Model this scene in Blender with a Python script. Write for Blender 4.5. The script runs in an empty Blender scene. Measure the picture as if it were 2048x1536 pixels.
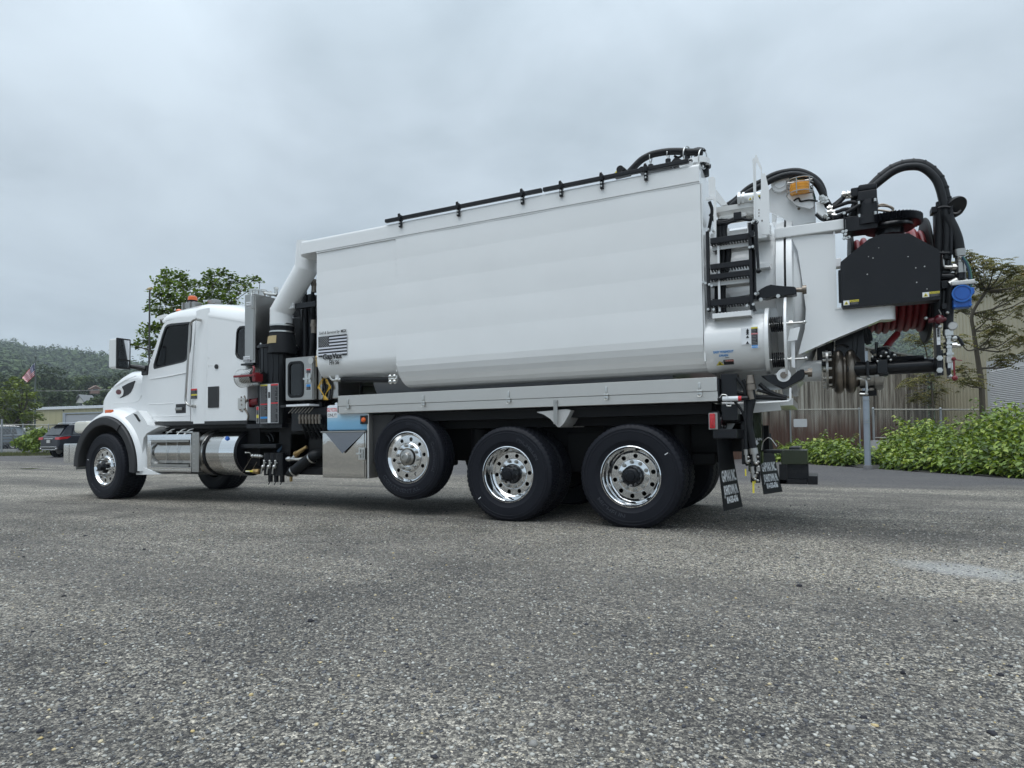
import bpy, bmesh, math, random
import numpy as np
from mathutils import Vector, Matrix, noise as mnoise
from mathutils.geometry import tessellate_polygon
random.seed(7)
rng = np.random.default_rng(7)
R = math.radians
PI = math.pi
S = bpy.context.scene
COL = S.collection

# ------------------------------------------------------------------ camera
CF, CPY = 1260.2, 833.6                    # focal length and principal row, in pixels of a 2048 wide picture
CYAW, CPIT, CROL = R(26.21), R(1.85), R(-.63)
CPOS = Vector((1.732, -6.168, .917))
_fw = Vector((-math.sin(CYAW)*math.cos(CPIT), math.cos(CYAW)*math.cos(CPIT), math.sin(CPIT)))
_rt = Vector((math.cos(CYAW), math.sin(CYAW), 0)); _up = _rt.cross(_fw)
CR = math.cos(CROL)*_rt + math.sin(CROL)*_up
CU = -math.sin(CROL)*_rt + math.cos(CROL)*_up
cam = bpy.data.objects.new('camera', bpy.data.cameras.new('camera')); COL.objects.link(cam)
cam.matrix_world = Matrix(((CR.x, CU.x, -_fw.x, CPOS.x), (CR.y, CU.y, -_fw.y, CPOS.y), (CR.z, CU.z, -_fw.z, CPOS.z), (0, 0, 0, 1)))
cam.data.sensor_width = 36; cam.data.lens = CF/2048*36
cam.data.shift_y = (CPY-768)/2048
cam.data.clip_start = .05; cam.data.clip_end = 4000
S.camera = cam

# ------------------------------------------------------------------ world: overcast
SUN_EL, SUN_AZ = R(73), R(190)
W = bpy.data.worlds.new('World'); S.world = W; W.use_nodes = True
wn = W.node_tree; wn.nodes.clear()
def N(nt, t, **k):
    n = nt.nodes.new(t)
    for a, b in k.items():
        if a == 'ins':
            for i, v in b.items(): n.inputs[i].default_value = v
        else: setattr(n, a, b)
    return n
def LK(nt, a, ao, b, bi): nt.links.new(a.outputs[ao], b.inputs[bi])
def MATH(nt, op, a, b=None, c=None, clamp=False):
    n = N(nt, 'ShaderNodeMath', operation=op, use_clamp=clamp)
    for i, v in enumerate((a, b, c)):
        if v is None: continue
        if isinstance(v, (int, float)): n.inputs[i].default_value = v
        else: nt.links.new(v, n.inputs[i])
    return n.outputs[0]
def MIX(nt, fac, a, b, blend='MIX'):
    n = N(nt, 'ShaderNodeMix', data_type='RGBA', blend_type=blend)
    for i, v in ((0, fac), (6, a), (7, b)):
        if isinstance(v, (int, float)): n.inputs[i].default_value = v
        elif isinstance(v, tuple): n.inputs[i].default_value = (*v[:3], 1)
        else: nt.links.new(v, n.inputs[i])
    return n.outputs[2]
def RAMP(nt, fac, stops, interp='LINEAR'):
    n = N(nt, 'ShaderNodeValToRGB'); n.color_ramp.interpolation = interp
    el = n.color_ramp.elements
    while len(el) < len(stops): el.new(.5)
    for e, (p, c) in zip(el, stops):
        e.position = p; e.color = (*c, 1) if isinstance(c, tuple) else (c, c, c, 1)
    nt.links.new(fac, n.inputs[0]); return n.outputs[0]
tc = N(wn, 'ShaderNodeTexCoord'); sep = N(wn, 'ShaderNodeSeparateXYZ'); LK(wn, tc, 'Generated', sep, 0)
zc = MATH(wn, 'ADD', MATH(wn, 'MAXIMUM', sep.outputs[2], 0), .22)
comb = N(wn, 'ShaderNodeCombineXYZ')
wn.links.new(MATH(wn, 'DIVIDE', sep.outputs[0], zc), comb.inputs[0]); wn.links.new(MATH(wn, 'DIVIDE', sep.outputs[1], zc), comb.inputs[1])
n1 = N(wn, 'ShaderNodeTexNoise', ins={'Scale': .8, 'Detail': 4, 'Roughness': .5, 'Distortion': .35}); LK(wn, comb, 0, n1, 'Vector')
n2 = N(wn, 'ShaderNodeTexNoise', ins={'Scale': 2.4, 'Detail': 6, 'Roughness': .55, 'Distortion': .3}); LK(wn, comb, 0, n2, 'Vector')
cl = MATH(wn, 'ADD', MATH(wn, 'MULTIPLY', n1.outputs[0], .72), MATH(wn, 'MULTIPLY', n2.outputs[0], .28))
ccol = RAMP(wn, cl, [(.36, (.34, .405, .465)), (.45, (.43, .505, .57)), (.53, (.52, .60, .675)), (.62, (.60, .69, .77))])
# an overcast sky is brighter overhead than low down
zg = MATH(wn, 'ADD', MATH(wn, 'MULTIPLY', MATH(wn, 'POWER', MATH(wn, 'MAXIMUM', sep.outputs[2], 0), 3.5), 2.9), 1.02)
cm = N(wn, 'ShaderNodeVectorMath', operation='SCALE'); wn.links.new(ccol, cm.inputs[0]); wn.links.new(zg, cm.inputs[3])
sky = N(wn, 'ShaderNodeTexSky', sky_type='NISHITA', sun_disc=False, sun_elevation=SUN_EL, sun_rotation=SUN_AZ)
bg1 = N(wn, 'ShaderNodeBackground', ins={'Strength': .05}); LK(wn, sky, 0, bg1, 0)
bg2 = N(wn, 'ShaderNodeBackground', ins={'Strength': 1.0}); LK(wn, cm, 0, bg2, 0)
mx = N(wn, 'ShaderNodeMixShader', ins={0: .94}); LK(wn, bg1, 0, mx, 1); LK(wn, bg2, 0, mx, 2)
wo = N(wn, 'ShaderNodeOutputWorld'); LK(wn, mx, 0, wo, 0)
sun = bpy.data.objects.new('sun', bpy.data.lights.new('sun', 'SUN')); COL.objects.link(sun)
sun.data.energy = 1.45; sun.data.angle = R(60); sun.data.color = (1, .97, .93)
sd = Vector((math.sin(SUN_AZ)*math.cos(SUN_EL), math.cos(SUN_AZ)*math.cos(SUN_EL), math.sin(SUN_EL)))
sun.rotation_euler = sd.to_track_quat('Z', 'Y').to_euler()
S.render.engine = 'CYCLES'
S.view_settings.view_transform = 'Standard'; S.view_settings.look = 'None'
S.view_settings.exposure = .13; S.view_settings.gamma = 1; S.view_settings.use_curve_mapping = False
S.cycles.use_denoising = True; S.cycles.max_bounces = 6; S.cycles.volume_bounces = 0
S.cycles.transparent_max_bounces = 12

# ------------------------------------------------------------------ photograph pixels to points of the place
def ray(px, py): return CR*((px-1024)/CF) - CU*((py-CPY)/CF) + _fw
def at(px, py, x=None, y=None, z=None, d=None):
    r = ray(px, py)
    if d is not None: return CPOS + r*d
    for i, v in enumerate((x, y, z)):
        if v is not None: return CPOS + r*((v-CPOS[i])/r[i])
KEY = dict(A=(120, 540, 3.2), B=(440, 540, 3.2), C=(600, 730, 5.297), D=(900, 730, 3.657), E=(1200, 280, 4.042), F=(1640, 290, 3.939),
           G=(1380, 580, 3.2), H=(1540, 600, 3.657), I=(0, 520, 3.49), J=(580, 460, 4.266), K=(1380, 600, 8.533), L=(1400, 860, 8.533),
           M=(1660, 560, 5.906), N=(740, 270, 2.844), O=(480, 840, 10.97), P=(0, 0, 1))
def P(k, u, v, **kw):
    a, b, c = KEY[k]; return at(a+u/c, b+v/c, **kw)
def Q(k, pts, y): return [(q.x, q.z) for q in (P(k, u, v, y=y) for u, v in pts)]

# ------------------------------------------------------------------ mesh builder
def axis_mat(p0, p1):
    d = (Vector(p1)-Vector(p0)); q = d.to_track_quat('Z', 'Y')
    return Matrix.Translation(Vector(p0)) @ q.to_matrix().to_4x4(), d.length
def catmull(pts, n=6):
    pts = [Vector(p) for p in pts]
    if len(pts) < 3: return pts
    out = []; e = [pts[0]*2-pts[1]] + pts + [pts[-1]*2-pts[-2]]
    for i in range(1, len(e)-2):
        a, b, c, d = e[i-1], e[i], e[i+1], e[i+2]
        for k in range(n):
            t = k/n
            out.append(.5*((2*b)+(-a+c)*t+(2*a-5*b+4*c-d)*t*t+(-a+3*b-3*c+d)*t**3))
    out.append(pts[-1]); return out
class MB:
    def __init__(s): s.v = []; s.f = []; s.mi = []; s.m = 0
    def add(s, vs, fs):
        o = len(s.v); s.v += [tuple(v) for v in vs]
        for f in fs: s.f.append(tuple(i+o for i in f)); s.mi.append(s.m)
        return s
    def addbm(s, bm, M=None):
        bm.verts.ensure_lookup_table()
        for i, v in enumerate(bm.verts): v.index = i
        s.add([(M @ v.co) if M else v.co.copy() for v in bm.verts], [[v.index for v in f.verts] for f in bm.faces]); bm.free(); return s
    def box(s, x0, x1, y0, y1, z0, z1, b=0, M=None):
        if x0 > x1: x0, x1 = x1, x0
        if y0 > y1: y0, y1 = y1, y0
        if z0 > z1: z0, z1 = z1, z0
        bm = bmesh.new()
        vs = [bm.verts.new((x, y, z)) for x in (x0, x1) for y in (y0, y1) for z in (z0, z1)]
        for f in ((0, 1, 3, 2), (4, 6, 7, 5), (0, 4, 5, 1), (2, 3, 7, 6), (0, 2, 6, 4), (1, 5, 7, 3)): bm.faces.new([vs[i] for i in f])
        if b > 0: bmesh.ops.bevel(bm, geom=bm.edges[:], offset=min(b, .45*min(x1-x0, y1-y0, z1-z0)), segments=2, affect='EDGES', profile=.5)
        return s.addbm(bm, M)
    def prism(s, pts, a0, a1, plane='xz', b=0, holes=()):
        """a 2-D outline (with holes) given thickness from a0 to a1"""
        def mk(p, a):
            return {'xz': (p[0], a, p[1]), 'yz': (a, p[0], p[1]), 'xy': (p[0], p[1], a)}[plane]
        loops = [list(pts)]+[list(h) for h in holes]
        tri = tessellate_polygon([[Vector((p[0], p[1], 0)) for p in l] for l in loops])
        flat = [p for l in loops for p in l]; n = len(flat)
        if b > 0 and not holes:
            bm = bmesh.new(); A = [bm.verts.new(mk(p, a0)) for p in flat]; B = [bm.verts.new(mk(p, a1)) for p in flat]
            bm.faces.new(A); bm.faces.new(B[::-1])
            for i in range(n): bm.faces.new((A[i], A[(i+1) % n], B[(i+1) % n], B[i]))
            bmesh.ops.bevel(bm, geom=bm.edges[:], offset=b, segments=2, affect='EDGES', profile=.5)
            bmesh.ops.recalc_face_normals(bm, faces=bm.faces)
            return s.addbm(bm)
        vs = [mk(p, a0) for p in flat]+[mk(p, a1) for p in flat]
        fs = [tuple(t) for t in tri]+[tuple(i+n for i in t[::-1]) for t in tri]
        o = 0
        for l in loops:
            m = len(l)
            for i in range(m): fs.append((o+i, o+(i+1) % m, n+o+(i+1) % m, n+o+i))
            o += m
        return s.add(vs, fs)
    def cyl(s, p0, p1, r, r2=None, seg=20, caps=True):
        M, L = axis_mat(p0, p1); r2 = r if r2 is None else r2
        vs = []; 
        for h, q in ((0, r), (L, r2)):
            vs += [M @ Vector((q*math.cos(2*PI*i/seg), q*math.sin(2*PI*i/seg), h)) for i in range(seg)]
        fs = [(i, (i+1) % seg, seg+(i+1) % seg, seg+i) for i in range(seg)]
        if caps: fs += [tuple(range(seg))[::-1], tuple(range(seg, 2*seg))]
        return s.add(vs, fs)
    def lathe(s, prof, p0, p1, seg=32, close=False, a0=0, a1=2*PI, mod=None):
        """prof = [(radius, height along the axis)]"""
        M, L = axis_mat(p0, p1); full = abs(a1-a0-2*PI) < 1e-6; n = seg if full else seg+1; k = len(prof)
        vs = []
        for i in range(n):
            a = a0+(a1-a0)*i/seg
            for j, (r, h) in enumerate(prof):
                rr = r if mod is None else r+mod(i, j)
                vs.append(M @ Vector((rr*math.cos(a), rr*math.sin(a), h)))
        fs = []
        for i in range(seg):
            i2 = (i+1) % n
            for j in range(k if close else k-1):
                j2 = (j+1) % k
                fs.append((i*k+j, i2*k+j, i2*k+j2, i*k+j2))
        return s.add(vs, fs)
    def tube(s, pts, r, seg=8, n=6, caps=True):
        pts = catmull(pts, n) if n > 1 else [Vector(p) for p in pts]
        vs = []; fs = []; prev = None; m = len(pts)
        for i, p in enumerate(pts):
            d = (pts[min(i+1, m-1)]-pts[max(i-1, 0)]).normalized()
            if prev is None:
                a = Vector((0, 0, 1)) if abs(d.z) < .9 else Vector((1, 0, 0)); u = d.cross(a).normalized()
            else: u = (prev-d*prev.dot(d)).normalized()
            prev = u; w = d.cross(u); rr = r(i/(m-1)) if callable(r) else r
            vs += [p+u*(rr*math.cos(2*PI*j/seg))+w*(rr*math.sin(2*PI*j/seg)) for j in range(seg)]
        for i in range(m-1):
            for j in range(seg):
                j2 = (j+1) % seg; fs.append((i*seg+j, i*seg+j2, (i+1)*seg+j2, (i+1)*seg+j))
        if caps: fs += [tuple(range(seg))[::-1], tuple(range((m-1)*seg, m*seg))]
        return s.add(vs, fs)
    def ball(s, c, r, seg=12, sz=1):
        prof = [(max(1e-4, r*math.sin(PI*i/8)), -r*sz*math.cos(PI*i/8)) for i in range(9)]
        c = Vector(c); return s.lathe(prof, c, c+Vector((0, 0, 1)), seg)
    def loft(s, secs, closed=False, caps=True):
        k = len(secs[0]); vs = [p for q in secs for p in q]; fs = []
        for i in range(len(secs)-1):
            for j in range(k if closed else k-1):
                j2 = (j+1) % k; fs.append((i*k+j, i*k+j2, (i+1)*k+j2, (i+1)*k+j))
        if closed and caps: fs += [tuple(range(k))[::-1], tuple(range((len(secs)-1)*k, len(secs)*k))]
        return s.add(vs, fs)
    def mesh(s, name, mats, sharp=35):
        me = bpy.data.meshes.new(name); me.from_pydata(s.v, [], s.f)
        if not isinstance(mats, (list, tuple)): mats = [mats]
        for m in mats: me.materials.append(m)
        if len(mats) > 1: me.polygons.foreach_set('material_index', s.mi)
        bm = bmesh.new(); bm.from_mesh(me); bmesh.ops.recalc_face_normals(bm, faces=bm.faces); bm.to_mesh(me); bm.free()
        if sharp:
            me.polygons.foreach_set('use_smooth', [True]*len(me.polygons)); me.set_sharp_from_angle(angle=R(sharp))
        me.update(); return me
    def build(s, name, mats, parent=None, label=None, sharp=35):
        o = bpy.data.objects.new(name, s.mesh(name, mats, sharp)); COL.objects.link(o)
        if parent: o.parent = parent
        if label: o['label'] = label
        if sharp: w = o.modifiers.new('wn', 'WEIGHTED_NORMAL'); w.keep_sharp = True; w.weight = 80
        return o
def npmesh(name, v, f, mat, smooth=False):
    """v (n,3), f (m,k) arrays to a mesh, fast"""
    me = bpy.data.meshes.new(name); n, k = f.shape
    me.vertices.add(len(v)); me.vertices.foreach_set('co', np.asarray(v, dtype=np.float32).ravel())
    me.loops.add(n*k); me.loops.foreach_set('vertex_index', f.astype(np.int32).ravel())
    me.polygons.add(n); me.polygons.foreach_set('loop_start', np.arange(0, n*k, k, dtype=np.int32))
    me.polygons.foreach_set('loop_total', np.full(n, k, dtype=np.int32))
    if smooth: me.polygons.foreach_set('use_smooth', np.ones(n, dtype=bool))
    me.update(calc_edges=True); me.validate(); me.materials.append(mat); return me
def link(name, me, parent=None):
    o = bpy.data.objects.new(name, me); COL.objects.link(o)
    if parent: o.parent = parent
    return o
def empty(name, label=None, cat=None, group=None, loc=(0, 0, 0), parent=None):
    o = bpy.data.objects.new(name, None); COL.objects.link(o); o.location = loc; o.empty_display_size = .3
    if parent: o.parent = parent
    return tag(o, label, cat, group)
def tag(o, label=None, cat=None, group=None, kind=None):
    for k, v in (('label', label), ('category', cat), ('group', group), ('kind', kind)):
        if v: o[k] = v
    return o
def text(name, s, size, M, mat, parent, ext=.0008, shear=0, align='CENTER', wx=1.0, bold=0, space=1, fit=None):
    c = bpy.data.curves.new(name, 'FONT'); c.body = s; c.size = size; c.extrude = ext; c.shear = shear; c.align_x = align
    c.offset = bold; c.space_character = space; c.resolution_u = 3
    o = bpy.data.objects.new(name, c); me = bpy.data.meshes.new_from_object(o); bpy.data.objects.remove(o)
    if fit: wx = fit/max(1e-4, max(v.co.x for v in me.vertices)-min(v.co.x for v in me.vertices))
    me.transform(M @ Matrix.Diagonal((wx, 1, 1, 1))); me.materials.clear(); me.materials.append(mat)
    return link(name, me, parent)
def face(loc, tilt=0, yaw=0):     # lettering plane that looks towards -Y
    return Matrix.Translation(Vector(loc)) @ Matrix.Rotation(yaw, 4, 'Z') @ Matrix.Rotation(-tilt, 4, 'Y') @ Matrix.Rotation(PI/2, 4, 'X')

# ------------------------------------------------------------------ materials
MT = {}
def mat(name, col, rough=.5, metal=0, coat=0, var=0, bump=0, scale=20, spec=.5, dirt=0, dirtcol=(.10, .095, .085), emit=None, trans=0, aniso=None, bscale=None):
    m = bpy.data.materials.new(name); m.use_nodes = True; nt = m.node_tree; b = nt.nodes['Principled BSDF']
    b.inputs['Base Color'].default_value = (*col, 1); b.inputs['Roughness'].default_value = rough; b.inputs['Metallic'].default_value = metal
    b.inputs['Coat Weight'].default_value = coat; b.inputs['Coat Roughness'].default_value = .06; b.inputs['Specular IOR Level'].default_value = spec
    b.inputs['Transmission Weight'].default_value = trans
    t = N(nt, 'ShaderNodeTexCoord')
    cur = None
    if var or dirt:
        n = N(nt, 'ShaderNodeTexNoise', ins={'Scale': scale, 'Detail': 5, 'Roughness': .6}); LK(nt, t, 'Object', n, 'Vector')
        cur = MIX(nt, n.outputs[0], tuple(c*(1-var) for c in col), tuple(min(1, c*(1+var)) for c in col))
        if dirt:
            d = N(nt, 'ShaderNodeTexNoise', ins={'Scale': 2.3, 'Detail': 8, 'Roughness': .7}); LK(nt, t, 'Object', d, 'Vector')
            fac = MATH(nt, 'MULTIPLY', RAMP(nt, d.outputs[0], [(.45, 0), (.75, 1)]), dirt)
            cur = MIX(nt, fac, cur, dirtcol)
            nt.links.new(MATH(nt, 'ADD', MATH(nt, 'MULTIPLY', fac, .4), rough), b.inputs['Roughness'])
        nt.links.new(cur, b.inputs['Base Color'])
    if bump:
        n = N(nt, 'ShaderNodeTexNoise', ins={'Scale': bscale or scale*4, 'Detail': 4}); LK(nt, t, 'Object', n, 'Vector')
        bp = N(nt, 'ShaderNodeBump', ins={'Strength': bump, 'Distance': .01}); nt.links.new(n.outputs[0], bp.inputs['Height']); LK(nt, bp, 0, b, 'Normal')
    if emit: b.inputs['Emission Color'].default_value = (*emit, 1); b.inputs['Emission Strength'].default_value = 1
    MT[name] = m; return m
WHITE = mat('white paint', (.79, .80, .80), .30, coat=.8, var=.02, scale=1.5, bump=.018, bscale=2.5, dirt=.12, dirtcol=(.60, .61, .60))
WHITE2 = mat('white plastic', (.72, .73, .72), .4, coat=.3, var=.02)
BLACK = mat('black paint', (.006, .0065, .009), .3, coat=.2, spec=.3, var=.25, scale=8)
SATIN = mat('satin black sheet', (.010, .011, .014), .42, var=.12, scale=6, bump=.05, bscale=9, dirt=.12, dirtcol=(.06, .06, .065), spec=0.3)
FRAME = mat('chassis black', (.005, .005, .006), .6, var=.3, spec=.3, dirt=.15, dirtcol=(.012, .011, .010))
RUBBER = mat('rubber hose', (.008, .009, .011), .5, var=.2, scale=30, spec=0.3)
TYRE = mat('tyre rubber', (.009, .010, .015), .5, var=.2, scale=14, bump=.12, bscale=60, dirt=.3, dirtcol=(.020, .022, .027), spec=0.2)
TYREL = mat('tyre lettering', (.020, .023, .032), .45)
FLAREM = mat('flare plastic', (.022, .022, .024), .55, var=.2, scale=12, bump=.1, dirt=.25, dirtcol=(.07, .065, .06))
CHROME = mat('polished aluminium', (.82, .83, .84), .07, 1, bump=.015, bscale=6)
MIRROR = mat('mirror stainless', (.62, .61, .59), .045, 1, bump=.10, bscale=5, var=.02)
STEEL = mat('brushed stainless', (.43, .42, .40), .3, 1, var=.05, scale=5, bump=.03, bscale=40)
TRAY = mat('matt stainless', (.60, .59, .565), .42, .85, var=.05, scale=2.5, bump=.03, bscale=5, dirt=.12, dirtcol=(.38, .36, .33))
ZINC = mat('zinc plated', (.62, .62, .60), .3, 1, var=.1, scale=60)
DULL = mat('dull cast steel', (.23, .20, .17), .35, .9, var=.3, scale=18, dirt=.3, dirtcol=(.12, .09, .07))
BRASS = mat('brass', (.42, .29, .13), .35, .9, var=.2)
RED = mat('red paint', (.19, .010, .015), .4, coat=.2)
REDHOSE = mat('red hose', (.20, .012, .016), .45, var=.15, scale=12, bump=.05)
REDHOSE2 = mat('bright red hose', (.30, .018, .018), .4, var=.15)
BLUEP = mat('blue paint', (.01, .10, .42), .4, coat=.2, var=.15)
YELLOW = mat('yellow cable', (.55, .33, .03), .45)
ORANGE = mat('orange lens', (.75, .13, .02), .2, coat=.5)
AMBER = mat('amber lens', (.80, .33, .015), .25, coat=.4, var=.1)
REDLENS = mat('red lens', (.50, .012, .018), .15, coat=.6)
DECAL = mat('black decal', (.008, .008, .010), .45)
PRINTW = mat('white print', (.75, .77, .79), .5)
CLABEL = {'w': PRINTW, 'k': mat('label black', (.02, .02, .022), .4), 'y': mat('label yellow', (.68, .58, .06), .4), 'r': mat('label red', (.6, .03, .04), .4),
          'b': mat('label blue', (.03, .25, .62), .4), 'g': mat('label grey', (.22, .22, .23), .5), 'o': mat('label orange', (.5, .07, .03), .4)}
LAB = list(CLABEL); LABM = [CLABEL[k] for k in LAB]
HLAMP = mat('headlamp lens', (.62, .60, .52), .12, coat=.8)
HUBB = mat('hub black', (.004, .005, .008), .3, coat=.1, spec=.3)
SHELLB = mat('dark trim', (.015, .015, .016), .35)
MESHG = mat('vent mesh', (.02, .02, .022), .4, .5)
BEIGE = mat('label tan', (.42, .33, .17), .5, var=.1)
PALEG = mat('pale grey plastic', (.50, .50, .49), .4, var=.05)
# clear and tinted glass
def glass(name, tint, rough=.02, ior=1.45, body=None, fac=.6):
    m = bpy.data.materials.new(name); m.use_nodes = True; nt = m.node_tree; nt.nodes.clear()
    tr = N(nt, 'ShaderNodeBsdfTransparent', ins={0: (*tint, 1)}); gl = N(nt, 'ShaderNodeBsdfGlossy', ins={'Roughness': rough, 0: (.9, .9, .9, 1)})
    base = tr
    if body:
        df = N(nt, 'ShaderNodeBsdfDiffuse', ins={0: (*body, 1)}); mm = N(nt, 'ShaderNodeMixShader', ins={0: fac}); LK(nt, tr, 0, mm, 1); LK(nt, df, 0, mm, 2); base = mm
    fr = N(nt, 'ShaderNodeFresnel', ins={0: ior}); x = N(nt, 'ShaderNodeMixShader'); LK(nt, fr, 0, x, 0); LK(nt, base, 0, x, 1); LK(nt, gl, 0, x, 2)
    o = N(nt, 'ShaderNodeOutputMaterial'); LK(nt, x, 0, o, 0); return m
GLASS = glass('tinted glass', (.80, .90, .85), ior=1.33)
GLASSD = glass('dark glass', (.05, .055, .06), ior=1.6)
MIRG = mat('mirror glass', (.7, .72, .74), .03, 1)
# glycol jug: pale plastic showing its blue fluid
def tank_mat():
    m = mat('glycol tank plastic', (.62, .70, .76), .3, coat=.2); nt = m.node_tree; b = nt.nodes['Principled BSDF']
    g = N(nt, 'ShaderNodeNewGeometry'); sp = N(nt, 'ShaderNodeSeparateXYZ'); LK(nt, g, 'Position', sp, 0)
    n = N(nt, 'ShaderNodeTexNoise', ins={'Scale': 2}); LK(nt, g, 'Position', n, 'Vector')
    h = MATH(nt, 'ADD', sp.outputs[2], MATH(nt, 'MULTIPLY', n.outputs[0], .02))
    c = RAMP(nt, MATH(nt, 'MULTIPLY_ADD', h, 1/.4, -1.02/.4), [(.0, (.14, .32, .50)), (.3, (.20, .42, .60)), (.48, (.40, .58, .70)), (.58, (.64, .70, .75))])
    nt.links.new(c, b.inputs['Base Color']); b.inputs['Subsurface Weight'].default_value = .1; return m
GLYC = tank_mat()
def label(name, x0, x1, z0, z1, y, rows, parent, side=None, lines=True):
    """flat printed sticker on a face that looks towards -Y; rows = [(colour, share of the height, lettering)]"""
    m = MB(); m.m = LAB.index('w'); m.box(x0-.004, x1+.004, y-.0015, y, z0-.004, z1+.004)
    zz = z1; H = z1-z0
    for row in rows:
        c, h = row[0], row[1]*H
        m.m = LAB.index(c); m.box(x0, x1, y-.0025, y-.0014, zz-h, zz)
        if lines and c in 'kg' and h > .02:
            m.m = LAB.index('g' if c == 'k' else 'w'); k = max(1, int(h/.014)); 
            for i in range(k):
                q = zz-h*(i+.5)/k; w = random.uniform(.5, .92)*(x1-x0)
                m.box(x0+.08*(x1-x0), x0+.08*(x1-x0)+w, y-.0032, y-.0024, q-.0022, q+.0022)
        zz -= h
    o = m.build(name, LABM, parent, sharp=0)
    zz = z1
    for row in rows:
        h = row[1]*H
        if len(row) > 2 and row[2]:
            s = row[2]; cc = CLABEL['k' if row[0] in 'wy' else 'w']
            if len(row) > 3: cc = CLABEL[row[3]]
            sz = min(h*.95, 1.7*(x1-x0)/max(1, len(s)))
            t = text('lettering', s, sz, face(((x0+x1)/2, y-.0036, zz-h/2-sz*.34)), cc, None, .0004)
            t.parent = o
        zz -= h
    return o
def warn(x0, x1, z0, z1, y, parent, word='CAUTION'):
    """white square with a warning triangle, beside a coloured header over small print"""
    m = MB(); h = z1-z0; m.m = LAB.index('w'); m.box(x0, x1, y-.0015, y, z0, z1)
    m.m = LAB.index('y'); c = x0+h*.55; m.prism([(c-h*.42, z0+h*.12), (c+h*.42, z0+h*.12), (c, z0+h*.88)], y-.0026, y-.0014)
    m.m = LAB.index('k'); m.prism([(c-h*.16, z0+h*.22), (c+h*.16, z0+h*.22), (c, z0+h*.6)], y-.0034, y-.0025)
    xs = x0+h*1.15; m.m = LAB.index('y'); m.box(xs, x1, y-.0026, y-.0014, z0+h*.55, z1)
    m.m = LAB.index('k'); m.box(xs, x1, y-.0026, y-.0014, z0, z0+h*.55)
    m.m = LAB.index('g')
    for i in range(3): m.box(xs+.01, x1-.01, y-.0034, y-.0025, z0+h*(.1+.15*i), z0+h*(.14+.15*i))
    o = m.build('warning_label', LABM, parent, sharp=0)
    text('lettering', word, h*.42, face(((xs+x1)/2, y-.0036, z0+h*.62)), CLABEL['k'], o, .0004)
    return o

# ================================================================== THE TRUCK
T = empty('vacuum_truck', 'white three-rear-axle vacuum tanker truck with a hose reel on its tail', 'truck')
XF, XT, XM, XR = -8.57, -2.70, -1.37, 0.0          # front, lifted, middle and rear axles
ZH = .51

# ---- chassis
b = MB()
for y in (.80, 1.60): b.box(-9.35, 1.18, y, y+.075, .74, 1.02)
for x in (-9.2, -7.6, -6.2, -4.6, -3.4, -2.0, -.68, .62): b.box(x, x+.08, .875, 1.6, .78, 1.0)
b.build('frame_rail', FRAME, T)
b = MB(); b.box(-5.55, 1.0, .35, 2.1, 1.03, 1.22); b.box(-3.2, .78, .12, 2.3, 1.12, 1.228); b.build('subframe', FRAME, T)
b = MB()
b.cyl((-5.6, 1.2, .78), (-1.6, 1.2, .62), .055); b.cyl((-1.2, 1.2, .6), (-.1, 1.2, .58), .05); b.build('drive_shaft', FRAME, T)
b = MB(); b.box(-8.2, -6.7, .95, 1.5, .62, 1.2, .05); b.cyl((-6.7, 1.22, .8), (-5.7, 1.22, .78), .24, .16); b.build('gearbox', FRAME, T)
for x in (XM, XR):
    b = MB(); b.cyl((x, .62, ZH), (x, 1.82, ZH), .085); b.ball((x, 1.22, ZH+.03), .24); b.cyl((x, 1.22, ZH+.03), (x-.35, 1.22, ZH+.08), .12, .07)
    b.build('drive_axle', FRAME, T)
b = MB(); b.cyl((XT, .4, .69), (XT, 2.05, .69), .07); b.box(XT-.12, XT+.12, .66, .8, .62, .95); b.box(XT-.12, XT+.12, 1.62, 1.76, .62, .95); b.build('lift_axle', FRAME, T)
b = MB(); b.box(XF-.06, XF+.06, .4, 2.05, .38, .48); b.build('steer_axle', FRAME, T)
for y in (.70, 1.68):
    b = MB(); b.box(-2.05, .72, y, y+.1, .60, .72, .02); b.box(-.95, -.42, y-.02, y+.12, .5, .98, .04)
    b.build('walking_beam', FRAME, T)
    b = MB()
    for i in range(4): b.box(XF-.75+.06*i, XF+.75-.06*i, y+.02, y+.1, .50+.016*i, .514+.016*i)
    b.build('leaf_spring', FRAME, T)
for x in (-2.05, -.35, .38):
    b = MB(); b.cyl((x, .62, .55), (x, .62, 1.02), .11); b.build('air_spring', FRAME, T)
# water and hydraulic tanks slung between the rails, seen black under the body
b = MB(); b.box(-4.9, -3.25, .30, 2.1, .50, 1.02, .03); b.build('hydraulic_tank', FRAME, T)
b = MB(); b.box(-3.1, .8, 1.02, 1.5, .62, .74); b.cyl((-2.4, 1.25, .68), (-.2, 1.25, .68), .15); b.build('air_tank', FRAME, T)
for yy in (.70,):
    b = MB(); b.box(-3.12, .86, yy, yy+.02, .80, 1.12); b.build('inner_panel', FRAME, T)

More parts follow.
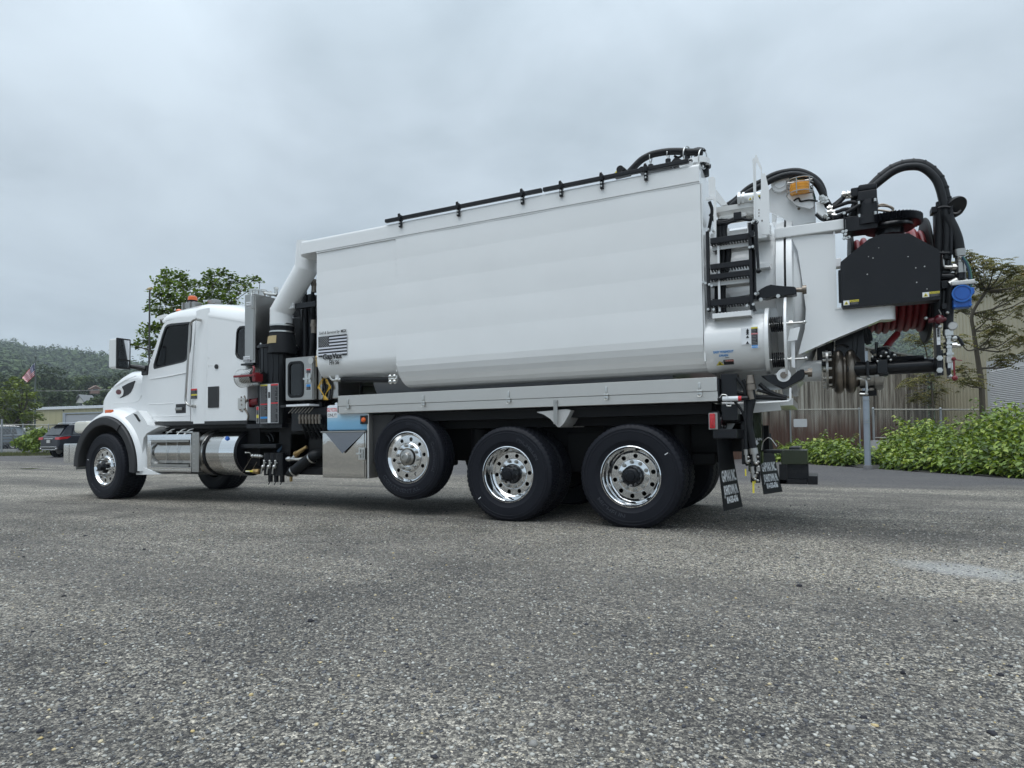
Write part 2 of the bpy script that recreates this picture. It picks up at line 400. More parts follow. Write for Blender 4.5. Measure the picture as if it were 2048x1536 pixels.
# ---- wheels
def plate_with_holes(b, ro, ri, rh, hr, n, h, th, seg=14):
    """disc face as a ring of sectors each with a round hand hole"""
    for k in range(n):
        a0 = 2*PI*k/n; da = 2*PI/n; c = a0+da/2; C = (rh*math.cos(c), rh*math.sin(c))
        bd = []
        for i in range(seg//2+1):                    # outer arc
            a = a0+da*i/(seg//2); bd.append((ro*math.cos(a), ro*math.sin(a)))
        for i in range(seg//2+1):
            a = a0+da-da*i/(seg//2); bd.append((ri*math.cos(a), ri*math.sin(a)))
        m = len(bd); hp = []
        for p in bd:
            a = math.atan2(p[1]-C[1], p[0]-C[0]); hp.append((C[0]+hr*math.cos(a), C[1]+hr*math.sin(a)))
        vs = [(p[0], -h, p[1]) for p in bd]+[(p[0], -h, p[1]) for p in hp]+[(p[0], -h+th, p[1]) for p in hp]
        fs = [(i, (i+1) % m, m+(i+1) % m, m+i) for i in range(m)]+[(m+i, m+(i+1) % m, 2*m+(i+1) % m, 2*m+i) for i in range(m)]
        b.add(vs, fs)
def tyre_mesh(Rt, w, lug=True, seg=180, name='tyre'):
    rb = .292
    # (radius, depth): outer bead, sidewall, shoulder, tread with grooves, and back down the inner side
    pr = [(rb, .018), (rb+.012, .006), (rb+.03, .003), (Rt*.68, -.006), (Rt*.685, -.008), (Rt*.70, -.008), (Rt*.79, -.012), (Rt*.845, -.010), (Rt*.85, -.013), (Rt*.865, -.013), (Rt*.87, -.009), (Rt*.90, -.007), (Rt*.905, -.010), (Rt*.915, -.010),
          (Rt*.92, -.004), (Rt*.955, .004), (Rt*.985, .014), (Rt, .028), (Rt+.001, .05)]
    ng = 4; out = list(pr); wt = w-.1
    for g in range(ng):
        y = .05+wt*(g+.5)/ng
        out += [(Rt+.002, y-.010), (Rt-.014, y-.008), (Rt-.014, y+.004), (Rt+.002, y+.006)]
    out += [(r, w-h) for r, h in pr[::-1]]
    def mod(i, j):
        r, h = out[j]
        if not lug: 
            return -.004 if (i % 3 == 0 and r > Rt*.98) else 0
        if r > Rt*.915 and (h < .06 or h > w-.06):
            return -.008 if i % 3 == 0 and r > Rt*.94 else 0
        if r > Rt-.002: return -.009 if (i+j) % 3 == 0 else 0
        return 0
    b = MB(); b.lathe(out, (0, 0, 0), (0, 1, 0), seg, mod=mod)
    b.v = [(x, y, max(z, -ZH+.001)) if Rt > .5 else (x, y, z) for x, y, z in b.v]
    return b.mesh(name, TYRE, sharp=30)
def arc_text(name, s, r, a_mid, size, y, mat_, flip=False, wx=1.0, sp=1.0, yaw=0):
    """lettering moulded along the sidewall; a_mid = angle of its middle (0 = +X, 90 deg = up)"""
    vs = []; fs = []; adv = []
    for ch in s:
        c = bpy.data.curves.new('t', 'FONT'); c.body = ch; c.size = size; c.extrude = .0012; c.align_x = 'CENTER'; c.resolution_u = 2; c.offset = size*.02
        o = bpy.data.objects.new('t', c); me = bpy.data.meshes.new_from_object(o); bpy.data.objects.remove(o)
        v = [tuple(q.co) for q in me.vertices]; f = [tuple(p.vertices) for p in me.polygons]
        wdt = (max(q[0] for q in v)-min(q[0] for q in v)) if v else size*.35
        adv.append((wdt*wx+size*.13*sp, v, f)); bpy.data.meshes.remove(me); bpy.data.curves.remove(c)
    tot = sum(a[0] for a in adv); pos = -tot/2
    for wd, v, f in adv:
        m = pos+wd/2; pos += wd
        ang = a_mid-(m/r) if not flip else a_mid+(m/r)
        o = len(vs)
        for q in v:
            rr = r+(q[1]-size*.35)*(1 if not flip else -1); t = q[0]*wx/r
            a = ang-t if not flip else ang+t
            vs.append((rr*math.cos(a), y-q[2], rr*math.sin(a)))
        fs += [tuple(i+o for i in p) for p in f]
    me = bpy.data.meshes.new(name); me.from_pydata(vs, [], fs); me.materials.append(mat_); me.update(); return me
# shared meshes, built once round the origin with the outer face at y = 0 and the wheel's axle along y
M_tyre_drive = tyre_mesh(.527, .28); M_tyre_tag = tyre_mesh(.505, .28, lug=False); M_tyre_steer = tyre_mesh(.535, .40)
b = MB(); b.lathe([(.300, .0), (.309, .004), (.311, .012), (.306, .020), (.295, .022), (.288, .03), (.284, .05), (.276, .062), (.270, .085), (.262, .10), (.257, .118), (.252, .132), (.235, .144)], (0, 0, 0), (0, 1, 0), 64)
plate_with_holes(b, .235, .172, .204, .0235, 10, -.144, .012); b.lathe([(.172, .144), (.168, .134), (.160, .130), (.105, .130)], (0, 0, 0), (0, 1, 0), 64)
b.lathe([(.30, .02), (.285, .1), (.27, .26), (.24, .26), (.24, .158)], (0, 0, 0), (0, 1, 0), 48)
M_rim_deep = b.mesh('rim', CHROME, sharp=28)
b = MB(); b.lathe([(.300, .0), (.309, .004), (.311, .012), (.306, .020), (.297, .020), (.291, .012), (.287, .010), (.278, .022), (.262, .040), (.250, .040)], (0, 0, 0), (0, 1, 0), 64)
plate_with_holes(b, .250, .180, .218, .024, 10, -.040, .02); b.lathe([(.180, .040), (.176, .028), (.165, .018), (.155, .016), (.112, .016), (.110, .06), (.085, .06)], (0, 0, 0), (0, 1, 0), 64)
b.lathe([(.30, .02), (.285, .1), (.27, .26), (.24, .26), (.24, .06)], (0, 0, 0), (0, 1, 0), 48)
M_rim_flat = b.mesh('rim', CHROME, sharp=28)
b = MB(); b.lathe([(.30, .02), (.285, .1), (.27, .26), (.24, .26), (.24, .10)], (0, 0, 0), (0, 1, 0), 48)
b.lathe([(.24, .10), (.10, .10)], (0, 0, 0), (0, 1, 0), 48); M_rim_plain = b.mesh('rim', FRAME)
b = MB(); b.lathe([(.112, .130), (.108, .10), (.100, .095), (.098, .04), (.086, .028), (.080, .018), (.072, .012), (.05, .010), (.045, -.002), (.001, -.004)], (0, 0, 0), (0, 1, 0), 28)
for k in range(10):
    a = 2*PI*k/10; b.cyl((.088*math.cos(a), .016, .088*math.sin(a)), (.088*math.cos(a), .04, .088*math.sin(a)), .011, seg=6)
M_hub_drive = b.mesh('hub', HUBB)
b = MB(); b.lathe([(.100, .06), (.095, -.0), (.066, -.01), (.062, -.022), (.058, -.045), (.05, -.055), (.03, -.058), (.03, -.05), (.001, -.05)], (0, 0, 0), (0, 1, 0), 28)
M_hub_cap = b.mesh('hub', STEEL)
b = MB(); b.lathe([(.100, .06), (.095, -.0), (.066, -.02), (.060, -.06), (.05, -.075), (.001, -.078)], (0, 0, 0), (0, 1, 0), 28)
for k in range(8):
    a = 2*PI*k/8; b.cyl((.05*math.cos(a), -.08, .05*math.sin(a)), (.05*math.cos(a), -.06, .05*math.sin(a)), .009, seg=6)
M_hub_steer = b.mesh('hub', HUBB)
b = MB(); b.cyl((0, 0, 0), (0, -.03, 0), .0165, seg=6); b.cyl((0, -.03, 0), (0, -.036, 0), .010, seg=8); b.cyl((0, .002, 0), (0, -.006, 0), .021, seg=14); M_nut = b.mesh('lug_nut', STEEL)
b = MB(); b.cyl((0, 0, 0), (0, -.05, 0), .0185, .013, seg=10); b.ball((0, -.05, 0), .013, 8); M_nut_long = b.mesh('lug_nut', STEEL)
b = MB(); b.box(-.004, .004, -.0135, -.0115, .415, .452); M_mark = b.mesh('inspection_mark', PRINTW)
def wheel(x, y, z, kind, far=False, letters=(), turn=0.0, steer=0.0, mark=None):
    w = empty('wheel', parent=T, loc=(x, y, z))
    w.rotation_euler = (0, 0, (PI if far else 0)+steer)
    ty = {'drive': M_tyre_drive, 'inner': M_tyre_drive, 'tag': M_tyre_tag, 'steer': M_tyre_steer}[kind]
    link('tyre', ty, w).rotation_euler = (0, turn, 0) if ty is M_tyre_tag else (0, 0, 0)
    link('rim', {'drive': M_rim_deep, 'inner': M_rim_plain, 'tag': M_rim_flat, 'steer': M_rim_flat}[kind], w).rotation_euler = (0, turn, 0)
    if kind != 'inner':
        link('hub', {'drive': M_hub_drive, 'tag': M_hub_cap, 'steer': M_hub_steer}[kind], w)
        if not far:
            for k in range(10):
                a = 2*PI*(k+.5)/10+turn
                n = link('lug_nut', M_nut_long if kind == 'steer' else M_nut, w); n.location = (.143*math.cos(a), .128 if kind == 'drive' else .016, .143*math.sin(a))
    for args in letters: link('lettering', arc_text('lettering', *args), w)
    if mark is not None: link('inspection_mark', M_mark, w).rotation_euler = (0, mark, 0)
    return w
wheel(XR, 0, ZH, 'drive', turn=.1, mark=R(58), letters=[('MICHELIN', .40, R(-122), .058, -.0105, TYREL, True, 1.3)])
wheel(XM, 0, ZH, 'drive', turn=.25, mark=R(232), letters=[('MICHELIN', .40, R(48), .058, -.0105, TYREL, False, 1.3)])
for x in (XM, XR):
    wheel(x, .33, ZH, 'inner'); wheel(x, 2.44, ZH, 'drive', far=True); wheel(x, 2.11, ZH, 'inner', far=True)
wheel(XT, .0, .69, 'tag', turn=.15, letters=[('CONTINENTAL', .395, R(-105), .062, -.0105, TYREL, True, 1.25), ('Continental', .40, R(2), .055, -.0105, TYREL, False, 1.2), ('NORTHERN HYBRID', .40, R(62), .035, -.0105, TYREL, False, 1.1)])
wheel(XT, 2.44, .69, 'tag', far=True)
wheel(XF, -.01, ZH+.005, 'steer', turn=.1, steer=R(-1.5), mark=R(-75), letters=[('MICHELIN', .41, R(-120), .05, -.0105, TYREL, True, 1.2)])
wheel(XF, 2.42, ZH+.005, 'steer', far=True)

# ---- body: the big white box
XB0, XBS, XB1 = -4.115, -2.845, .735
Zt = 3.345
def side_profile(y, zc, rad, bands, amp=.0022, arc=10):
    """near side from the top down, each band of sheet bowed a little, then rolled under"""
    pts = []
    for a, c in zip(bands[:-1], bands[1:]):
        for k in range(6):
            t = k/6; pts.append((y-amp*math.sin(PI*t), a+(c-a)*t))
    pts.append((y, bands[-1]))
    for k in range(1, arc+1):
        t = PI/2*k/arc; pts.append((y+rad-rad*math.cos(t), zc-rad*math.sin(t)))
    return pts
def body_shell(name, x0, x1, y, zc, rad, bands, nx, parent, label=None, arc=10, amp=.0022):
    near = side_profile(y, zc, rad, bands, amp, arc); yc = 1.22
    pr = [(yc, Zt)]+near+[(2*yc-a, c) for a, c in near[::-1]]
    secs = []
    for i in range(nx+1):
        x = x0+(x1-x0)*i/nx
        secs.append([(x, a+.0015*math.sin(x*7.3+c*3)+.001*math.sin(x*2.1+c*9), c) for a, c in pr])
    b = MB(); b.loft(secs, closed=True); return b.build(name, WHITE, parent, label, sharp=1.2)
bands = [Zt, 3.08, 2.775, 2.47, 2.16, 1.85]
body_shell('body_panel', XBS, XB1, 0, 1.85, .31, bands, 24, T, arc=7)
body_shell('front_body_panel', XB0, XBS+.02, .012, 1.93, .25, [Zt, 3.08, 2.775, 2.47, 2.16, 1.93], 8, T, arc=14)
b = MB()
for k in range(24):
    z = 1.65+k*.072; b.box(XBS-.004, XBS+.004, -.002, .006, z, z+.016+.02*random.random())
b.build('weld_seam', WHITE, T)
b = MB(); b.box(XB0, XB1, -.004, .03, Zt-.012, Zt+.010, .004); b.build('drip_edge', WHITE, T)
# grey round tank below the front body panel
b = MB(); b.lathe([(.001, 0), (.55, .0), (.62, .06), (.62, 3.9), (.001, 3.9)], (-3.55, .95, 1.86), (0, .95, 1.86), 48); b.build('water_tank', mat('tank grey', (.24, .25, .27), .4, coat=.3), T)
# header duct that runs along the roof edge
b = MB(); ZG0, ZG1 = Zt+.008, 3.535
prof = [(-.012, ZG0), (-.012, ZG1-.045), (.004, ZG1-.012), (.04, ZG1), (.62, ZG1), (.62, ZG0)]
secs = []
for x, tz, ty in ((-4.45, .06, .10), (-4.40, .015, .03), (-4.36, 0, 0), (-1, 0, 0), (.728, 0, 0)):
    secs.append([(x, max(a, -.012+ty), min(max(c, ZG0+tz*0), ZG1-tz)) for a, c in prof])
b.loft(secs, closed=True); b.build('roof_duct', WHITE, T)
b = MB(); b.box(-4.05, .72, .62, 2.44, Zt, Zt+.05); b.build('roof_panel', WHITE, T)
# rear end wall of the body
b = MB(); b.box(.737, .75, .02, 2.42, 1.62, 3.34); b.build('rear_wall', WHITE, T)
# pipe clamped along the roof edge
zp = ZG1+.028; xa = at(772, 443, y=-.01).x; xb = at(1378, 318, y=-.01).x
b = MB(); b.box(xa, at(1086, 390, y=-.01).x-.008, -.04, .006, zp-.021, zp+.021, .008); b.box(at(1086, 390, y=-.01).x+.008, xb, -.04, .006, zp-.021, zp+.021, .008)
b.build('roof_pipe', SATIN, T)
cb = MB(); cb.box(-.018, .018, -.03, .0, -.115, -.02, .003); cb.box(-.018, .018, -.052, .016, -.034, .032, .006); cb.cyl((-.010, -.045, .032), (.010, -.045, .032), .014); 
cb2 = MB()
for dz in (-.092, -.058): cb2.cyl((0, -.03, dz), (0, -.042, dz), .011, .009, seg=6)
cbm, cb2m = cb.mesh('pipe_clamp', BLACK), cb2.mesh('bolt', ZINC)
for px in (802, 918, 1046, 1123.5, 1205, 1293.5):
    x = at(px, 400 if px > 1000 else 430, y=-.02).x
    c = link('pipe_clamp', cbm, T); c.location = (x, -.015, zp); d = link('bolt', cb2m, c)
# small lump items on the roof duct
b = MB(); q = at(868, 421, y=.3); b.box(q.x-.04, q.x+.04, .3, .36, ZG1, ZG1+.03, .01); b.build('roof_fitting', WHITE2, T)

# flag and lettering printed on the front of the body
yd = -.004
def DX(u, v): p = P('K' if 0 else 'J', u, v, y=0); return p
fx0, fx1 = P('J', 244, 930, y=0).x, P('J', 486, 930, y=0).x
fz1, fz0 = P('J', 244, 913, y=0).z, P('J', 244, 1086, y=0).z
st = (fz1-fz0)/13
b = MB(); cx1 = fx0+(fx1-fx0)*.385
for i in range(7):
    z = fz1-2*i*st
    if i < 4 and i > 0 or i == 0: b.box(cx1 if i < 4 else fx0, fx1, yd-.001, yd+.001, z-st, z)
    elif i < 6: b.box(fx0, fx1, yd-.001, yd+.001, z-st, z)
    else: b.box(fx0, fx0+.065, yd-.001, yd+.001, z-st, z); b.box(fx1-.075, fx1, yd-.001, yd+.001, z-st, z)
b.box(fx0, cx1, yd-.001, yd+.001, fz1-7*st, fz1)
fl = b.build('flag_print', DECAL, T, sharp=0)
b = MB()
for r in range(9):
    n = 6 if r % 2 == 0 else 5
    for k in range(n):
        x = fx0+(cx1-fx0)*((k+.5)/6 + (0 if r % 2 == 0 else .5/6)); z = fz1-7*st*(r+.5)/9; s_ = st*.30
        pts = [(x+s_*(1 if j % 2 == 0 else .45)*math.sin(PI*j/5), z+s_*(1 if j % 2 == 0 else .45)*math.cos(PI*j/5)) for j in range(10)]
        b.prism(pts, yd-.0022, yd-.0012)
b.build('star', PRINTW, fl, sharp=0)
b = MB()
for i in range(6):      # the pale stripes are printed in off-white
    z = fz1-(2*i+1)*st; b.box(cx1 if i < 3 else fx0, fx1, yd-.0008, yd+.001, z-st, z)
b.build('stripe', mat('pale stripe', (.66, .68, .74), .5), fl, sharp=0)
fw = fx1-fx0; xc = (fx0+fx1)/2
text('lettering', 'GapVax', .094, face((xc-.005, yd-.002, fz0-.034)), DECAL, T, bold=.003, fit=fw*.68)
text('lettering', 'HV 56', .076, face((xc+.03, yd-.002, fz0-.108)), DECAL, T, bold=.002, fit=fw*.33)
text('lettering', 'Sold & Serviced by', .055, face((xc-.055, yd-.002, fz1+.026)), DECAL, T, shear=.35, fit=fw*.74)
text('lettering', 'MGX', .052, face((fx1-.05, yd-.002, fz1+.026)), DECAL, T, bold=.0012, fit=fw*.19)

# ---- stainless tray along the side
TX0, TX1 = -3.745, .853
b = MB(); b.box(TX0, TX1, -.012, .42, 1.33, 1.462, .004); b.build('tray_lid', TRAY, T)
b = MB(); b.box(TX0+.002, TX1+.004, -.006, .42, 1.235, 1.328, .004); b.build('hose_tray', TRAY, T)
b = MB(); b.box(TX1+.002, TX1+.016, .0, .40, 1.25, 1.45); b.box(TX0-.016, TX0-.002, .0, .40, 1.25, 1.45); b.build('tray_end', BLACK, T)
lb = MB(); lb.box(-.011, .011, -.014, .0, -.01, .075, .004); lb.box(-.026, .026, -.018, .0, -.02, .002, .004); lb.box(-.022, .022, -.012, .0, -.055, -.022, .003)
lb.tube([(-.018, -.02, -.03), (-.018, -.024, -.055), (0, -.026, -.062), (.018, -.024, -.055), (.018, -.02, -.03)], .003, 6, 3); lb.cyl((0, -.014, .055), (0, -.02, .055), .006, seg=8)
lm = lb.mesh('latch', ZINC)
for px in (696, 847, 1017.6, 1213, 1408 if 0 else 1399.6):
    l = link('latch', lm, T); l.location = (at(px, 800, y=-.015).x, -.012, 1.345)
# pouring chute hung below the tray, with its steel strap
q0 = Q('D', [(632, 343), (850, 322), (885, 330), (868, 365), (835, 425), (805, 455), (785, 455), (765, 430), (735, 390), (690, 360), (640, 350)], .02)
b = MB(); b.prism(q0, .02, .40, b=.006); [b.prism([(x+.028*k, z+.004) for x, z in q0], .40+.03*k, .428+.03*k) for k in range(4)]; b.build('pouring_chute', PALEG, T)
qs = P('D', 772, 270, y=-.012); b = MB(); b.box(qs.x-.024, qs.x+.024, -.020, -.013, 1.05, 1.305, .003); b.cyl((qs.x, -.02, 1.28), (qs.x, -.027, 1.28), .012, seg=8); b.build('chute_strap', STEEL, T)

# ---- toolbox, glycol tank, marker light behind the cab
x0, x1 = -4.04, -3.335
b = MB(); b.box(x0, x1, .03, .55, .425, 1.00, .006); tb = b.build('toolbox', MIRROR, T)
b = MB(); b.box(x0-.006, x1+.006, .0, .55, 1.001, 1.018, .003); b.build('toolbox_edge', STEEL, tb)
b = MB(); b.box(x0+.015, x1-.02, .018, .029, .44, .985, .005); b.build('door', MIRROR, tb)
dq = Q('C', [(250, 702), (462, 938), (690, 705)], .012)
b = MB(); b.add([(dq[0][0], .016, dq[0][1]), (dq[1][0], -.012, dq[1][1]), (dq[2][0], .016, dq[2][1]), (dq[0][0], .0175, dq[0][1]), (dq[1][0], -.0105, dq[1][1]), (dq[2][0], .0175, dq[2][1])], [(0, 1, 2), (3, 5, 4), (0, 3, 4, 1), (1, 4, 5, 2), (2, 5, 3, 0)])
b.build('placard_holder', mat('mirror with dark reflection', (.20, .20, .21), .05, 1, bump=.35, bscale=2.2), tb, sharp=0)  # metal colour darkened to paint in the dark shapes this panel mirrors
ql = P('C', 655, 940, y=0.01); b = MB(); b.box(ql.x-.05, ql.x+.05, .006, .017, ql.z-.075, ql.z+.075, .012)
b.box(ql.x-.03, ql.x-.01, -.012, .006, ql.z-.05, ql.z+.06, .004); b.box(ql.x+.01, ql.x+.03, -.012, .006, ql.z-.055, ql.z+.055, .004); b.box(ql.x-.07, ql.x+.02, -.022, -.008, ql.z-.012, ql.z+.012, .004)
b.build('latch', ZINC, tb)
gx0, gx1 = -3.985, -3.32
b = MB(); b.box(gx0, gx1, .04, .50, 1.022, 1.355, .03); b.box(gx0+.12, gx1, .06, .50, 1.34, 1.385, .012); gt = b.build('glycol_tank', GLYC, T)
text('lettering', 'GLYCOL', .062, face((gx0+.10, .0375, 1.27)), CLABEL['r'], gt, bold=.001, wx=.72)
text('lettering', 'ONLY!', .058, face((gx0+.10, .0375, 1.205)), CLABEL['k'], gt, wx=.85)
b = MB(); b.box(gx0+.02, gx0+.185, .0385, .0395, 1.19, 1.325); b.build('sticker', PRINTW, gt, sharp=0)
qm = P('C', 672, 582, y=0.02); b = MB(); b.box(qm.x-.055, qm.x+.06, .022, .0395, qm.z-.05, qm.z+.055, .005); ml = b.build('marker_bracket', BLACK, T)
b = MB(); b.lathe([(.001, -.012), (.02, -.010), (.030, 0), (.034, .012)], (qm.x, .012, qm.z), (qm.x, .1, qm.z), 18); b.build('marker_light', ORANGE, ml)
# mud guard panel in front of the lifted wheel
b = MB(); b.box(-3.318, -3.29, .03, .5, .43, 1.225); b.build('guard_post', TRAY, T)
b = MB(); b.prism(Q('C', [(768, 530), (1010, 530), (960, 600), (880, 740), (850, 900), (850, 1045), (770, 1020), (748, 985)], .10), .10, .55, b=.0); b.build('mud_guard', FLAREM, T)

# ---- cab
YC = .20
def AQ(pts, y=YC): return Q('A', pts, y)
door = [(610, 972), (585, 925), (566, 880), (560, 830), (563, 700), (568, 610), (600, 500), (632, 385), (648, 345), (672, 320), (740, 306), (857, 297), (850, 560), (835, 850), (838, 970)]
win = [(606, 632), (600, 622), (600, 600), (622, 510), (645, 415), (660, 366), (675, 350), (700, 343), (834, 331), (833, 480), (829, 520), (818, 555), (803, 578), (788, 588)]
def yface(z): return YC + max(0, z-1.95)*.05        # the glasshouse leans in a little
def lean(b): b.v = [(x, y+max(0, z-1.95)*.05 if y < 1.2 else y, z) for x, y, z in b.v]; return b
dq_ = AQ(door); dcx = sum(p[0] for p in dq_)/len(dq_); dcz = sum(p[1] for p in dq_)/len(dq_); dq_ = [(dcx+(p[0]-dcx)*.986, dcz+(p[1]-dcz)*.992) for p in dq_]
b = MB(); b.prism(AQ(door), YC+.045, YC+.055, holes=[AQ(win)]); lean(b).build('door_frame', SHELLB, T)
b = MB(); b.prism(dq_, YC-.006, YC+.04, holes=[AQ(win)]); dr = lean(b).build('door', WHITE, T)
b = MB()
b.tube([(x, YC-.004, z) for x, z in AQ([(572, 856), (650, 856), (728, 852)])], .008, 6, 3); b.tube([(x, YC-.004, z) for x, z in AQ([(590, 938), (700, 936), (832, 930)])], .008, 6, 2); b.build('door_moulding', WHITE, dr)
b = MB(); b.tube([(x, YC-.006, z) for x, z in AQ([(580, 700), (700, 680), (820, 655)])], .007, 6, 3); b.build('swage_line', WHITE, dr)
wi = [(p[0], p[1]) for p in AQ(win)]; cx = sum(p[0] for p in wi)/len(wi); cz = sum(p[1] for p in wi)/len(wi)
inner = [(cx+(p[0]-cx)*.93, cz+(p[1]-cz)*.93) for p in wi]
b = MB(); b.prism([(cx+(p[0]-cx)*1.02, cz+(p[1]-cz)*1.02) for p in wi], YC-.008, YC+.03, holes=[inner]); lean(b).build('window_seal', SHELLB, dr)
b = MB(); b.prism([(cx+(p[0]-cx)*.94, cz+(p[1]-cz)*.94) for p in wi], YC+.008, YC+.013); lean(b).build('window_glass', GLASS, dr)
hq = P('A', 775, 887, y=YC); b = MB(); b.box(hq.x-.115, hq.x+.12, YC-.008, YC+.004, hq.z-.072, hq.z+.072, .012); dh = b.build('handle_recess', SHELLB, dr)
b = MB(); b.box(hq.x-.105, hq.x+.05, YC-.03, YC-.010, hq.z-.028, hq.z+.018, .012); b.build('handle', STEEL, dr)
side = [(838, 970), (835, 850), (850, 560), (857, 297), (950, 291), (1198, 331), (1198, 962), (932, 969)]
sw = [(1121, 400), (1126, 378), (1140, 362), (1160, 358), (1196, 360), (1196, 572), (1155, 570), (1132, 558), (1120, 535)]
sq = AQ(side); sq = [(p[0]+.004 if i < 4 else p[0], p[1]) for i, p in enumerate(sq)]
b = MB(); b.prism(sq, YC, YC+.05, holes=[AQ(sw)]); cs = lean(b).build('cab_side', WHITE, T)
swi = AQ(sw); sx = sum(p[0] for p in swi)/9; sz = sum(p[1] for p in swi)/9
b = MB(); b.prism(swi, YC+.01, YC+.016); lean(b).build('side_window', GLASSD, cs)
b = MB(); b.prism([(sx+(p[0]-sx)*1.04, sz+(p[1]-sz)*1.03) for p in swi], YC-.006, YC+.02, holes=[[(sx+(p[0]-sx)*.9, sz+(p[1]-sz)*.92) for p in swi]]); lean(b).build('window_seal', SHELLB, cs)
# rounded bulge of the pillar behind the door
pz0, pz1 = AQ([(858, 930)])[0][1], AQ([(870, 300)])[0][1]; px0, px1 = AQ([(845, 700)])[0][0], AQ([(938, 700)])[0][0]
b = MB(); secs = []
for z, s_ in ((1.17, 1), (1.9, 1), (2.5, 1), (2.88, .8)):
    secs.append([(px0+.02+(px1-px0-.02)*k/10, YC+max(0, z-1.95)*.05+.003-.030*s_*math.sin(PI*min(1, k/10*1.02))**.6 if 0 < k < 10 else YC+max(0, z-1.95)*.05+.004, z+(.0 if z < 2 else .02*k/10)) for k in range(11)])
b.loft(secs, sharp if 0 else False); b.build('door_pillar', WHITE, cs, sharp=40)
b = MB(); vq = AQ([(950, 748), (1018, 880)]); b.box(vq[0][0], vq[1][0], YC-.012, YC-.001, vq[1][1], vq[0][1], .01); b.build('side_vent', SHELLB, cs)
b = MB(); vq = AQ([(1001, 618)])[0]; b.cyl((vq[0], YC-.008, vq[1]), (vq[0], YC+.004, vq[1]), .034, seg=20); b.build('filler_plug', SHELLB, cs)
b = MB()
for u, v in ((948, 560), (948, 612), (965, 610), (935, 905), (920, 915)):
    q = P('A', u, v, y=YC); b.cyl((q.x, YC-.004, q.z), (q.x, YC+.002, q.z), .008, seg=8)
b.build('rivet', WHITE2, cs)
lq = AQ([(850, 762), (889, 824)]); label('safety_label', lq[0][0], lq[1][0], lq[1][1], lq[0][1], YC-.03, [('r', .16, ''), ('k', .38), ('y', .14, ''), ('k', .32)], cs)
b = MB()
q = [P('A', u, v, y=YC-.045) for u, v in ((884, 318), (865, 325), (845, 352), (840, 420), (828, 620), (817, 780), (815, 835), (830, 862), (858, 872))]
b.tube([(p.x, YC-.075, p.z) for p in q], .016, 10, 4); b.cyl((q[0].x, YC-.08, q[0].z), (q[0].x, YC, q[0].z), .02); b.cyl((q[-1].x, YC-.08, q[-1].z), (q[-1].x, YC, q[-1].z), .022)
b.build('grab_rail', STEEL, T)
XCB = AQ([(1198, 600)])[0][0]; XCF = -7.86
# cab shell: back wall, floor, front and far side
b = MB(); b.box(XCB-.05, XCB, YC, 2.24, 1.17, 2.74, .02); b.build('cab_back', WHITE, T)
b = MB(); b.box(XCF, XCB-.05, YC+.04, 2.2, 1.12, 1.19); b.build('cab_floor', FRAME, T)
far = [(x, z) for x, z in AQ(door[:14]+side[3:8])]
b = MB(); b.prism([(XCF, 1.2), (XCF, 2.02), (-7.44, 2.83), (-6.6, 2.93), (XCB, 2.74), (XCB, 1.2)], 2.19, 2.24, holes=[[(-7.75, 2.02), (-7.42, 2.74), (-6.15, 2.74), (-6.15, 2.02)]]); b.build('far_cab_side', WHITE, T)
b = MB(); b.prism([(-7.75, 2.02), (-7.42, 2.74), (-6.15, 2.74), (-6.15, 2.02)], 2.205, 2.21); b.build('far_window_glass', GLASS, T)
b = MB(); b.add([(-7.9, .3, 2.04), (-7.9, 2.14, 2.04), (-7.42, 2.1, 2.84), (-7.42, .34, 2.84)], [(0, 1, 2, 3)]); b.build('windscreen', GLASS, T)
b = MB(); b.box(-7.95, -7.86, .25, 2.2, 1.2, 2.05, .02); b.build('bulkhead', WHITE, T)
# seats, wheel and dashboard seen through the glass
for y in (.45, 1.5):
    b = MB(); b.box(-7.05, -6.55, y, y+.48, 1.5, 1.62, .05); b.box(-6.62, -6.48, y+.02, y+.46, 1.6, 2.35, .05); b.box(-6.95, -6.65, y+.1, y+.38, 1.2, 1.5); b.build('seat', FRAME, T)
b = MB(); b.lathe([(.21+.014*math.cos(a), .014*math.sin(a)) for a in [2*PI*k/8 for k in range(8)]], (-7.2, .70, 2.02), (-7.0, .70, 2.2), 28, close=True); b.cyl((-7.2, .70, 2.02), (-7.45, .70, 1.8), .03); b.build('steering_wheel', FRAME, T)
b = MB(); b.box(-7.84, -7.45, .3, 2.1, 1.5, 2.02, .05); b.build('dashboard', FRAME, T)
b = MB(); b.tube([(-7.62, .27, 1.95), (-7.5, .3, 2.15), (-7.4, .4, 2.26), (-7.35, .5, 2.1)], .014, 8, 5); b.build('interior_grab_handle', YELLOW, T)
# roof
b = MB()
def roofsec(x, z0, z1):
    y0 = YC+max(0, z0-1.95)*.05
    pr = [(y0-.004, z0-.02), (y0-.006, z0+.02), (y0+.03, z0+(z1-z0)*.55), (y0+.12, z0+(z1-z0)*.86), (y0+.28, z1), (1.22, z1+.02)]
    return [(x, a, c) for a, c in pr]+[(x, 2.44-a, c) for a, c in pr[-2::-1]]
rl = [(660, 330, 660, 300), (690, 312, 690, 284), (760, 304, 760, 262), (857, 297, 830, 243), (900, 293, 900, 231), (950, 291, 960, 231), (1060, 308, 1040, 241), (1198, 331, 1198, 262)]
secs = []
for u0, v0, u1, v1 in rl:
    a = P('A', u0, v0, y=YC+.04); c = P('A', u1, v1, y=YC+.3)
    secs.append(roofsec(a.x, a.z, max(c.z, a.z+.03)))
b.loft(secs, closed=True); b.build('roof', WHITE, T, sharp=50)
b = MB(); vz = P('A', 630, 316, y=.35)
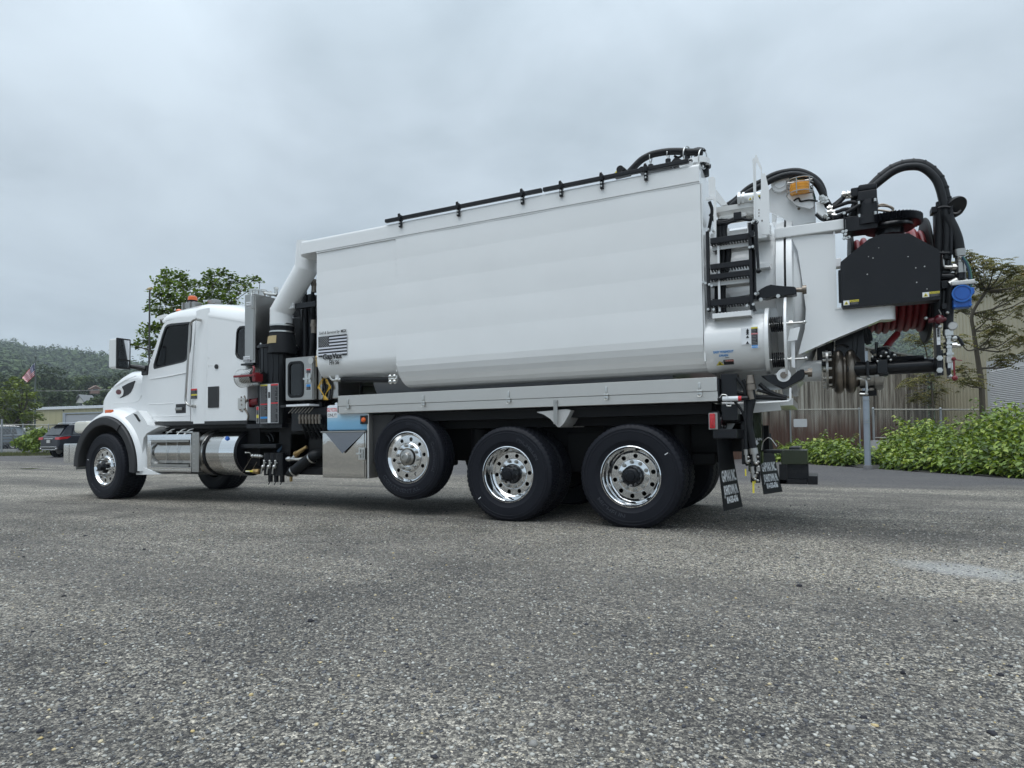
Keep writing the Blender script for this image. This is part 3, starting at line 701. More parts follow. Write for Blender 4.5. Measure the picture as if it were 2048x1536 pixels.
vs_ = [(P('A', 628, 316, y=.3).x, P('A', 628, 312, y=.3).z), (P('A', 640, 300, y=.3).x, P('A', 640, 298, y=.3).z), (P('A', 688, 284, y=.3).x, P('A', 688, 284, y=.3).z), (P('A', 684, 310, y=.3).x, P('A', 684, 312, y=.3).z), (P('A', 650, 320, y=.3).x, P('A', 650, 320, y=.3).z)]
b.prism(vs_, .26, 2.18, b=.006); b.build('sun_visor', WHITE, T)
# cowl between hood and door, a pillar
cw = AQ([(528, 668), (566, 668), (563, 700), (560, 830), (566, 880), (585, 925), (610, 972), (555, 990), (545, 960), (500, 900), (520, 890), (524, 760)], YC)
b = MB(); b.prism(cw, YC+.002, YC+.30, b=.0); b.build('cowl', WHITE, T)
# hood: lofted, narrower at the nose
def hood_y(x): return .28+max(0, (-8.02-x))*.10
def hoodsec(x, zt, yb=None, zb=1.30):
    ys = hood_y(x) if yb is None else yb; r = .30; out = [(x, ys, zb), (x, ys-.004, (zb+zt)/2-.1)]
    for k in range(9):
        t = PI/2*k/8; out.append((x, ys+r-r*math.cos(t)**.85, zt-r*.75+r*.75*math.sin(t)**.85))
    out.append((x, 1.22, zt+.03)); return out+[(px, 2.44-py, pz) for px, py, pz in out[-2::-1]]
b = MB(); secs = []
for x, zt in ((-8.03, 2.035), (-8.3, 2.075), (-8.6, 2.10), (-8.8, 2.05), (-9.0, 1.965), (-9.2, 1.86), (-9.30, 1.78)): secs.append(hoodsec(x, zt))
secs.append(hoodsec(-9.37, 1.70, hood_y(-9.37)+.03)); secs.append(hoodsec(-9.40, 1.62, hood_y(-9.4)+.09))
b.loft(secs); b.add(secs[-1], [tuple(range(len(secs[-1])))]); b.add(secs[0], [tuple(range(len(secs[0])))]); hd = b.build('hood', WHITE, T, sharp=50)
def on_hood(u, v, off=-.006):
    y = .34
    for _ in range(4): q = P('A', u, v, y=y); y = hood_y(q.x)
    return Vector((q.x, y+off, q.z))
def hoodplate(name, pts, off, th, m, parent):
    ps = [on_hood(u, v) for u, v in pts]; n = len(ps)
    b = MB(); tri = tessellate_polygon([[Vector((p.x, p.z, 0)) for p in ps]])
    vs = [(p.x, p.y-off, p.z) for p in ps]+[(p.x, p.y+th, p.z) for p in ps]
    b.add(vs, [tuple(t) for t in tri]+[(i, (i+1) % n, n+(i+1) % n, n+i) for i in range(n)]); return b.build(name, m, parent, sharp=0)
hoodplate('side_grille', [(398, 748), (440, 725), (481, 709), (470, 750), (455, 782), (440, 797), (410, 812), (386, 820), (409, 790), (411, 772)], .003, .01, MESHG, hd)
def ell(cu, cv, ru, rv, n=24): return [(cu+ru*math.cos(2*PI*k/n), cv+rv*math.sin(2*PI*k/n)) for k in range(n)]
hoodplate('emblem_ring', ell(386, 782, 25, 31), .008, .01, WHITE2, hd)
em = hoodplate('emblem', ell(381, 781, 16, 16), .014, .01, mat('emblem maroon', (.10, .018, .02), .35), hd)
b = MB(); q1 = on_hood(300, 800, -.002)
b.tube([on_hood(u, v, -.004) for u, v in ((330, 760), (370, 735), (430, 700), (490, 678))], .006, 6, 4); b.tube([on_hood(u, v, -.004) for u, v in ((345, 855), (420, 850), (500, 838), (524, 800))], .006, 6, 4); b.build('hood_crease', WHITE, hd)
# fender: swept round the front wheel
b = MB(); secs = []
FC = (XF, .515)
for k in range(33):
    t = R(-4+k*(184+4)/32); tt = max(0, min(1, (math.degrees(t)-40)/100))
    pr = [(.800, .028), (.812, .012), (.835, .018), (.87, .05), (.915, .12), (.955, .24), (.985, .42), (.985, .75)]
    fl_ = 1.0 if math.degrees(t) < 150 else max(.2, 1-(math.degrees(t)-150)/40)
    secs.append([(FC[0]+(.8+(r-.8)*fl_)*math.cos(t), y, FC[1]+(.8+(r-.8)*fl_)*math.sin(t)) for r, y in pr])
b.loft(secs)
fd = b.build('fender', WHITE, T, sharp=50)
b = MB(); secs = []
for k in range(33):
    t = R(-6+k*(186+0)/32); pr = [(.795, .03), (.80, -.012), (.785, -.03), (.70, -.036), (.670, -.028), (.655, .0), (.650, .10), (.66, .5), (.80, .5)]
    secs.append([(FC[0]+r*math.cos(t), y, FC[1]+r*math.sin(t)) for r, y in pr])
b.loft(secs, closed=True); b.build('fender_flare', FLAREM, fd, sharp=40)
b = MB(); ps_ = [(.672, -.034), (.70, -.040), (.785, -.034), (.80, -.016)]
t = R(56); b.tube([(FC[0]+r*math.cos(t), y-.002, FC[1]+r*math.sin(t)) for r, y in ps_], .006, 5, 2); b.build('flare_joint', FRAME, fd)
q = P('A', 312, 905, y=.06); b = MB(); b.box(q.x-.085, q.x+.085, .045, .09, q.z-.028, q.z+.028, .012); b.build('turn_signal', ORANGE, fd)
# white skirt below the door, behind the wheel arch
b = MB(); sk = Q('A', [(385, 965), (430, 935), (462, 918), (500, 900), (545, 960), (560, 990), (640, 1002), (600, 1020), (555, 1045), (535, 1075), (527, 1130), (525, 1262), (560, 1275), (640, 1308), (488, 1311), (480, 1200), (462, 1110), (430, 1020)], .06)
b.prism(sk, .06, .30, b=.0); b.build('skirt', WHITE, T)
b = MB(); b.prism(Q('A', [(470, 918), (490, 925), (515, 965), (505, 970)], .055), .050, .0595); b.build('skirt_vent', SHELLB, T)
b = MB(); b.box(-8.0, XCB, .22, .6, 1.10, 1.168); b.box(-7.9, -5.5, .34, .9, .55, 1.1); b.build('cab_mount', FRAME, T)
b = MB(); b.prism(Q('A', [(556, 976), (1198, 962), (1198, 985), (930, 990), (640, 996), (556, 990)], .19), .19, .4); b.build('cab_sill', SHELLB, T)
# bumper and headlamp
b = MB(); b.box(-9.82, -9.62, .06, 2.38, .56, .89, .02); b.box(-9.66, -9.40, .06, .10, .56, .89, .008); bp = b.build('bumper', CHROME, T)
b = MB(); b.box(-9.60, -9.35, .12, 2.3, .60, .80); b.build('bumper_mount', FRAME, bp)
b = MB(); b.box(-9.62, -9.22, .10, .48, 1.06, 1.27, .06); b.build('headlamp', HLAMP, T)
b = MB(); b.box(-9.62, -9.22, 1.96, 2.34, 1.06, 1.27, .06); b.build('headlamp', HLAMP, T)
b = MB(); b.box(-9.43, -9.38, .55, 1.89, .92, 1.72, .01); b.build('radiator_grille', CHROME, T)
# mirror
b = MB()
def mir(x, y0, y1, z0, z1): return [(x, y0, z0), (x, y1, z0), (x, y1, z1), (x, y0, z1)]
b.box(-8.20, -8.0, -.185, .045, 2.05, 2.515, .035); mr = b.build('mirror', WHITE2, T)
b = MB(); b.box(-8.02, -7.985, -.18, .04, 2.04, 2.52, .012); b.build('mirror_frame', SHELLB, mr)
b = MB(); b.box(-7.987, -7.982, -.155, .015, 2.19, 2.495); b.box(-7.987, -7.982, -.145, .005, 2.07, 2.165); b.build('mirror_glass', MIRG, mr, sharp=0)
b = MB(); b.tube([(-8.06, .03, 2.10), (-7.98, .12, 2.09), (-7.88, .21, 2.06)], lambda t: .03+.02*t, 10, 5); b.box(-7.96, -7.80, .185, .23, 1.96, 2.12, .02); b.build('mirror_arm', SHELLB, mr)
# far mirror
b = MB(); b.box(-8.20, -8.0, 2.44, 2.66, 2.05, 2.515, .035); b.build('mirror', WHITE2, T)
b = MB(); b.tube([(-8.06, 2.45, 2.10), (-7.9, 2.2, 2.06)], .03, 10, 1); b.build('mirror_arm', SHELLB, T)
# beacon on the roof
q = P('A', 849, 210, y=.45); b = MB(); b.box(q.x-.12, q.x+.12, .38, .52, q.z-.10, q.z+.0, .01); b.box(q.x-.14, q.x-.11, .36, .40, q.z-.17, q.z-.0); b.box(q.x+.02, q.x+.05, .36, .40, q.z-.15, q.z-.0); bk = b.build('beacon_bracket', STEEL, T)
b = MB(); b.cyl((q.x, .45, q.z), (q.x, .45, q.z+.035), .072); b.build('beacon_base', FRAME, bk)
b = MB(); b.lathe([(.070, .036), (.067, .080), (.062, .095), (.045, .106), (.001, .110)], (q.x, .45, q.z), (q.x, .45, q.z+1), 20); b.build('roof_beacon', ORANGE, bk)
for u, v, s_ in ((762, 254, .05),):
    q = P('A', u, v, y=.7); b = MB(); b.ball((q.x, .7, q.z-.02), s_*1.0, 12, .6); b.build('clearance_light', ORANGE, T)
q = P('A', 985, 205, y=.6); b = MB(); b.box(q.x-.09, q.x+.08, .55, .68, q.z-.04, q.z+.035, .015); b.box(q.x-.5, q.x-.1, .6, .66, q.z-.06, q.z-.045); b.build('roof_light', STEEL, T)
b = MB(); b.cyl((-7.0, 2.0, 2.95), (-7.0, 2.0, 3.05), .04); b.build('horn', STEEL, T)
# fuel tank with steps
TYc, TZc, TR = .44, .735, .335
b = MB(); b.lathe([(.001, 0), (TR-.03, 0), (TR, .03), (TR, 1.98), (TR-.004, 2.0)], (-7.76, TYc, TZc), (-5.7, TYc, TZc), 56); ft = b.build('fuel_tank', mat('polished tank', (.60, .59, .57), .14, 1, bump=.02, bscale=4), T)
b = MB(); b.lathe([(TR-.004, 0), (TR-.03, .018), (TR-.045, .004), (.001, .004)], (-5.76, TYc, TZc), (-5.6, TYc, TZc), 48); b.build('tank_end', BLACK, ft)
for xx, ww, rr, mm in ((-6.06, .30, .006, CHROME), (-6.40, .045, .016, FRAME), (-6.55, .10, .010, STEEL)):
    b = MB(); b.lathe([(TR, 0), (TR+rr, .004), (TR+rr, ww-.004), (TR, ww)], (xx, TYc, TZc), (xx+1, TYc, TZc), 56); b.build('tank_strap', mm, ft)
q = P('A', 1077, 1080, y=.18); b = MB(); b.cyl((q.x, .25, q.z-.03), (q.x, .15, q.z+.01), .034, .03); b.build('filler_cap', BLUEP, ft)
# step panel in front of the tank
sx0, sx1, sz0, sz1 = -7.62, -6.62, .455, 1.0
y0 = .075
b = MB(); b.box(sx0, sx1, y0, y0+.012, sz0, sz0+.07, .003); b.box(sx0, sx1, y0, y0+.012, sz1-.07, sz1, .003); b.box(sx0, sx0+.09, y0-.001, y0+.011, sz0+.07, sz1-.07, .003); b.box(sx1-.012, sx1, y0-.001, y0+.011, sz0+.07, sz1-.07)
b.box(sx0+.43, sx0+.437, y0+.01, y0+.06, sz0+.07, sz1-.07); b.box(sx0+.68, sx0+.687, y0+.01, y0+.06, sz0+.07, sz1-.07)
b.box(sx0, sx1, y0, .20, sz1-.004, sz1+.012); b.box(sx0, sx1, y0, .3, sz0-.004, sz0+.008)
stp = b.build('step_panel', CHROME, ft)
b = MB(); b.box(sx0+.11, sx1-.03, y0-.014, y0+.06, sz1-.105, sz1-.075, .003); b.box(sx0+.11, sx1-.03, y0-.014, y0+.06, sz0+.075, sz0+.11, .003); b.build('step_tread', STEEL, ft)
b = MB(); b.box(sx1+.005, sx1+.16, y0+.01, y0+.03, sz0-.0, sz1+.04, .003); b.build('bracket_plate', STEEL, ft)
b = MB()
for i in range(30):
    for z in (sz0+.03, sz1-.03): b.cyl((sx0+.03+i*.033, y0, z), (sx0+.03+i*.033, y0-.003, z), .006, seg=6)
for i in range(8): b.cyl((sx1+.06, y0+.01, sz0+.06+i*.07), (sx1+.06, y0+.006, sz0+.06+i*.07), .007, seg=6)
b.build('rivet', ZINC, ft)
b = MB()
for i, u in enumerate((700, 770, 815)):
    q = P('A', u, 1035, y=.2); b.box(q.x-.09, q.x+.06, .2, .24, q.z-.01, q.z+.005, M=Matrix.Translation((0, 0, 0))); b.tube([(q.x-.08, .2, q.z-.04), (q.x, .22, q.z+.02), (q.x+.06, .26, q.z+.05)], .008, 6, 3)
b.box(-6.95, -6.75, .2, .4, 1.03, 1.06, .01); b.build('step_clip', ZINC, ft)
b = MB(); q = P('A', 700, 990, y=.25); b.ball((q.x, .25, q.z), .035, 10); b.build('tank_vent', ZINC, ft)

# ---- equipment between cab and body
def tube_px(name, k, pts, y, r, m, parent=T, seg=8, n=6, build=True, b=None):
    """pts = (u, v) or (u, v, y)"""
    b = b or MB(); b.tube([P(k, p[0], p[1], y=(p[2] if len(p) > 2 else y)) for p in pts], r, seg, n)
    return b.build(name, m, parent) if build else b
# tall stainless cabinet
ax0, ax1 = P('A', 1182, 400, y=.16).x, -5.40
zt_ = P('A', 1182, 160, y=.16).z; zb_ = P('A', 1172, 600, y=.16).z
b = MB(); b.box(ax0, ax1, .16, .56, zb_, zt_, .006); cbn = b.build('stainless_cabinet', STEEL, T)
b = MB(); b.box(ax0+.02, ax1-.02, .150, .162, zb_+.04, zt_-.03, .004); b.build('cabinet_door', STEEL, cbn)
b = MB(); b.box(ax0-.03, ax1+.01, .12, .56, zb_-.03, zb_-.004); b.build('cabinet_base', BLACK, cbn)
b = MB(); q = P('A', 1238, 200, y=.15); b.tube([(q.x, .15, q.z+.10), (q.x, .115, q.z+.08), (q.x, .115, q.z-.08), (q.x, .15, q.z-.10)], .010, 8, 4); b.build('handle', ZINC, cbn)
for u0, v0, u1, v1 in ((1190, 208, 1229, 238), (1172, 556, 1217, 586)):
    a = P('A', u0, v0, y=.15); c = P('A', u1, v1, y=.15); label('sticker', a.x+.01, c.x-.01, c.z, a.z, .149, [('w', .5, 'HYDRAULIC'), ('g', .5)], cbn)
b = MB()
for i, (u, v, r) in enumerate(((1225, 135, .04), (1262, 135, .05), (1300, 140, .055), (1340, 150, .04), (1383, 125, .035), (1250, 150, .03))):
    q = P('A', u, v, y=.35+.03*i); b.cyl((q.x, q.y, q.z-.10), (q.x, q.y, q.z+.02), r*.7, seg=12); b.cyl((q.x, q.y, q.z+.0), (q.x, q.y, q.z+.03), r, seg=6)
b.tube([P('A', u, v, y=.4) for u, v in ((1215, 150), (1260, 125), (1320, 150), (1390, 160))], .02, 8, 4); b.build('cabinet_fitting', ZINC, cbn)
# dark hoses and uprights behind
b = MB(); b.box(-5.28, -5.15, .75, .9, 1.2, 3.15); b.box(-4.70, -4.60, .7, .8, 1.2, 3.3); b.box(-5.2, -4.2, 1.0, 2.3, 1.2, 3.1, .03); b.box(-5.42, -4.9, .6, 1.0, 1.2, 2.7, .05); b.build('blower_housing', BLACK, T)
b = MB()
for x, y in ((-4.92, .62), (-4.83, .66), (-4.50, .5)): b.cyl((x, y, 1.3), (x, y, 3.0), .055, seg=14)
b.build('upright_pipe', BLACK, T)
for u, v0, v1, yy, m in ((595, 70, 200, .42, MT['rubber hose']), (592, 330, 545, .30, RUBBER)):
    pts = [P('B', u+6, v0, y=yy), P('B', u, (v0+v1)/2, y=yy), P('B', u-12, v1, y=yy)]
    b = MB(); b.tube(pts, .024, 10, 6); h = b.build('upright_hose', m, T)
    b = MB(); b.cyl(pts[0]+Vector((0, 0, .02)), pts[0]-Vector((0, 0, .16)), .034, seg=12); b.cyl(pts[0]-Vector((0, 0, .03)), pts[0]-Vector((0, 0, .07)), .042, seg=6); b.build('hose_fitting', DULL, h)
b = MB(); a = P('B', 475, 218, y=.3); c = P('B', 606, 210, y=.3); b.box(a.x, c.x+.03, .28, .33, a.z-.075, a.z+.0, .004); br = b.build('duct_brace', BLACK, T)
b = MB(); b.box(a.x-.05, a.x+.03, .25, .28, a.z-.07, a.z+.02); b.build('brace_lug', WHITE, br)
b = MB()
for dz in (-.02, -.055): b.cyl((a.x+.01, .25, a.z+dz), (a.x+.01, .238, a.z+dz), .012, seg=6)
b.build('bolt', ZINC, br)
# white suction duct
YD = .30
pa, pb_, pc, pd = P('P', 562, 651, y=YD), P('P', 562.5, 624, y=YD), P('P', 612, 538, y=YD), P('P', 615, 500, y=YD)
b = MB(); rr = .152
d1 = (pb_-pa).normalized(); d2 = (pc-pb_).normalized(); d3 = (pd-pc).normalized()
def ring(c, nrm, r, seg=32):
    M, _ = axis_mat(c, c+nrm); return [M @ Vector((r*math.cos(2*PI*i/seg), r*math.sin(2*PI*i/seg), 0)) for i in range(seg)]
def mring(c, da, db, r, seg=32):          # mitred joint between two straight pipes
    nrm = (da+db).normalized(); base = ring(c-da*.001, da, r, seg); out = []
    for p in base: t = (c-p).dot(nrm)/da.dot(nrm); out.append(p+da*t)
    return out
def pipe(c0, c1, n0, n1, r):
    """straight pipe whose ends are cut on the mitre planes n0 and n1"""
    d = (c1-c0).normalized(); M, L = axis_mat(c0, c1); lo, hi = [], []
    for i in range(32):
        p = M @ Vector((r*math.cos(2*PI*i/32), r*math.sin(2*PI*i/32), 0))
        lo.append(p+d*((c0-p).dot(n0)/d.dot(n0))); hi.append(p+d*((c1-p).dot(n1)/d.dot(n1)))
    return [lo, hi]
m1, m2 = (d1+d2).normalized(), (d2+d3).normalized()
b.loft([s_+[s_[0]] for s_ in pipe(pa, pb_, d1, m1, rr)]); b.loft([s_+[s_[0]] for s_ in pipe(pb_, pc, m1, m2, rr)]); b.loft([s_+[s_[0]] for s_ in pipe(pc, pd+d3*.1, m2, d3, rr)])
du = b.build('suction_duct', WHITE, T)
# rubber sleeve and black filter barrel
fb = P('P', 556, 692, y=.42); fx, fy = fb.x, .42
ftz, fbz = P('P', 556, 690, y=.3).z, P('P', 545, 847, y=.2).z
b = MB(); b.lathe([(.158, 0), (.165, -.03), (.163, -.07), (.158, -.10), (.170, -.16), (.188, -.26), (.195, -.36), (.20, -.42)], (pa.x, YD+.02, pa.z+.02), (pa.x, YD+.02, pa.z+1), 32); slv = b.build('rubber_sleeve', RUBBER, T)
b = MB(); b.lathe([(.168, 0), (.171, 0), (.171, .022), (.168, .022)], (pa.x, YD+.02, pa.z-.02), (pa.x, YD+.02, pa.z+1), 32, close=True); b.lathe([(.172, 0), (.176, 0), (.176, .02), (.172, .02)], (pa.x, YD+.02, pa.z-.11), (pa.x, YD+.02, pa.z+1), 32, close=True); b.build('hose_clamp', ZINC, slv)
b = MB(); b.loft([[(pa.x+rr_*math.cos(a_), YD+.02+rr_*math.sin(a_), pa.z+zz_) for a_ in [-2.25+k*.12 for k in range(10)]] for rr_, zz_ in ((.199, -.27), (.187, -.165))]); b.build('tan_label', BEIGE, slv)
b = MB(); b.lathe([(.001, 0), (.20, 0), (.285, 0), (.290, -.02), (.290, -.045), (.262, -.05), (.262, -.95), (.26, -1.15), (.001, -1.15)], (fx, fy, ftz), (fx, fy, ftz+1), 40); fbr = b.build('filter_housing', BLACK, T)
b = MB()
for k in range(10):
    a = 2*PI*k/10; b.cyl((fx+.25*math.cos(a), fy+.25*math.sin(a), ftz), (fx+.25*math.cos(a), fy+.25*math.sin(a), ftz+.03), .013, seg=6)
b.build('bolt', ZINC, fbr)
b = MB()
for k in range(9):
    a = -PI/2+(k-4)*.28; b.box(fx+.262*math.cos(a)-.004, fx+.262*math.cos(a)+.004, fy+.262*math.sin(a)-.006, fy+.262*math.sin(a)+.006, ftz-.95, ftz-.06)
b.build('housing_rib', BLACK, fbr)
a = P('B', 262, 735, y=.13); c = P('B', 374, 976, y=.13)
b = MB(); b.box(a.x-.02, c.x+.02, .125, .14, c.z-.02, a.z+.02); b.build('label_plate', BLACK, fbr)
w3 = (c.x-a.x)
label('warning_label', a.x, a.x+w3*.40, c.z, a.z, .124, [('y', .04, ''), ('k', .46), ('r', .03, ''), ('k', .31), ('b', .05, ''), ('k', .11)], fbr)
label('warning_label', a.x+w3*.40+.012, a.x+w3*.56, c.z, a.z, .124, [('w', .2), ('k', .16), ('w', .64)], fbr)
label('warning_label', a.x+w3*.56+.012, c.x, c.z, a.z, .124, [('r', .04, ''), ('k', .44), ('r', .03, ''), ('k', .49)], fbr)
a2 = P('B', 238, 876, y=.15); c2 = P('B', 258, 978, y=.15); label('warning_label', a2.x, c2.x-.02, c2.z, a2.z, .14, [('r', .2, ''), ('k', .3), ('y', .2, ''), ('k', .3)], fbr)
b = MB(); b.box(fx-.36, fx+.33, .18, .66, fbz-.06, fbz-.0); b.box(fx-.5, fx+.2, .2, .6, .80, .86, .01); b.build('filter_mount', BLACK, T)
# perforated guard and red lever left of the barrel
gq0, gq1 = P('A', 1142, 695, y=.06), P('A', 1240, 695, y=.06)
b = MB(); nseg, nl = 26, 12; rad_ = .125; Lx = .30
gM, _ = axis_mat((gq0.x+.02, .09, gq0.z), (gq0.x+.3, .09, gq0.z+.01))
for i in range(nseg):
    for j in range(nl):
        o = .5*(j % 2); a0 = 2*PI*(i+o)/nseg; a1 = a0+2*PI*.28/nseg
        h0, h1 = Lx*j/nl, Lx*(j+1)/nl
        for s_, e_ in ((a0, a0+2*PI*.5/nseg), (a0+2*PI/nseg, a0+2*PI*.5/nseg)):
            w_ = .06; b.add([gM @ Vector((rad_*math.cos(t), rad_*math.sin(t), h)) for t, h in ((s_, h0), (s_+w_*1.4, h0), (e_+w_*1.4, h1), (e_, h1))], [(0, 1, 2, 3)])
b.lathe([(rad_, 0), (rad_+.004, 0), (rad_+.004, .012), (rad_, .012)], tuple(gM @ Vector((0, 0, 0))), tuple(gM @ Vector((0, 0, 1))), 24, close=True)
b.build('perforated_guard', ZINC, T)
b = MB(); b.cyl((gq0.x+.05, .09, gq0.z), (gq0.x+.45, .09, gq0.z), .07); b.build('silencer', FRAME, T)
b = MB(); a = P('A', 1110, 682, y=-.06); c = P('A', 1262, 690, y=-.06); b.box(a.x, c.x-.05, -.065, -.045, a.z-.016, a.z+.014, .006); b.tube([(c.x-.09, -.05, a.z), (c.x-.08, -.04, a.z+.09), (c.x-.12, -.02, a.z+.12)], .014, 8, 4); b.box(c.x-.12, c.x-.05, -.05, .1, a.z-.09, a.z+.04, .02); b.build('red_lever', RED, T)
b = MB(); q = P('A', 1200, 850, y=.25); b.box(q.x-.09, q.x+.07, .22, .34, q.z-.07, q.z+.06, .03); b.cyl((q.x+.05, .28, q.z), (q.x+.2, .28, q.z+.02), .05); b.build('red_valve', RED, T)
b = MB()
for pts in (((1160, 810), (1165, 840), (1160, 870), (1185, 895), (1205, 930), (1200, 960)), ((1180, 805), (1190, 840), (1175, 880), (1195, 900)), ((1160, 860), (1150, 890), (1170, 905))):
    b.tube([P('A', u, v, y=.2) for u, v in pts], .013, 6, 4)
for u, v in ((1165, 835), (1168, 862), (1195, 835), (1185, 890), (1268, 665), (1268, 706)): b.ball(P('A', u, v, y=.2), .022, 8)
b.build('small_hose', DULL, T)
b = MB(); b.box(P('A', 1140, 850, y=.19).x, P('A', 1185, 850, y=.19).x, .185, .2, P('A', 1160, 890, y=.19).z, P('A', 1160, 820, y=.19).z); b.build('inspection_plate', TRAY, T)
# control cabinet with window
x0, x1 = P('B', 422, 700, y=.10).x, P('B', 600, 700, y=.10).x; z0, z1 = P('B', 422, 838, y=.10).z, P('B', 422, 565, y=.10).z
b = MB(); b.box(x0, x1, .10, .60, z0, z1, .006); cc = b.build('control_cabinet', STEEL, T)
wx0, wx1, wz0, wz1 = P('B', 441, 700, y=.09).x, P('B', 533, 700, y=.09).x, P('B', 487, 812, y=.09).z, P('B', 487, 590, y=.09).z
def rrect(x0, x1, z0, z1, r, n=5):
    out = []
    for cx, cz, a0 in ((x1-r, z1-r, 0), (x0+r, z1-r, PI/2), (x0+r, z0+r, PI), (x1-r, z0+r, 1.5*PI)):
        out += [(cx+r*math.cos(a0+PI/2*k/n), cz+r*math.sin(a0+PI/2*k/n)) for k in range(n+1)]
    return out
b = MB(); b.prism([(x0+.012, z0+.012), (x1-.012, z0+.012), (x1-.012, z1-.012), (x0+.012, z1-.012)], .086, .099, holes=[rrect(wx0, wx1, wz0, wz1, .06)]); cdoor = b.build('cabinet_door', STEEL, cc)
b = MB(); b.prism(rrect(wx0-.012, wx1+.012, wz0-.012, wz1+.012, .07), .078, .092, holes=[rrect(wx0+.018, wx1-.018, wz0+.018, wz1-.018, .05)]); b.build('window_seal', RUBBER, cc)
b = MB(); b.prism(rrect(wx0+.01, wx1-.01, wz0+.01, wz1-.01, .05), .0935, .0965); b.build('cabinet_window', GLASSD, cc)
b = MB(); b.box(wx0, wx1, .0985, .0995, wz0, wz1)
for i in range(14): 
    q = Vector((random.uniform(wx0+.04, wx1-.03), .098, random.uniform(wz0+.05, wz1-.2))); b.cyl(q, q-Vector((0, .0012, 0)), random.uniform(.008, .02), seg=10)
b.build('valve_panel', DULL, cc)
qa = P('B', 566, 695, y=.085)
b = MB(); b.box(qa.x-.05, qa.x+.05, .072, .085, qa.z-.06, qa.z+.06, .006); b.box(qa.x-.07, qa.x+.05, .058, .074, qa.z-.015, qa.z+.01); b.box(qa.x-.02, qa.x, .056, .076, qa.z-.05, qa.z+.07); b.build('latch', ZINC, cc)
label('warning_label', qa.x-.035, qa.x+.04, qa.z-.155, qa.z-.075, .085, [('b', .4, ''), ('k', .6)], cc); label('warning_label', qa.x-.035, qa.x+.04, qa.z+.07, qa.z+.13, .085, [('r', .3, ''), ('k', .7)], cc)
q = P('B', 582, 580, y=.085); b = MB(); b.cyl((q.x, .085, q.z), (q.x, .080, q.z), .045); b.build('vent_disc', TRAY, cc)
# yellow wiring beside the cabinet
for s_ in range(2):
    for i in range(4):
        u = 640+i*7 if s_ == 0 else 690+i*5; sg = -1 if s_ == 0 else 1
        pts = [(668+sg*(4+i*3), 696+i*10), (668+sg*(18+i*5), 704+i*11), (668+sg*(30+i*4), 735+i*6), (668+sg*(24+i*2), 765), (668+sg*6, 800), (668+i*7+sg*3, 832)]
        tube_px('yellow_cable', 'B', pts, .12, .005, YELLOW, cc, 6, 5)
for pts in (((668, 665), (662, 720), (672, 770), (660, 830)), ((655, 680), (660, 740), (655, 800)), ((676, 690), (684, 745), (672, 810)), ((640, 640), (700, 700), (708, 760), (700, 830))):
    tube_px('wiring_loom', 'B', pts, .14, .013, RUBBER, cc, 6, 5)
b = MB(); b.box(x1+.01, x1+.36, .16, .6, z0, z1-.02, .02); b.build('cabinet_side', STEEL, cc)
# control label strip and lever row
b = MB(); a = P('B', 445, 870, y=.08); c = P('B', 592, 855, y=.08); b.box(a.x, c.x, .02, .20, a.z-.012, a.z+.014); ls = b.build('lever_shelf', PRINTW, T)
b = MB(); b.box(a.x-.10, a.x-.015, .02, .2, a.z-.02, a.z+.01); b.build('shelf_corner', SHELLB, ls)
b = MB()
for i in range(7):
    u = 445+i*21; tube_px('', 'B', [(u-6, 916), (u+12, 896), (u+26, 880)], .09, .007, STEEL, b=b, build=False, n=2, seg=6)
b.build('control_lever', STEEL, T)
b = MB()
for i in range(7):
    q = P('B', 512+i*21, 925, y=.14); b.cyl((q.x, .14, q.z), (q.x, .14, q.z-.12), .020, seg=8); b.cyl((q.x, .14, q.z-.03), (q.x, .14, q.z-.06), .028, seg=6); b.ball((q.x, .135, q.z-.11), .016, 8)
b.build('hydraulic_fitting', DULL, T)
b = MB(); b.box(a.x-.12, c.x+.35, .22, .6, 1.02, a.z-.02, .02); b.build('valve_block', BLACK, T)
for i in range(6):
    q = P('B', 515+i*25, 960, y=.16)
    b = MB(); b.tube([(q.x, .16, q.z), (q.x+.03, .2, q.z-.12), (q.x-.05+.02*i, .35, q.z-.28), (q.x-.1, .5, q.z-.3)], .018, 8, 5); b.build('hydraulic_hose', RUBBER, T)
# drain manifold: three black bodies with levers
for i in range(3):
    q = P('O', 585+i*128, 720, y=.16); z2 = P('O', 585, 1215, y=.16).z
    b = MB(); b.cyl((q.x, .20, q.z), (q.x, .20, z2), .066, seg=20); b.box(q.x-.07, q.x+.07, .17, .3, z2, q.z-.02, .01); b.cyl((q.x+.03, .2, z2), (q.x+.03, .2, z2-.09), .032, seg=10); b.tube([(q.x+.03, .2, z2-.08), (q.x+.0, .19, z2-.13)], .006, 6, 1)
    mf = b.build('strainer_body', BLACK, T)
    b = MB(); u = 530+i*123
    for p0, p1, r in (((u, 900), (u-5, 1010), .012), ((u-5, 1010), (u-45, 1050), .010), ((u-50, 1055), (u-65, 1180), .010)): b.cyl(P('O', *p0, y=.10), P('O', *p1, y=.10), r, seg=8)
    b.ball(P('O', u-20, 1025, y=.11), .028, 8); b.ball(P('O', u, 900, y=.11), .016, 8); b.cyl(P('O', u, 930, y=.11), P('O', u+45, 940, y=.11), .008, seg=6); b.build('lever', ZINC, mf)
q0, q1 = P('O', 505, 800, y=.16), P('O', 250, 785, y=.14)
b = MB(); b.cyl(q0, q1, .016, seg=10)
for t in (.15, .35, .55, .8): b.cyl(q0.lerp(q1, t), q0.lerp(q1, t+.1), .028, seg=6)
b.tube([q1, P('O', 215, 720, y=.12), P('O', 125, 716, y=.1)], .006, 6, 3); b.ball(P('O', 125, 716, y=.1), .012, 8); b.build('drain_cock', ZINC, T)
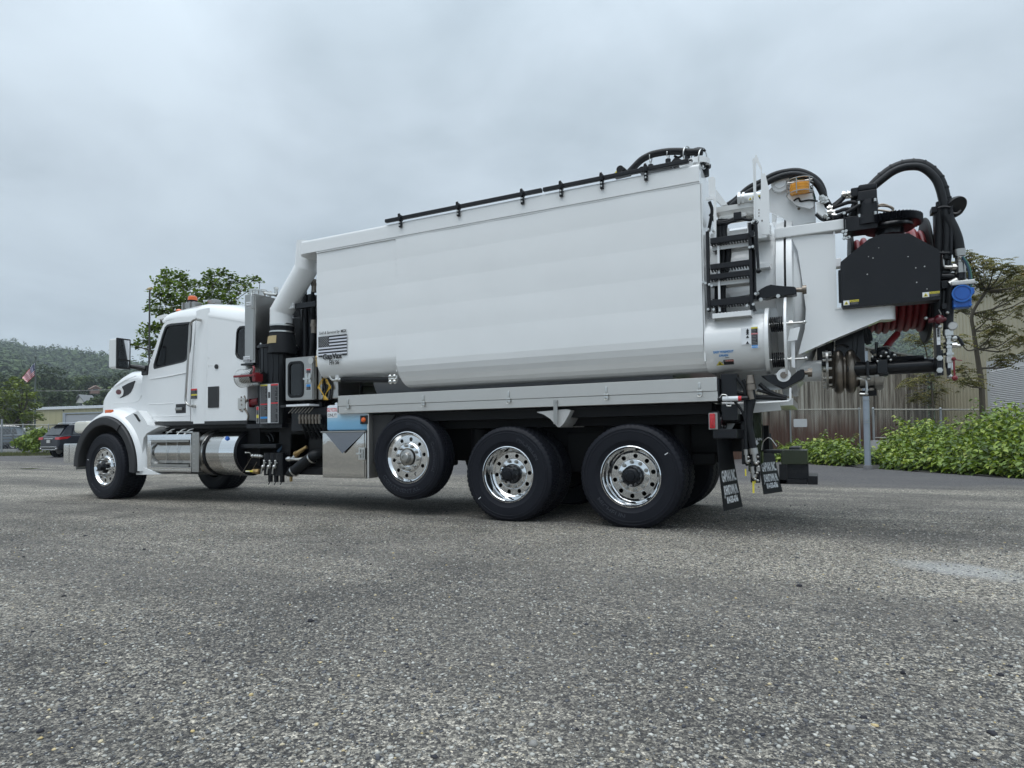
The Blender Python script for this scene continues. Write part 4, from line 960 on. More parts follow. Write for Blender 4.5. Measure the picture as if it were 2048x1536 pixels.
q0, q1 = P('O', 440, 1135, y=.14), P('O', 285, 1120, y=.13); b = MB(); b.cyl(q0, q1, .032, seg=10); b.cyl(q0.lerp(q1, .1), q0.lerp(q1, .4), .042, seg=6); b.build('brass_valve', BRASS, T)
a = P('O', 120, 1105, y=.10); c = P('O', 285, 1145, y=.10); b = MB(); b.box(a.x, c.x, .095, .12, c.z, a.z, .008); b.build('yellow_handle', CLABEL['y'], T)
b = MB(); b.box(a.x+.01, a.x+(c.x-a.x)*.6, .0935, .095, c.z+.005, a.z-.005); b.build('handle_label', CLABEL['w'], T)
b = MB(); b.cyl(P('O', 1240, 745, y=.2), P('O', 1380, 650, y=.22), .035, .03, seg=12); b.cyl(P('O', 1370, 655, y=.22), P('O', 1470, 590, y=.24), .026, seg=12); b.cyl(P('O', 1215, 760, y=.2), P('O', 1265, 728, y=.2), .042, seg=6); b.build('relief_valve', BRASS, T)
b = MB(); b.cyl(P('O', 1030, 855, y=.18), P('O', 1195, 860, y=.18), .026, seg=10); b.cyl(P('O', 1060, 855, y=.18), P('O', 1120, 857, y=.18), .036, seg=6); b.tube([P('O', 1190, 860, y=.18), P('O', 1280, 865, y=.19), P('O', 1360, 850, y=.2), P('O', 1445, 842, y=.22)], .023, 10, 4); b.cyl(P('O', 1150, 840, y=.18), P('O', 1220, 765, y=.2), .018, seg=8); b.build('drain_pipe', ZINC, T)
b = MB(); b.tube([P('O', 1040, 1190, y=.2), P('O', 1150, 1140, y=.19), P('O', 1350, 985, y=.19), P('O', 1540, 835, y=.2), P('O', 1640, 770, y=.22), P('O', 1780, 745, y=.3)], lambda t: .03+.042*min(1, t*4), 14, 6); bh = b.build('suction_hose', RUBBER, T)
b = MB()
for u, v, du_, dv_ in ((1180, 1130, 40, -35), (1570, 845, 40, -35)):
    c0 = P('O', u, v, y=.19); c1 = P('O', u+30, v-25, y=.19); M_, _ = axis_mat(c0, c1); b.lathe([(.074, 0), (.079, 0), (.079, .02), (.074, .02)], tuple(c0), tuple(c1), 20, close=True)
b.build('hose_clamp', ZINC, bh)
b = MB(); b.tube([P('O', 830, 700, y=.25), P('O', 900, 590, y=.3), P('O', 985, 330, y=.4)], .02, 8, 5); b.build('blue_hose', mat('dark blue hose', (.02, .05, .09), .4), T)
b = MB(); b.box(-5.1, -3.3, .24, .8, .44, .54, .02); b.box(-5.1, -4.5, .3, .9, .5, 1.15, .03); b.build('valve_mount', FRAME, T)
b = MB(); q = P('O', 1120, 1300, y=.2); b.cyl((q.x, .2, q.z+.05), (q.x, .2, q.z-.03), .02, seg=8); b.build('drain_valve', BRASS, T)
for pts in (((560, 290), (640, 285), (700, 340), (735, 420), (735, 480)), ((570, 330), (620, 350), (650, 400), (660, 460)), ((330, 600), (420, 620), (520, 615))): tube_px('air_line', 'O', pts, .3, .010, FRAME if 0 else BLACK, n=4, seg=6)
for u, v, u2, v2 in ((240, 840, 0, 1240), (370, 920, 290, 1060)):
    b = MB(); b.cyl(P('O', u, v, y=.1), P('O', u2, v2, y=.1), .005, seg=6); b.build('support_rod', DULL, T)
# clean-out fittings and the rod under the front body panel
b = MB(); b.tube([P('J', 340, 1215, y=.12), P('J', 345, 1255, y=.12), P('J', 370, 1282, y=.12), P('J', 400, 1278, y=.12)], .02, 10, 5); b.cyl(P('J', 392, 1278, y=.12), P('J', 440, 1278, y=.12), .026, seg=8); b.cyl(P('J', 405, 1278, y=.12), P('J', 420, 1278, y=.12), .036, seg=6); b.build('elbow_fitting', ZINC, T)
b = MB(); a = P('J', 385, 1200, y=.1); c = P('J', 415, 1290, y=.1); b.box(a.x, c.x, .1, .13, c.z, a.z, .004); b.build('hinge_lug', WHITE, T)
b = MB(); b.cyl(P('J', 445, 1278, y=.12), P('J', 860, 1278, y=.12), .034, seg=14); b.build('door_cylinder', RUBBER, T)
q = P('J', 872, 1272, y=.06); b = MB(); b.cyl((q.x-.05, .07, q.z), (q.x+.07, .07, q.z), .02, seg=8)
for k in range(4):
    a = PI/4+PI/2*k; b.ball((q.x+.045*math.cos(a), .07, q.z+.045*math.sin(a)), .030, 8)
b.build('turnbuckle_nut', ZINC, T)
b = MB(); b.box(XB0-.03, XB0, .03, .06, 1.98, 2.08, .008); b.build('panel_lug', WHITE, T)
b = MB(); b.cyl((XB0-.03, .05, 1.86), (XB0-.03, .05, 2.0), .02, seg=8); b.ball((XB0-.03, .05, 1.98), .028, 8); b.cyl((XB0-.06, .05, 1.95), (XB0+.0, .05, 1.95), .012, seg=6); b.build('lug_pin', BRASS, T)

# ================================================================== tail of the truck
# locker tube that continues the rolled lower edge
tc_ = (.27, 1.80); TRr = .27
b = MB(); b.lathe([(TRr, 0), (TRr, .56), (TRr+.001, .56)], (.742, *tc_), (1.742, *tc_), 64); b.lathe([(TRr, .55), (.001, .55)], (.742, *tc_), (1.742, *tc_), 64); lt = b.build('drain_tube', WHITE, T)
b = MB(); b.lathe([(.001, 0), (.315, 0), (.318, .004), (.318, .032), (.315, .036), (.001, .036)], (1.275, *tc_), (2, *tc_), 64); b.build('tube_flange', WHITE, lt)
a = P('K', 1008, 470, y=0); c = P('K', 1172, 850, y=0)
lab_y = .0
label('safety_label', a.x+.018, c.x-.005, c.z+.02, a.z, -.002, [('y', .07, ''), ('k', .22), ('r', .06, 'DANGER'), ('k', .52), ('b', .13, 'NOTICE')], lt)
label('pictogram_strip', a.x-.065, a.x+.010, c.z+.06, a.z-.005, -.001, [('w', 1.0)], lt)
b = MB()
for v in (512, 540, 570, 628, 728):
    q = P('K', 982, v, y=-.003); s_ = .014; b.prism([(q.x-s_, q.z-s_*.8), (q.x+s_, q.z-s_*.8), (q.x, q.z+s_)], -.006, -.004)
b.build('pictogram', DECAL, lt)
# drain sticker, placed on the curved lower side of the tube
def on_tube(z): dz = z-tc_[1]; return tc_[0]-math.sqrt(max(1e-6, TRr*TRr-dz*dz))
a = P('K', 462, 852, y=.01); c = P('K', 680, 1005, y=.03); w_ = c.x-a.x; zc = (a.z+c.z)/2
ang = math.asin(min(1, max(-1, (tc_[1]-zc)/TRr)))
def tubeface(x, z, off=.003):
    dz = z-tc_[1]; an = math.asin(dz/TRr); return Matrix.Translation((x, tc_[0]-(TRr+off)*math.cos(an), z)) @ Matrix.Rotation(PI/2-an, 4, 'X')
b = MB(); secs = []
def tubepatch(name, x0, x1, z0, z1, m, parent, off=.001):
    secs = []
    for x in (x0, x1):
        secs.append([(x, tc_[0]-(TRr+off)*math.cos(an), tc_[1]+(TRr+off)*math.sin(an)) for an in [math.asin((z0-tc_[1])/TRr)+(math.asin((z1-tc_[1])/TRr)-math.asin((z0-tc_[1])/TRr))*k/6 for k in range(7)]])
    b = MB(); b.loft(secs); return b.build(name, m, parent)
dl = tubepatch('drain_label', a.x, c.x-.01, c.z, a.z, PRINTW, lt)
text('lettering', 'EASY WASHOUT', .030, tubeface((a.x+c.x)/2, a.z-.03), CLABEL['b'], lt, bold=.001, wx=.8); text('lettering', 'DRAIN', .030, tubeface((a.x+c.x)/2, a.z-.062), CLABEL['b'], lt, bold=.001, wx=.9)
text('lettering', 'OPEN', .014, tubeface((a.x+c.x)/2+.03, a.z-.078), CLABEL['k'], lt); text('lettering', 'CLOSED', .014, tubeface((a.x+c.x)/2-.03, a.z-.115), CLABEL['k'], lt)
a = P('K', 565, 1018, y=.05); c = P('K', 748, 1092, y=.08)
tubepatch('danger_label', a.x, c.x, c.z, a.z, CLABEL['k'], lt, .0014); tubepatch('danger_label', a.x+.02, c.x, a.z-.016, a.z-.002, CLABEL['o'], lt, .0024)
text('lettering', 'WARNING', .016, tubeface((a.x+c.x)/2, a.z-.0155, .004), CLABEL['w'], lt)
q = P('K', 508, 1065, y=.07); tubepatch('warning_label', q.x-.05, q.x+.04, q.z-.035, q.z+.042, PRINTW, lt)
Mx = tubeface(q.x, q.z-.025, .003); b = MB(); b.add([Mx @ Vector(v) for v in ((-.038, 0, 0), (.038, 0, 0), (0, .062, 0))], [(0, 1, 2)]); b.build('warning_triangle', CLABEL['y'], lt, sharp=0)
b = MB(); Mx = tubeface(q.x, q.z-.025, .0045); b.add([Mx @ Vector(v) for v in ((-.015, .01, 0), (.015, .01, 0), (0, .038, 0))], [(0, 1, 2)]); b.build('warning_symbol', CLABEL['k'], lt, sharp=0)
# debris drum with its door
DY, DZ, DR_ = 1.25, 2.30, .955
b = MB(); b.lathe([(.90, 0), (.90, .62), (DR_, .62), (DR_+.02, .63), (DR_+.02, .70), (.90, .70)], (.74, DY, DZ), (1.74, DY, DZ), 96); b.build('debris_drum', WHITE, T)
b = MB(); b.lathe([(DR_-.02, .0), (DR_-.02, .016)], (1.442, DY, DZ), (2, DY, DZ), 96); b.build('door_gasket', RUBBER, T)
b = MB(); b.lathe([(.90, 0), (DR_+.022, 0), (DR_+.022, .05), (.90, .06), (.885, .07), (.82, .12), (.7, .18), (.5, .235), (.25, .265), (.001, .27)], (1.46, DY, DZ), (2.46, DY, DZ), 96); dd = b.build('drum_door', WHITE, T)
b = MB()
for k in range(60):
    a = PI*.55+PI*.9*k/60
# stiffening saddle plates between body and drum
b = MB(); b.box(.752, 1.38, .30, .36, 2.02, 2.12); b.build('side_rib', WHITE, T); b = MB(); b.box(.76, 1.33, .42, .46, 2.86, 2.96); b.build('side_rib', WHITE, T)
b = MB(); b.prism([(p[0], p[1]) for p in Q('E', [(1030, 1235), (1130, 1225), (1240, 1205), (1240, 1240), (1060, 1275)], .3)], .30, .42); b.build('step_bracket', WHITE, T)
# reel carrier plate and beam
YP = .42
b = MB(); p_ = Q('E', [(1520, 705), (1985, 640), (1985, 735), (1522, 780)], YP); zb = (p_[2][1]+p_[3][1])/2; ztb = (p_[0][1]+p_[1][1])/2
b.box(p_[0][0]-.12, p_[1][0], YP-.03, YP+.10, zb, ztb, .012); b.build('upper_beam', WHITE, T)
b = MB(); b.box(1.45, 1.97, 1.85, 1.98, zb, ztb, .012); b.build('upper_beam', WHITE, T)
carr = [P('E', *v, y=YP) for v in ((1540, 775), (1900, 758), (1913, 1370))]+[P('F', *v, y=YP) for v in ((500, 1265), (478, 1365), (65, 1536))]+[P('G', *v, y=YP) for v in ((695, 405), (735, 250), (742, 120))]+[P('E', 1600, 900, y=YP)]
b = MB(); b.prism([(p.x, p.z) for p in carr], YP, YP+.02); cp = b.build('reel_carrier', WHITE, T)
b = MB(); lowe = [carr[4], carr[5], carr[6]]
for i in range(2):
    p0, p1 = lowe[i], lowe[i+1]; b.add([(p0.x, YP-.004, p0.z), (p1.x, YP-.004, p1.z), (p1.x, YP+.14, p1.z), (p0.x, YP+.14, p0.z), (p0.x, YP-.004, p0.z-.014), (p1.x, YP-.004, p1.z-.014), (p1.x, YP+.14, p1.z-.014), (p0.x, YP+.14, p0.z-.014)], [(0, 1, 2, 3), (4, 7, 6, 5), (0, 4, 5, 1), (2, 6, 7, 3), (1, 5, 6, 2), (0, 3, 7, 4)])
xr_ = carr[2].x; b.box(xr_-.012, xr_+.004, YP-.006, YP+.13, carr[2].z, zb); b.box(carr[2].x, carr[3].x+.02, YP-.004, YP+.13, carr[3].z-.0, carr[3].z+.016)
b.build('carrier_flange', WHITE, cp)
a = P('F', 475, 1270, y=.40); c = P('F', 600, 1365, y=.40)
b = MB(); b.cyl((c.x-.07, .5, c.z), (c.x-.07, .5, a.z+.01), .075, seg=32); b.box(a.x-.03, c.x-.07, .425, .575, c.z+.004, a.z-.0); b.cyl((c.x-.07, .5, a.z+.01), (c.x-.07, .5, a.z+.03), .05, seg=24); b.build('pivot_boss', WHITE, cp)
b = MB(); b.cyl((c.x-.07, .5, a.z+.03), (c.x-.07, .5, a.z+.045), .052, seg=24); b.build('bearing_washer', BEIGE, cp)
# boom pedestal plate with amber strobe
pl_ = Q('E', [(1367, 405), (1440, 325), (1500, 310), (1570, 305), (1650, 322), (1710, 380), (1740, 490), (1745, 660), (1540, 700), (1480, 625), (1370, 580)], .60)
b = MB(); b.prism(pl_, .60, .625); ped = b.build('boom_pedestal', WHITE, T)
b = MB(); b.prism(pl_, .95, .975); b.build('boom_pedestal', WHITE, T)
q = P('E', 1460, 362, y=.6); b = MB(); b.cyl((q.x, .60, q.z), (q.x, .545, q.z), .085, seg=32); b.cyl((q.x, .545, q.z), (q.x, .53, q.z), .055, seg=32); b.build('pivot_pin', WHITE, ped)
b = MB(); a = P('E', 1532, 440, y=.5); c = P('E', 1722, 440, y=.5); b.prism([(a.x-.02, a.z-.02), (c.x, a.z+.0), (c.x, a.z-.16), (c.x-.03, a.z-.17), (a.x+.06, a.z-.12)], .50, .512); b.box(a.x-.02, c.x, .50, .60, a.z-.02, a.z-.008); sh = b.build('strobe_shelf', WHITE, ped)
lx = P('E', 1615, 390, y=.46).x; lz0, lz1 = P('E', 1615, 430, y=.46).z, P('E', 1615, 345, y=.46).z
b = MB(); b.lathe([(.001, 0), (.088, 0), (.092, .01), (.090, (lz1-lz0)*.3), (.093, (lz1-lz0)*.34), (.089, (lz1-lz0)*.6), (.091, (lz1-lz0)*.65), (.085, (lz1-lz0)*.93), (.07, (lz1-lz0)), (.001, lz1-lz0)], (lx, .46, lz0), (lx, .46, lz0+1), 24); b.build('amber_strobe', AMBER, ped)
b = MB(); rc = .118
for zz in (lz0-.012, (lz0+lz1)/2+.02, lz1+.012): b.lathe([(rc, 0), (rc+.007, 0), (rc+.007, .007), (rc, .007)], (lx, .46, zz), (lx, .46, zz+1), 16, close=True)
for k in range(6):
    a_ = 2*PI*k/6+.3; b.cyl((lx+rc*math.cos(a_), .46+rc*math.sin(a_), lz0-.03), (lx+rc*math.cos(a_), .46+rc*math.sin(a_), lz1+.015), .005, seg=6)
b.cyl((lx-.11, .46, lz1+.015), (lx+.11, .46, lz1+.015), .005, seg=6); b.build('strobe_cage', STEEL, ped)
tube_px('strobe_cable', 'E', [(1565, 490), (1605, 470), (1620, 495), (1660, 490), (1700, 485), (1760, 495)], .49, .008, RUBBER, ped, n=5)
b = MB()
for u, v in ((1596, 528), (1608, 556)): q = P('E', u, v, y=.6); b.cyl((q.x, .6, q.z), (q.x, .592, q.z), .014, seg=6)
b.build('bolt', DULL, ped)
# tall handrail plate
hr = Q('E', [(1245, 150), (1258, 118), (1266, 120), (1308, 222), (1308, 270), (1335, 270), (1367, 400), (1370, 762), (1313, 762), (1305, 797), (1255, 610), (1243, 640)], .05)
ho = Q('E', [(1262, 182), (1268, 180), (1300, 245), (1302, 480), (1296, 490), (1262, 425)], .05)
b = MB(); b.prism(hr, .05, .062, holes=[ho]); hrp = b.build('handrail_plate', WHITE, T)
b = MB(); h0 = hr[0]; b.box(hr[0][0]-.012, hr[0][0]-.001, .04, .10, hr[11][1], hr[0][1]); b.build('handrail_edge', WHITE, hrp)
b = MB()
for v in (565, 590, 615, 650, 655): q = P('E', 1285 if v < 640 else 1310, v, y=.05); b.cyl((q.x, .05, q.z), (q.x, .046, q.z), .006, seg=6)
b.build('bolt', DULL, hrp)
# white uprights by the body's rear corner, small brackets
b = MB(); b.prism(Q('E', [(876, 305), (905, 297), (925, 300), (932, 320), (932, 470), (880, 450)], .03), .03, .042); b.build('corner_bracket', WHITE, T)
b = MB(); b.prism(Q('E', [(853, 465), (925, 452), (940, 465), (940, 800), (918, 800), (918, 480), (855, 485)], .02), .02, .034); b.build('ladder_upright', WHITE, T)
b = MB(); b.prism(Q('E', [(935, 395), (1030, 520), (985, 530), (935, 480)], .35), .35, .45); b.build('roof_gusset', WHITE, T)
# catwalk
def stepbar(name, u0, v0, u1, v1, h, y0, y1, m, lab=None, teeth=True):
    a = P('E', u0, v0, y=y0); c = P('E', u1, v1, y=y0); z = (a.z+c.z)/2; hh = h
    b = MB(); b.box(a.x, c.x, y0, y0+.012, z-hh, z); b.box(a.x, c.x, y1-.012, y1, z-hh, z); b.box(a.x, c.x, y0+.012, y1-.012, z-.014, z-.006); b.box(a.x-.008, a.x, y0, y1, z-hh, z); b.box(c.x, c.x+.008, y0, y1, z-hh, z)
    if teeth:
        n = int((c.x-a.x)/.028)
        for i in range(n):
            for yy in (y0+.03, (y0+y1)/2, y1-.03): x = a.x+(i+.5)*(c.x-a.x)/n; b.cyl((x, yy, z-.006), (x, yy, z+.008), .009, .005, seg=6)
    return b.build(name, m, T, lab)
stepbar('catwalk_step', 935, 543, 1235, 500, .05, .30, .72, TRAY)
b = MB(); a = P('E', 940, 600, y=.06); c = P('E', 1160, 560, y=.06); z = (a.z+c.z)/2; b.box(a.x, c.x, .24, .245, z-.03, z+.03)
for i in range(11):
    x = a.x+(i+.5)*(c.x-a.x)/11; b.cyl((x, .239, z+.01), (x, .236, z+.01), .014, seg=10)
b.build('perforated_edge', TRAY, T)
b = MB(); b.box(.76, 1.30, .26, .30, 2.80, 2.87); b.box(1.12, 1.32, .3, .7, 2.84, 2.99, .01); b.build('catwalk_frame', WHITE, T)
q0, q1 = P('E', 1115, 478, y=.30), P('E', 1300, 455, y=.30); b = MB(); b.cyl(q0, q1, .045, seg=20); b.cyl(q0, q0.lerp(q1, .12), .065, seg=6); b.cyl(q0.lerp(q1, .2), q0.lerp(q1, .3), .06, seg=6); b.build('lift_cylinder', WHITE, T)
warn(P('E', 1197, 470, y=.24).x, P('E', 1297, 470, y=.24).x, P('E', 1250, 483, y=.24).z, P('E', 1250, 453, y=.24).z, .24, T)
# folding ladder
ly = -.01
lz = lambda v: P('E', 885, v, y=ly).z
xl, xr2 = P('E', 878, 1000, y=ly).x, P('E', 1215, 1000, y=ly).x
b = MB(); b.box(xl-.022, xl+.006, ly, ly+.05, P('E', 878, 1385, y=ly).z, P('E', 878, 735, y=ly).z, .004); b.box(xr2-.012, xr2+.016, ly, ly+.05, P('E', 1218, 1370, y=ly).z, P('E', 1215, 665, y=ly).z, .004); ldr = b.build('ladder_rail', SATIN, T)
for v0, v1, hh in ((815, 770, .055), (1025, 985, .05), (1105, 1070, .05), (1315, 1290, .06)):
    a = P('E', 890, v0, y=ly); c = P('E', 1212, v1, y=ly); z = (a.z+c.z)/2
    b = MB(); b.box(a.x-.0, c.x-.0, ly+.005, ly+.03, z-hh/2, z+hh/2, .004); b.box(a.x, c.x, ly+.03, ly+.09, z-hh/2+.01, z-hh/2+.02); n = 14
    for i in range(n): x = a.x+(i+.5)*(c.x-a.x)/n; b.box(x-.006, x+.006, ly+.02, ly+.09, z-hh/2-.012, z-hh/2-.0)
    b.build('ladder_rung', SATIN, T)
for v0, v1, yy in ((855, 815, .06), (1148, 1105, .06), (1410, 1370, -.03)):
    stepbar('white_step', 915, v0, 1215, v1, .045, yy, yy+.16, WHITE)
b = MB(); b.box(xl+.075, xl+.095, .03, .05, P('E', 915, 1390, y=.03).z, P('E', 915, 860, y=.03).z); b.build('ladder_upright', WHITE, T)
b = MB(); b.tube([P('E', 1262, 670, y=-.02), P('E', 1268, 850, y=-.02), P('E', 1282, 1060, y=-.02)], .013, 8, 1); b.ball(P('E', 1262, 665, y=-.02), .022, 8); b.ball(P('E', 1282, 1058, y=-.02), .024, 8); b.build('ladder_strut', BLACK, T)
b = MB(); b.tube([P('E', 1235, 680, y=.04), P('E', 1245, 900, y=.04), P('E', 1252, 1290, y=.04)], .016, 8, 1); b.build('ladder_strut', BLACK, T)
b = MB()
for u, v in ((875, 725), (912, 728), (838, 1150), (885, 1170), (905, 1180), (875, 1370), (920, 1372), (1190, 1340), (1240, 1330), (1240, 660), (1266, 664), (1258, 1245), (855, 1160), (1235, 865), (1210, 870)):
    q = P('E', u, v, y=-.02); b.cyl((q.x, -.02, q.z), (q.x, -.038, q.z), .013, seg=6); b.cyl((q.x, .03, q.z), (q.x, -.03, q.z), .012, seg=8)
b.build('ladder_bolt', ZINC, T)
b = MB(); b.prism(Q('E', [(1205, 735), (1245, 735), (1250, 775), (1225, 790), (1205, 770)], -.01), -.03, .02); b.prism(Q('E', [(1228, 1335), (1245, 1320), (1265, 1385), (1240, 1390)], -.01), -.03, .02); b.prism(Q('E', [(1215, 845), (1245, 845), (1248, 885), (1210, 880)], -.01), -.03, .02); b.build('ladder_hinge', BLACK, T)
# hose bundles inside the ladder
for i in range(6):
    u = 940+i*13; tube_px('hose_bundle', 'E', [(u+20, 640), (u+5, 760), (u+25+i*3, 880), (u+22+i*2, 1000), (u, 1150), (u-5, 1290), (u+2, 1400)], .14+.03*(i % 2), .012+.004*(i % 3), RUBBER, n=6, seg=8)
for pts in (((885, 500), (905, 560), (900, 620), (885, 700), (880, 730)), ((890, 600), (940, 660), (1030, 655), (1110, 630), (1200, 645), (1230, 640)), ((930, 680), (1020, 670), (1090, 650), (1180, 625)), ((1020, 680), (1060, 660), (1105, 650))):
    tube_px('hydraulic_hose', 'E', pts, .12, .016, RUBBER, n=5)
b = MB(); q = P('E', 1112, 620, y=.12); b.box(q.x-.035, q.x+.035, .1, .15, q.z-.03, q.z+.04, .005); b.build('junction_box', BLACK, T)
b = MB(); b.prism(Q('E', [(940, 680), (1010, 675), (1045, 720), (1040, 755), (940, 770)], .34), .34, .36); b.build('mount_plate', WHITE, T); b = MB(); b.box(.95, 1.32, .30, .7, 2.52, 2.56); b.build('mount_plate', WHITE, T)
# black door actuator in the middle
b = MB(); b.prism(Q('E', [(1270, 1225), (1300, 1205), (1345, 1180), (1385, 1165), (1405, 1180), (1570, 1183), (1585, 1195), (1590, 1245), (1560, 1252), (1400, 1255), (1345, 1280), (1290, 1275), (1265, 1260)], .16), .16, .28, b=.008); act = b.build('door_latch_arm', BLACK, T)
q0, q1 = P('E', 1585, 1213, y=.22), P('E', 1636, 1212, y=.22); b = MB(); b.cyl(q0, q1, .022, seg=12); b.cyl(q1, q1+Vector((.035, 0, 0)), .042, seg=16); b.build('latch_bolt', DULL, act)
b = MB(); q = P('E', 1300, 1275, y=.2); b.box(.80, q.x, .18, .26, q.z-.02, q.z+.03); b.build('latch_rail', BLACK, act)
for u, v in ((1272, 1240), (1300, 1290), (1440, 1262)): 
    q = P('E', u, v, y=.15); b = MB(); b.cyl((q.x, .165, q.z), (q.x, .14, q.z), .018, seg=8); b.build('bolt', ZINC, act)
# springs with end plate
for v0, u0, u1, zz in ((215, 500, 603, 0), (445, 512, 612, 0)):
    q0 = P('G', u0+4, v0+8 if v0 < 300 else v0+5, y=.16); q1 = P('G', u1, v0-2, y=.16); z = (q0.z+q1.z)/2; L = q1.x-q0.x
    pts = []
    for k in range(6*14+1):
        a = 2*PI*k/14; pts.append((q0.x+.012+(L-.024)*k/(6*14), .18+.066*math.cos(a), z+.066*math.sin(a)))
    b = MB(); b.tube(pts, .0068, 8, 1); b.build('coil_spring', BLACK, T)
    b = MB(); b.cyl((q0.x, .18, z), (q1.x+.05, .18, z), .015, seg=12); b.cyl((q1.x+.04, .18, z), (q1.x+.07, .18, z), .024, seg=6); b.cyl((q1.x+.07, .18, z), (q1.x+.17, .18, z), .011, seg=10); b.ball((q1.x+.17, .18, z), .017, 10); b.build('tie_rod', ZINC, T)
px_ = P('G', 608, 300, y=.16).x
b = MB(); b.prism([(tc_[0]+.40*math.cos(a)*.78-.02, 1.80+.40*math.sin(a)) for a in [2*PI*k/40 for k in range(40)]], px_, px_+.022, plane='yz'); b.build('spring_plate', WHITE, T)
b = MB(); b.prism(Q('G', [(640, 250), (705, 235), (685, 320), (625, 328)], .10), .10, .11); b.prism(Q('G', [(648, 330), (672, 330), (672, 500), (650, 490)], .14), .14, .15); b.build('plate_tab', WHITE, T)
# lower latch arm, lug and rear frame
b = MB(); b.prism(Q('K', [(1200, 1290), (1430, 1265), (1500, 1330), (1560, 1375), (1690, 1360), (1860, 1215), (1870, 1180), (1950, 1180), (1958, 1290), (1930, 1350), (1640, 1500), (1580, 1520), (1380, 1420)], .12), .12, .26, b=.01); la = b.build('lower_latch_arm', BLACK, T)
b = MB(); q = P('K', 1600, 1285, y=.11); b.lathe([(.028, 0), (.060, 0), (.060, .02), (.028, .02)], (q.x, .10, q.z), (q.x, 1, q.z), 28, close=True); b.prism(Q('K', [(1440, 1265), (1600, 1215), (1610, 1240), (1540, 1290)], .11), .11, .13); b.build('latch_washer', WHITE, la)
b = MB(); b.cyl((q.x, .08, q.z), (q.x, .12, q.z), .03, seg=10); b.build('latch_pin', DULL, la)
q0, q1 = P('K', 1955, 1240, y=.2), P('K', 2010, 1240, y=.2); b = MB(); b.cyl(q0, q1, .02, seg=10); b.cyl(q1, P('K', 2085, 1238, y=.2), .04, seg=10); b.build('latch_bolt', DULL, la)
b = MB(); b.prism([(.78, 1.26), (1.36, 1.24), (1.38, 1.15), (1.0, 1.12), (.92, .98), (.86, .90), (.82, .92), (.80, 1.1)], .45, .50); b.box(.95, 1.48, .6, 1.9, 1.20, 1.27); b.build('tail_bracket', WHITE, T)
b = MB(); q = [P('G', u, v, y=.10) for u, v in ((642, 625), (642, 700), (630, 712), (400, 725), (205, 725))]; b.tube(q, .010, 8, 1); b.build('safety_bar', WHITE, T)
# hoses along the tail
for pts, r in ((((270, 650), (350, 668), (430, 680), (560, 690), (620, 700)), .018), (((280, 665), (360, 690), (450, 692), (590, 695)), .016), (((445, 600), (490, 640), (550, 670), (620, 690)), .02), (((430, 640), (500, 660), (600, 705)), .014)):
    tube_px('hydraulic_hose', 'G', pts, .14, r, RUBBER, n=5)
b = MB(); b.box(.87, 1.02, .10, .3, 1.05, 1.50, .01); b.build('hose_guide', BLACK, T)
# pin handle right of the tray
a = P('G', 185, 697, y=.0); c = P('G', 370, 692, y=.0); z = (a.z+c.z)/2
b = MB(); b.cyl((a.x, .02, z), (c.x, .02, z), .022, seg=12); b.ball((a.x, .02, z), .03, 10); pn = b.build('safety_prop', BLACK, T)
b = MB(); b.cyl((a.x+.03, .02, z), (a.x+.17, .02, z), .0235, seg=12); b.build('white_label', PRINTW, pn)
b = MB(); b.cyl((P('G', 288, 693, y=0).x, .02, z), (P('G', 328, 693, y=0).x, .02, z), .0225, seg=12); b.build('red_label', CLABEL['r'], pn)
b = MB(); b.tube([P('G', 190, 690, y=-.01), P('G', 205, 670, y=-.01), P('G', 230, 672, y=-.01), P('G', 245, 688, y=-.01)], .004, 6, 4); b.tube([P('G', 235, 715, y=-.0), P('G', 235, 742, y=0), P('G', 262, 742, y=0), P('G', 262, 715, y=0)], .005, 6, 1); b.build('lanyard', ZINC, pn)
# drain hoses hanging down at the corner
hp = [(((395, 640), (402, 700), (385, 780), (380, 860), (395, 940), (408, 1020)), .028, DULL), (((340, 575), (372, 640), (378, 720), (372, 820), (385, 950), (398, 1060), (402, 1130)), .018, RUBBER), (((300, 560), (350, 640), (355, 760), (358, 900), (360, 1030)), .016, RUBBER), (((275, 700), (330, 770), (355, 840), (385, 960), (400, 1050)), .012, RUBBER)]
for pts, r, m in hp: tube_px('drain_hose', 'G', pts, .04, r, m if 0 else (RUBBER if r < .02 else MT['matt stainless'] if 0 else RUBBER), n=6, seg=12)
b = MB()
for k, pts in enumerate((((388, 600), (385, 650), (395, 700)),)): b.tube([P('G', u, v, y=.03) for u, v in pts], .03, 12, 4)
b.cyl(P('G', 385, 545, y=.03), P('G', 388, 600, y=.03), .03, .042, seg=12); b.cyl(P('G', 390, 605, y=.03), P('G', 392, 640, y=.03), .042, .046, seg=12); b.build('hose_coupling', DULL, T)
b = MB(); b.tube([P('G', u, v, y=.025) for u, v in ((400, 650), (396, 760), (388, 840), (394, 920), (404, 1010))], .006, 6, 5); b.build('hose_stripe', TRAY, T)
b = MB()
for (u, v), (u2, v2), r in (((404, 1012), (410, 1050), .038), ((410, 1050), (414, 1095), .022), ((358, 1020), (360, 1055), .022), ((398, 1130), (402, 1170), .022)): b.cyl(P('G', u, v, y=.04), P('G', u2, v2, y=.04), r, seg=12)
b.tube([P('G', u, v, y=.04) for u, v in ((414, 1090), (420, 1108), (436, 1108))], .018, 8, 4); b.tube([P('G', u, v, y=.04) for u, v in ((360, 1055), (362, 1095), (375, 1105), (385, 1085))], .013, 8, 4); b.tube([P('G', u, v, y=.04) for u, v in ((402, 1165), (404, 1195), (415, 1200), (422, 1180))], .014, 8, 4)
for u, v in ((434, 1068), (436, 1100), (440, 1132), (375, 1070), (430, 1170), (434, 1220), (376, 1098), (418, 1212)): b.ball(P('G', u, v, y=.03), .013, 8)
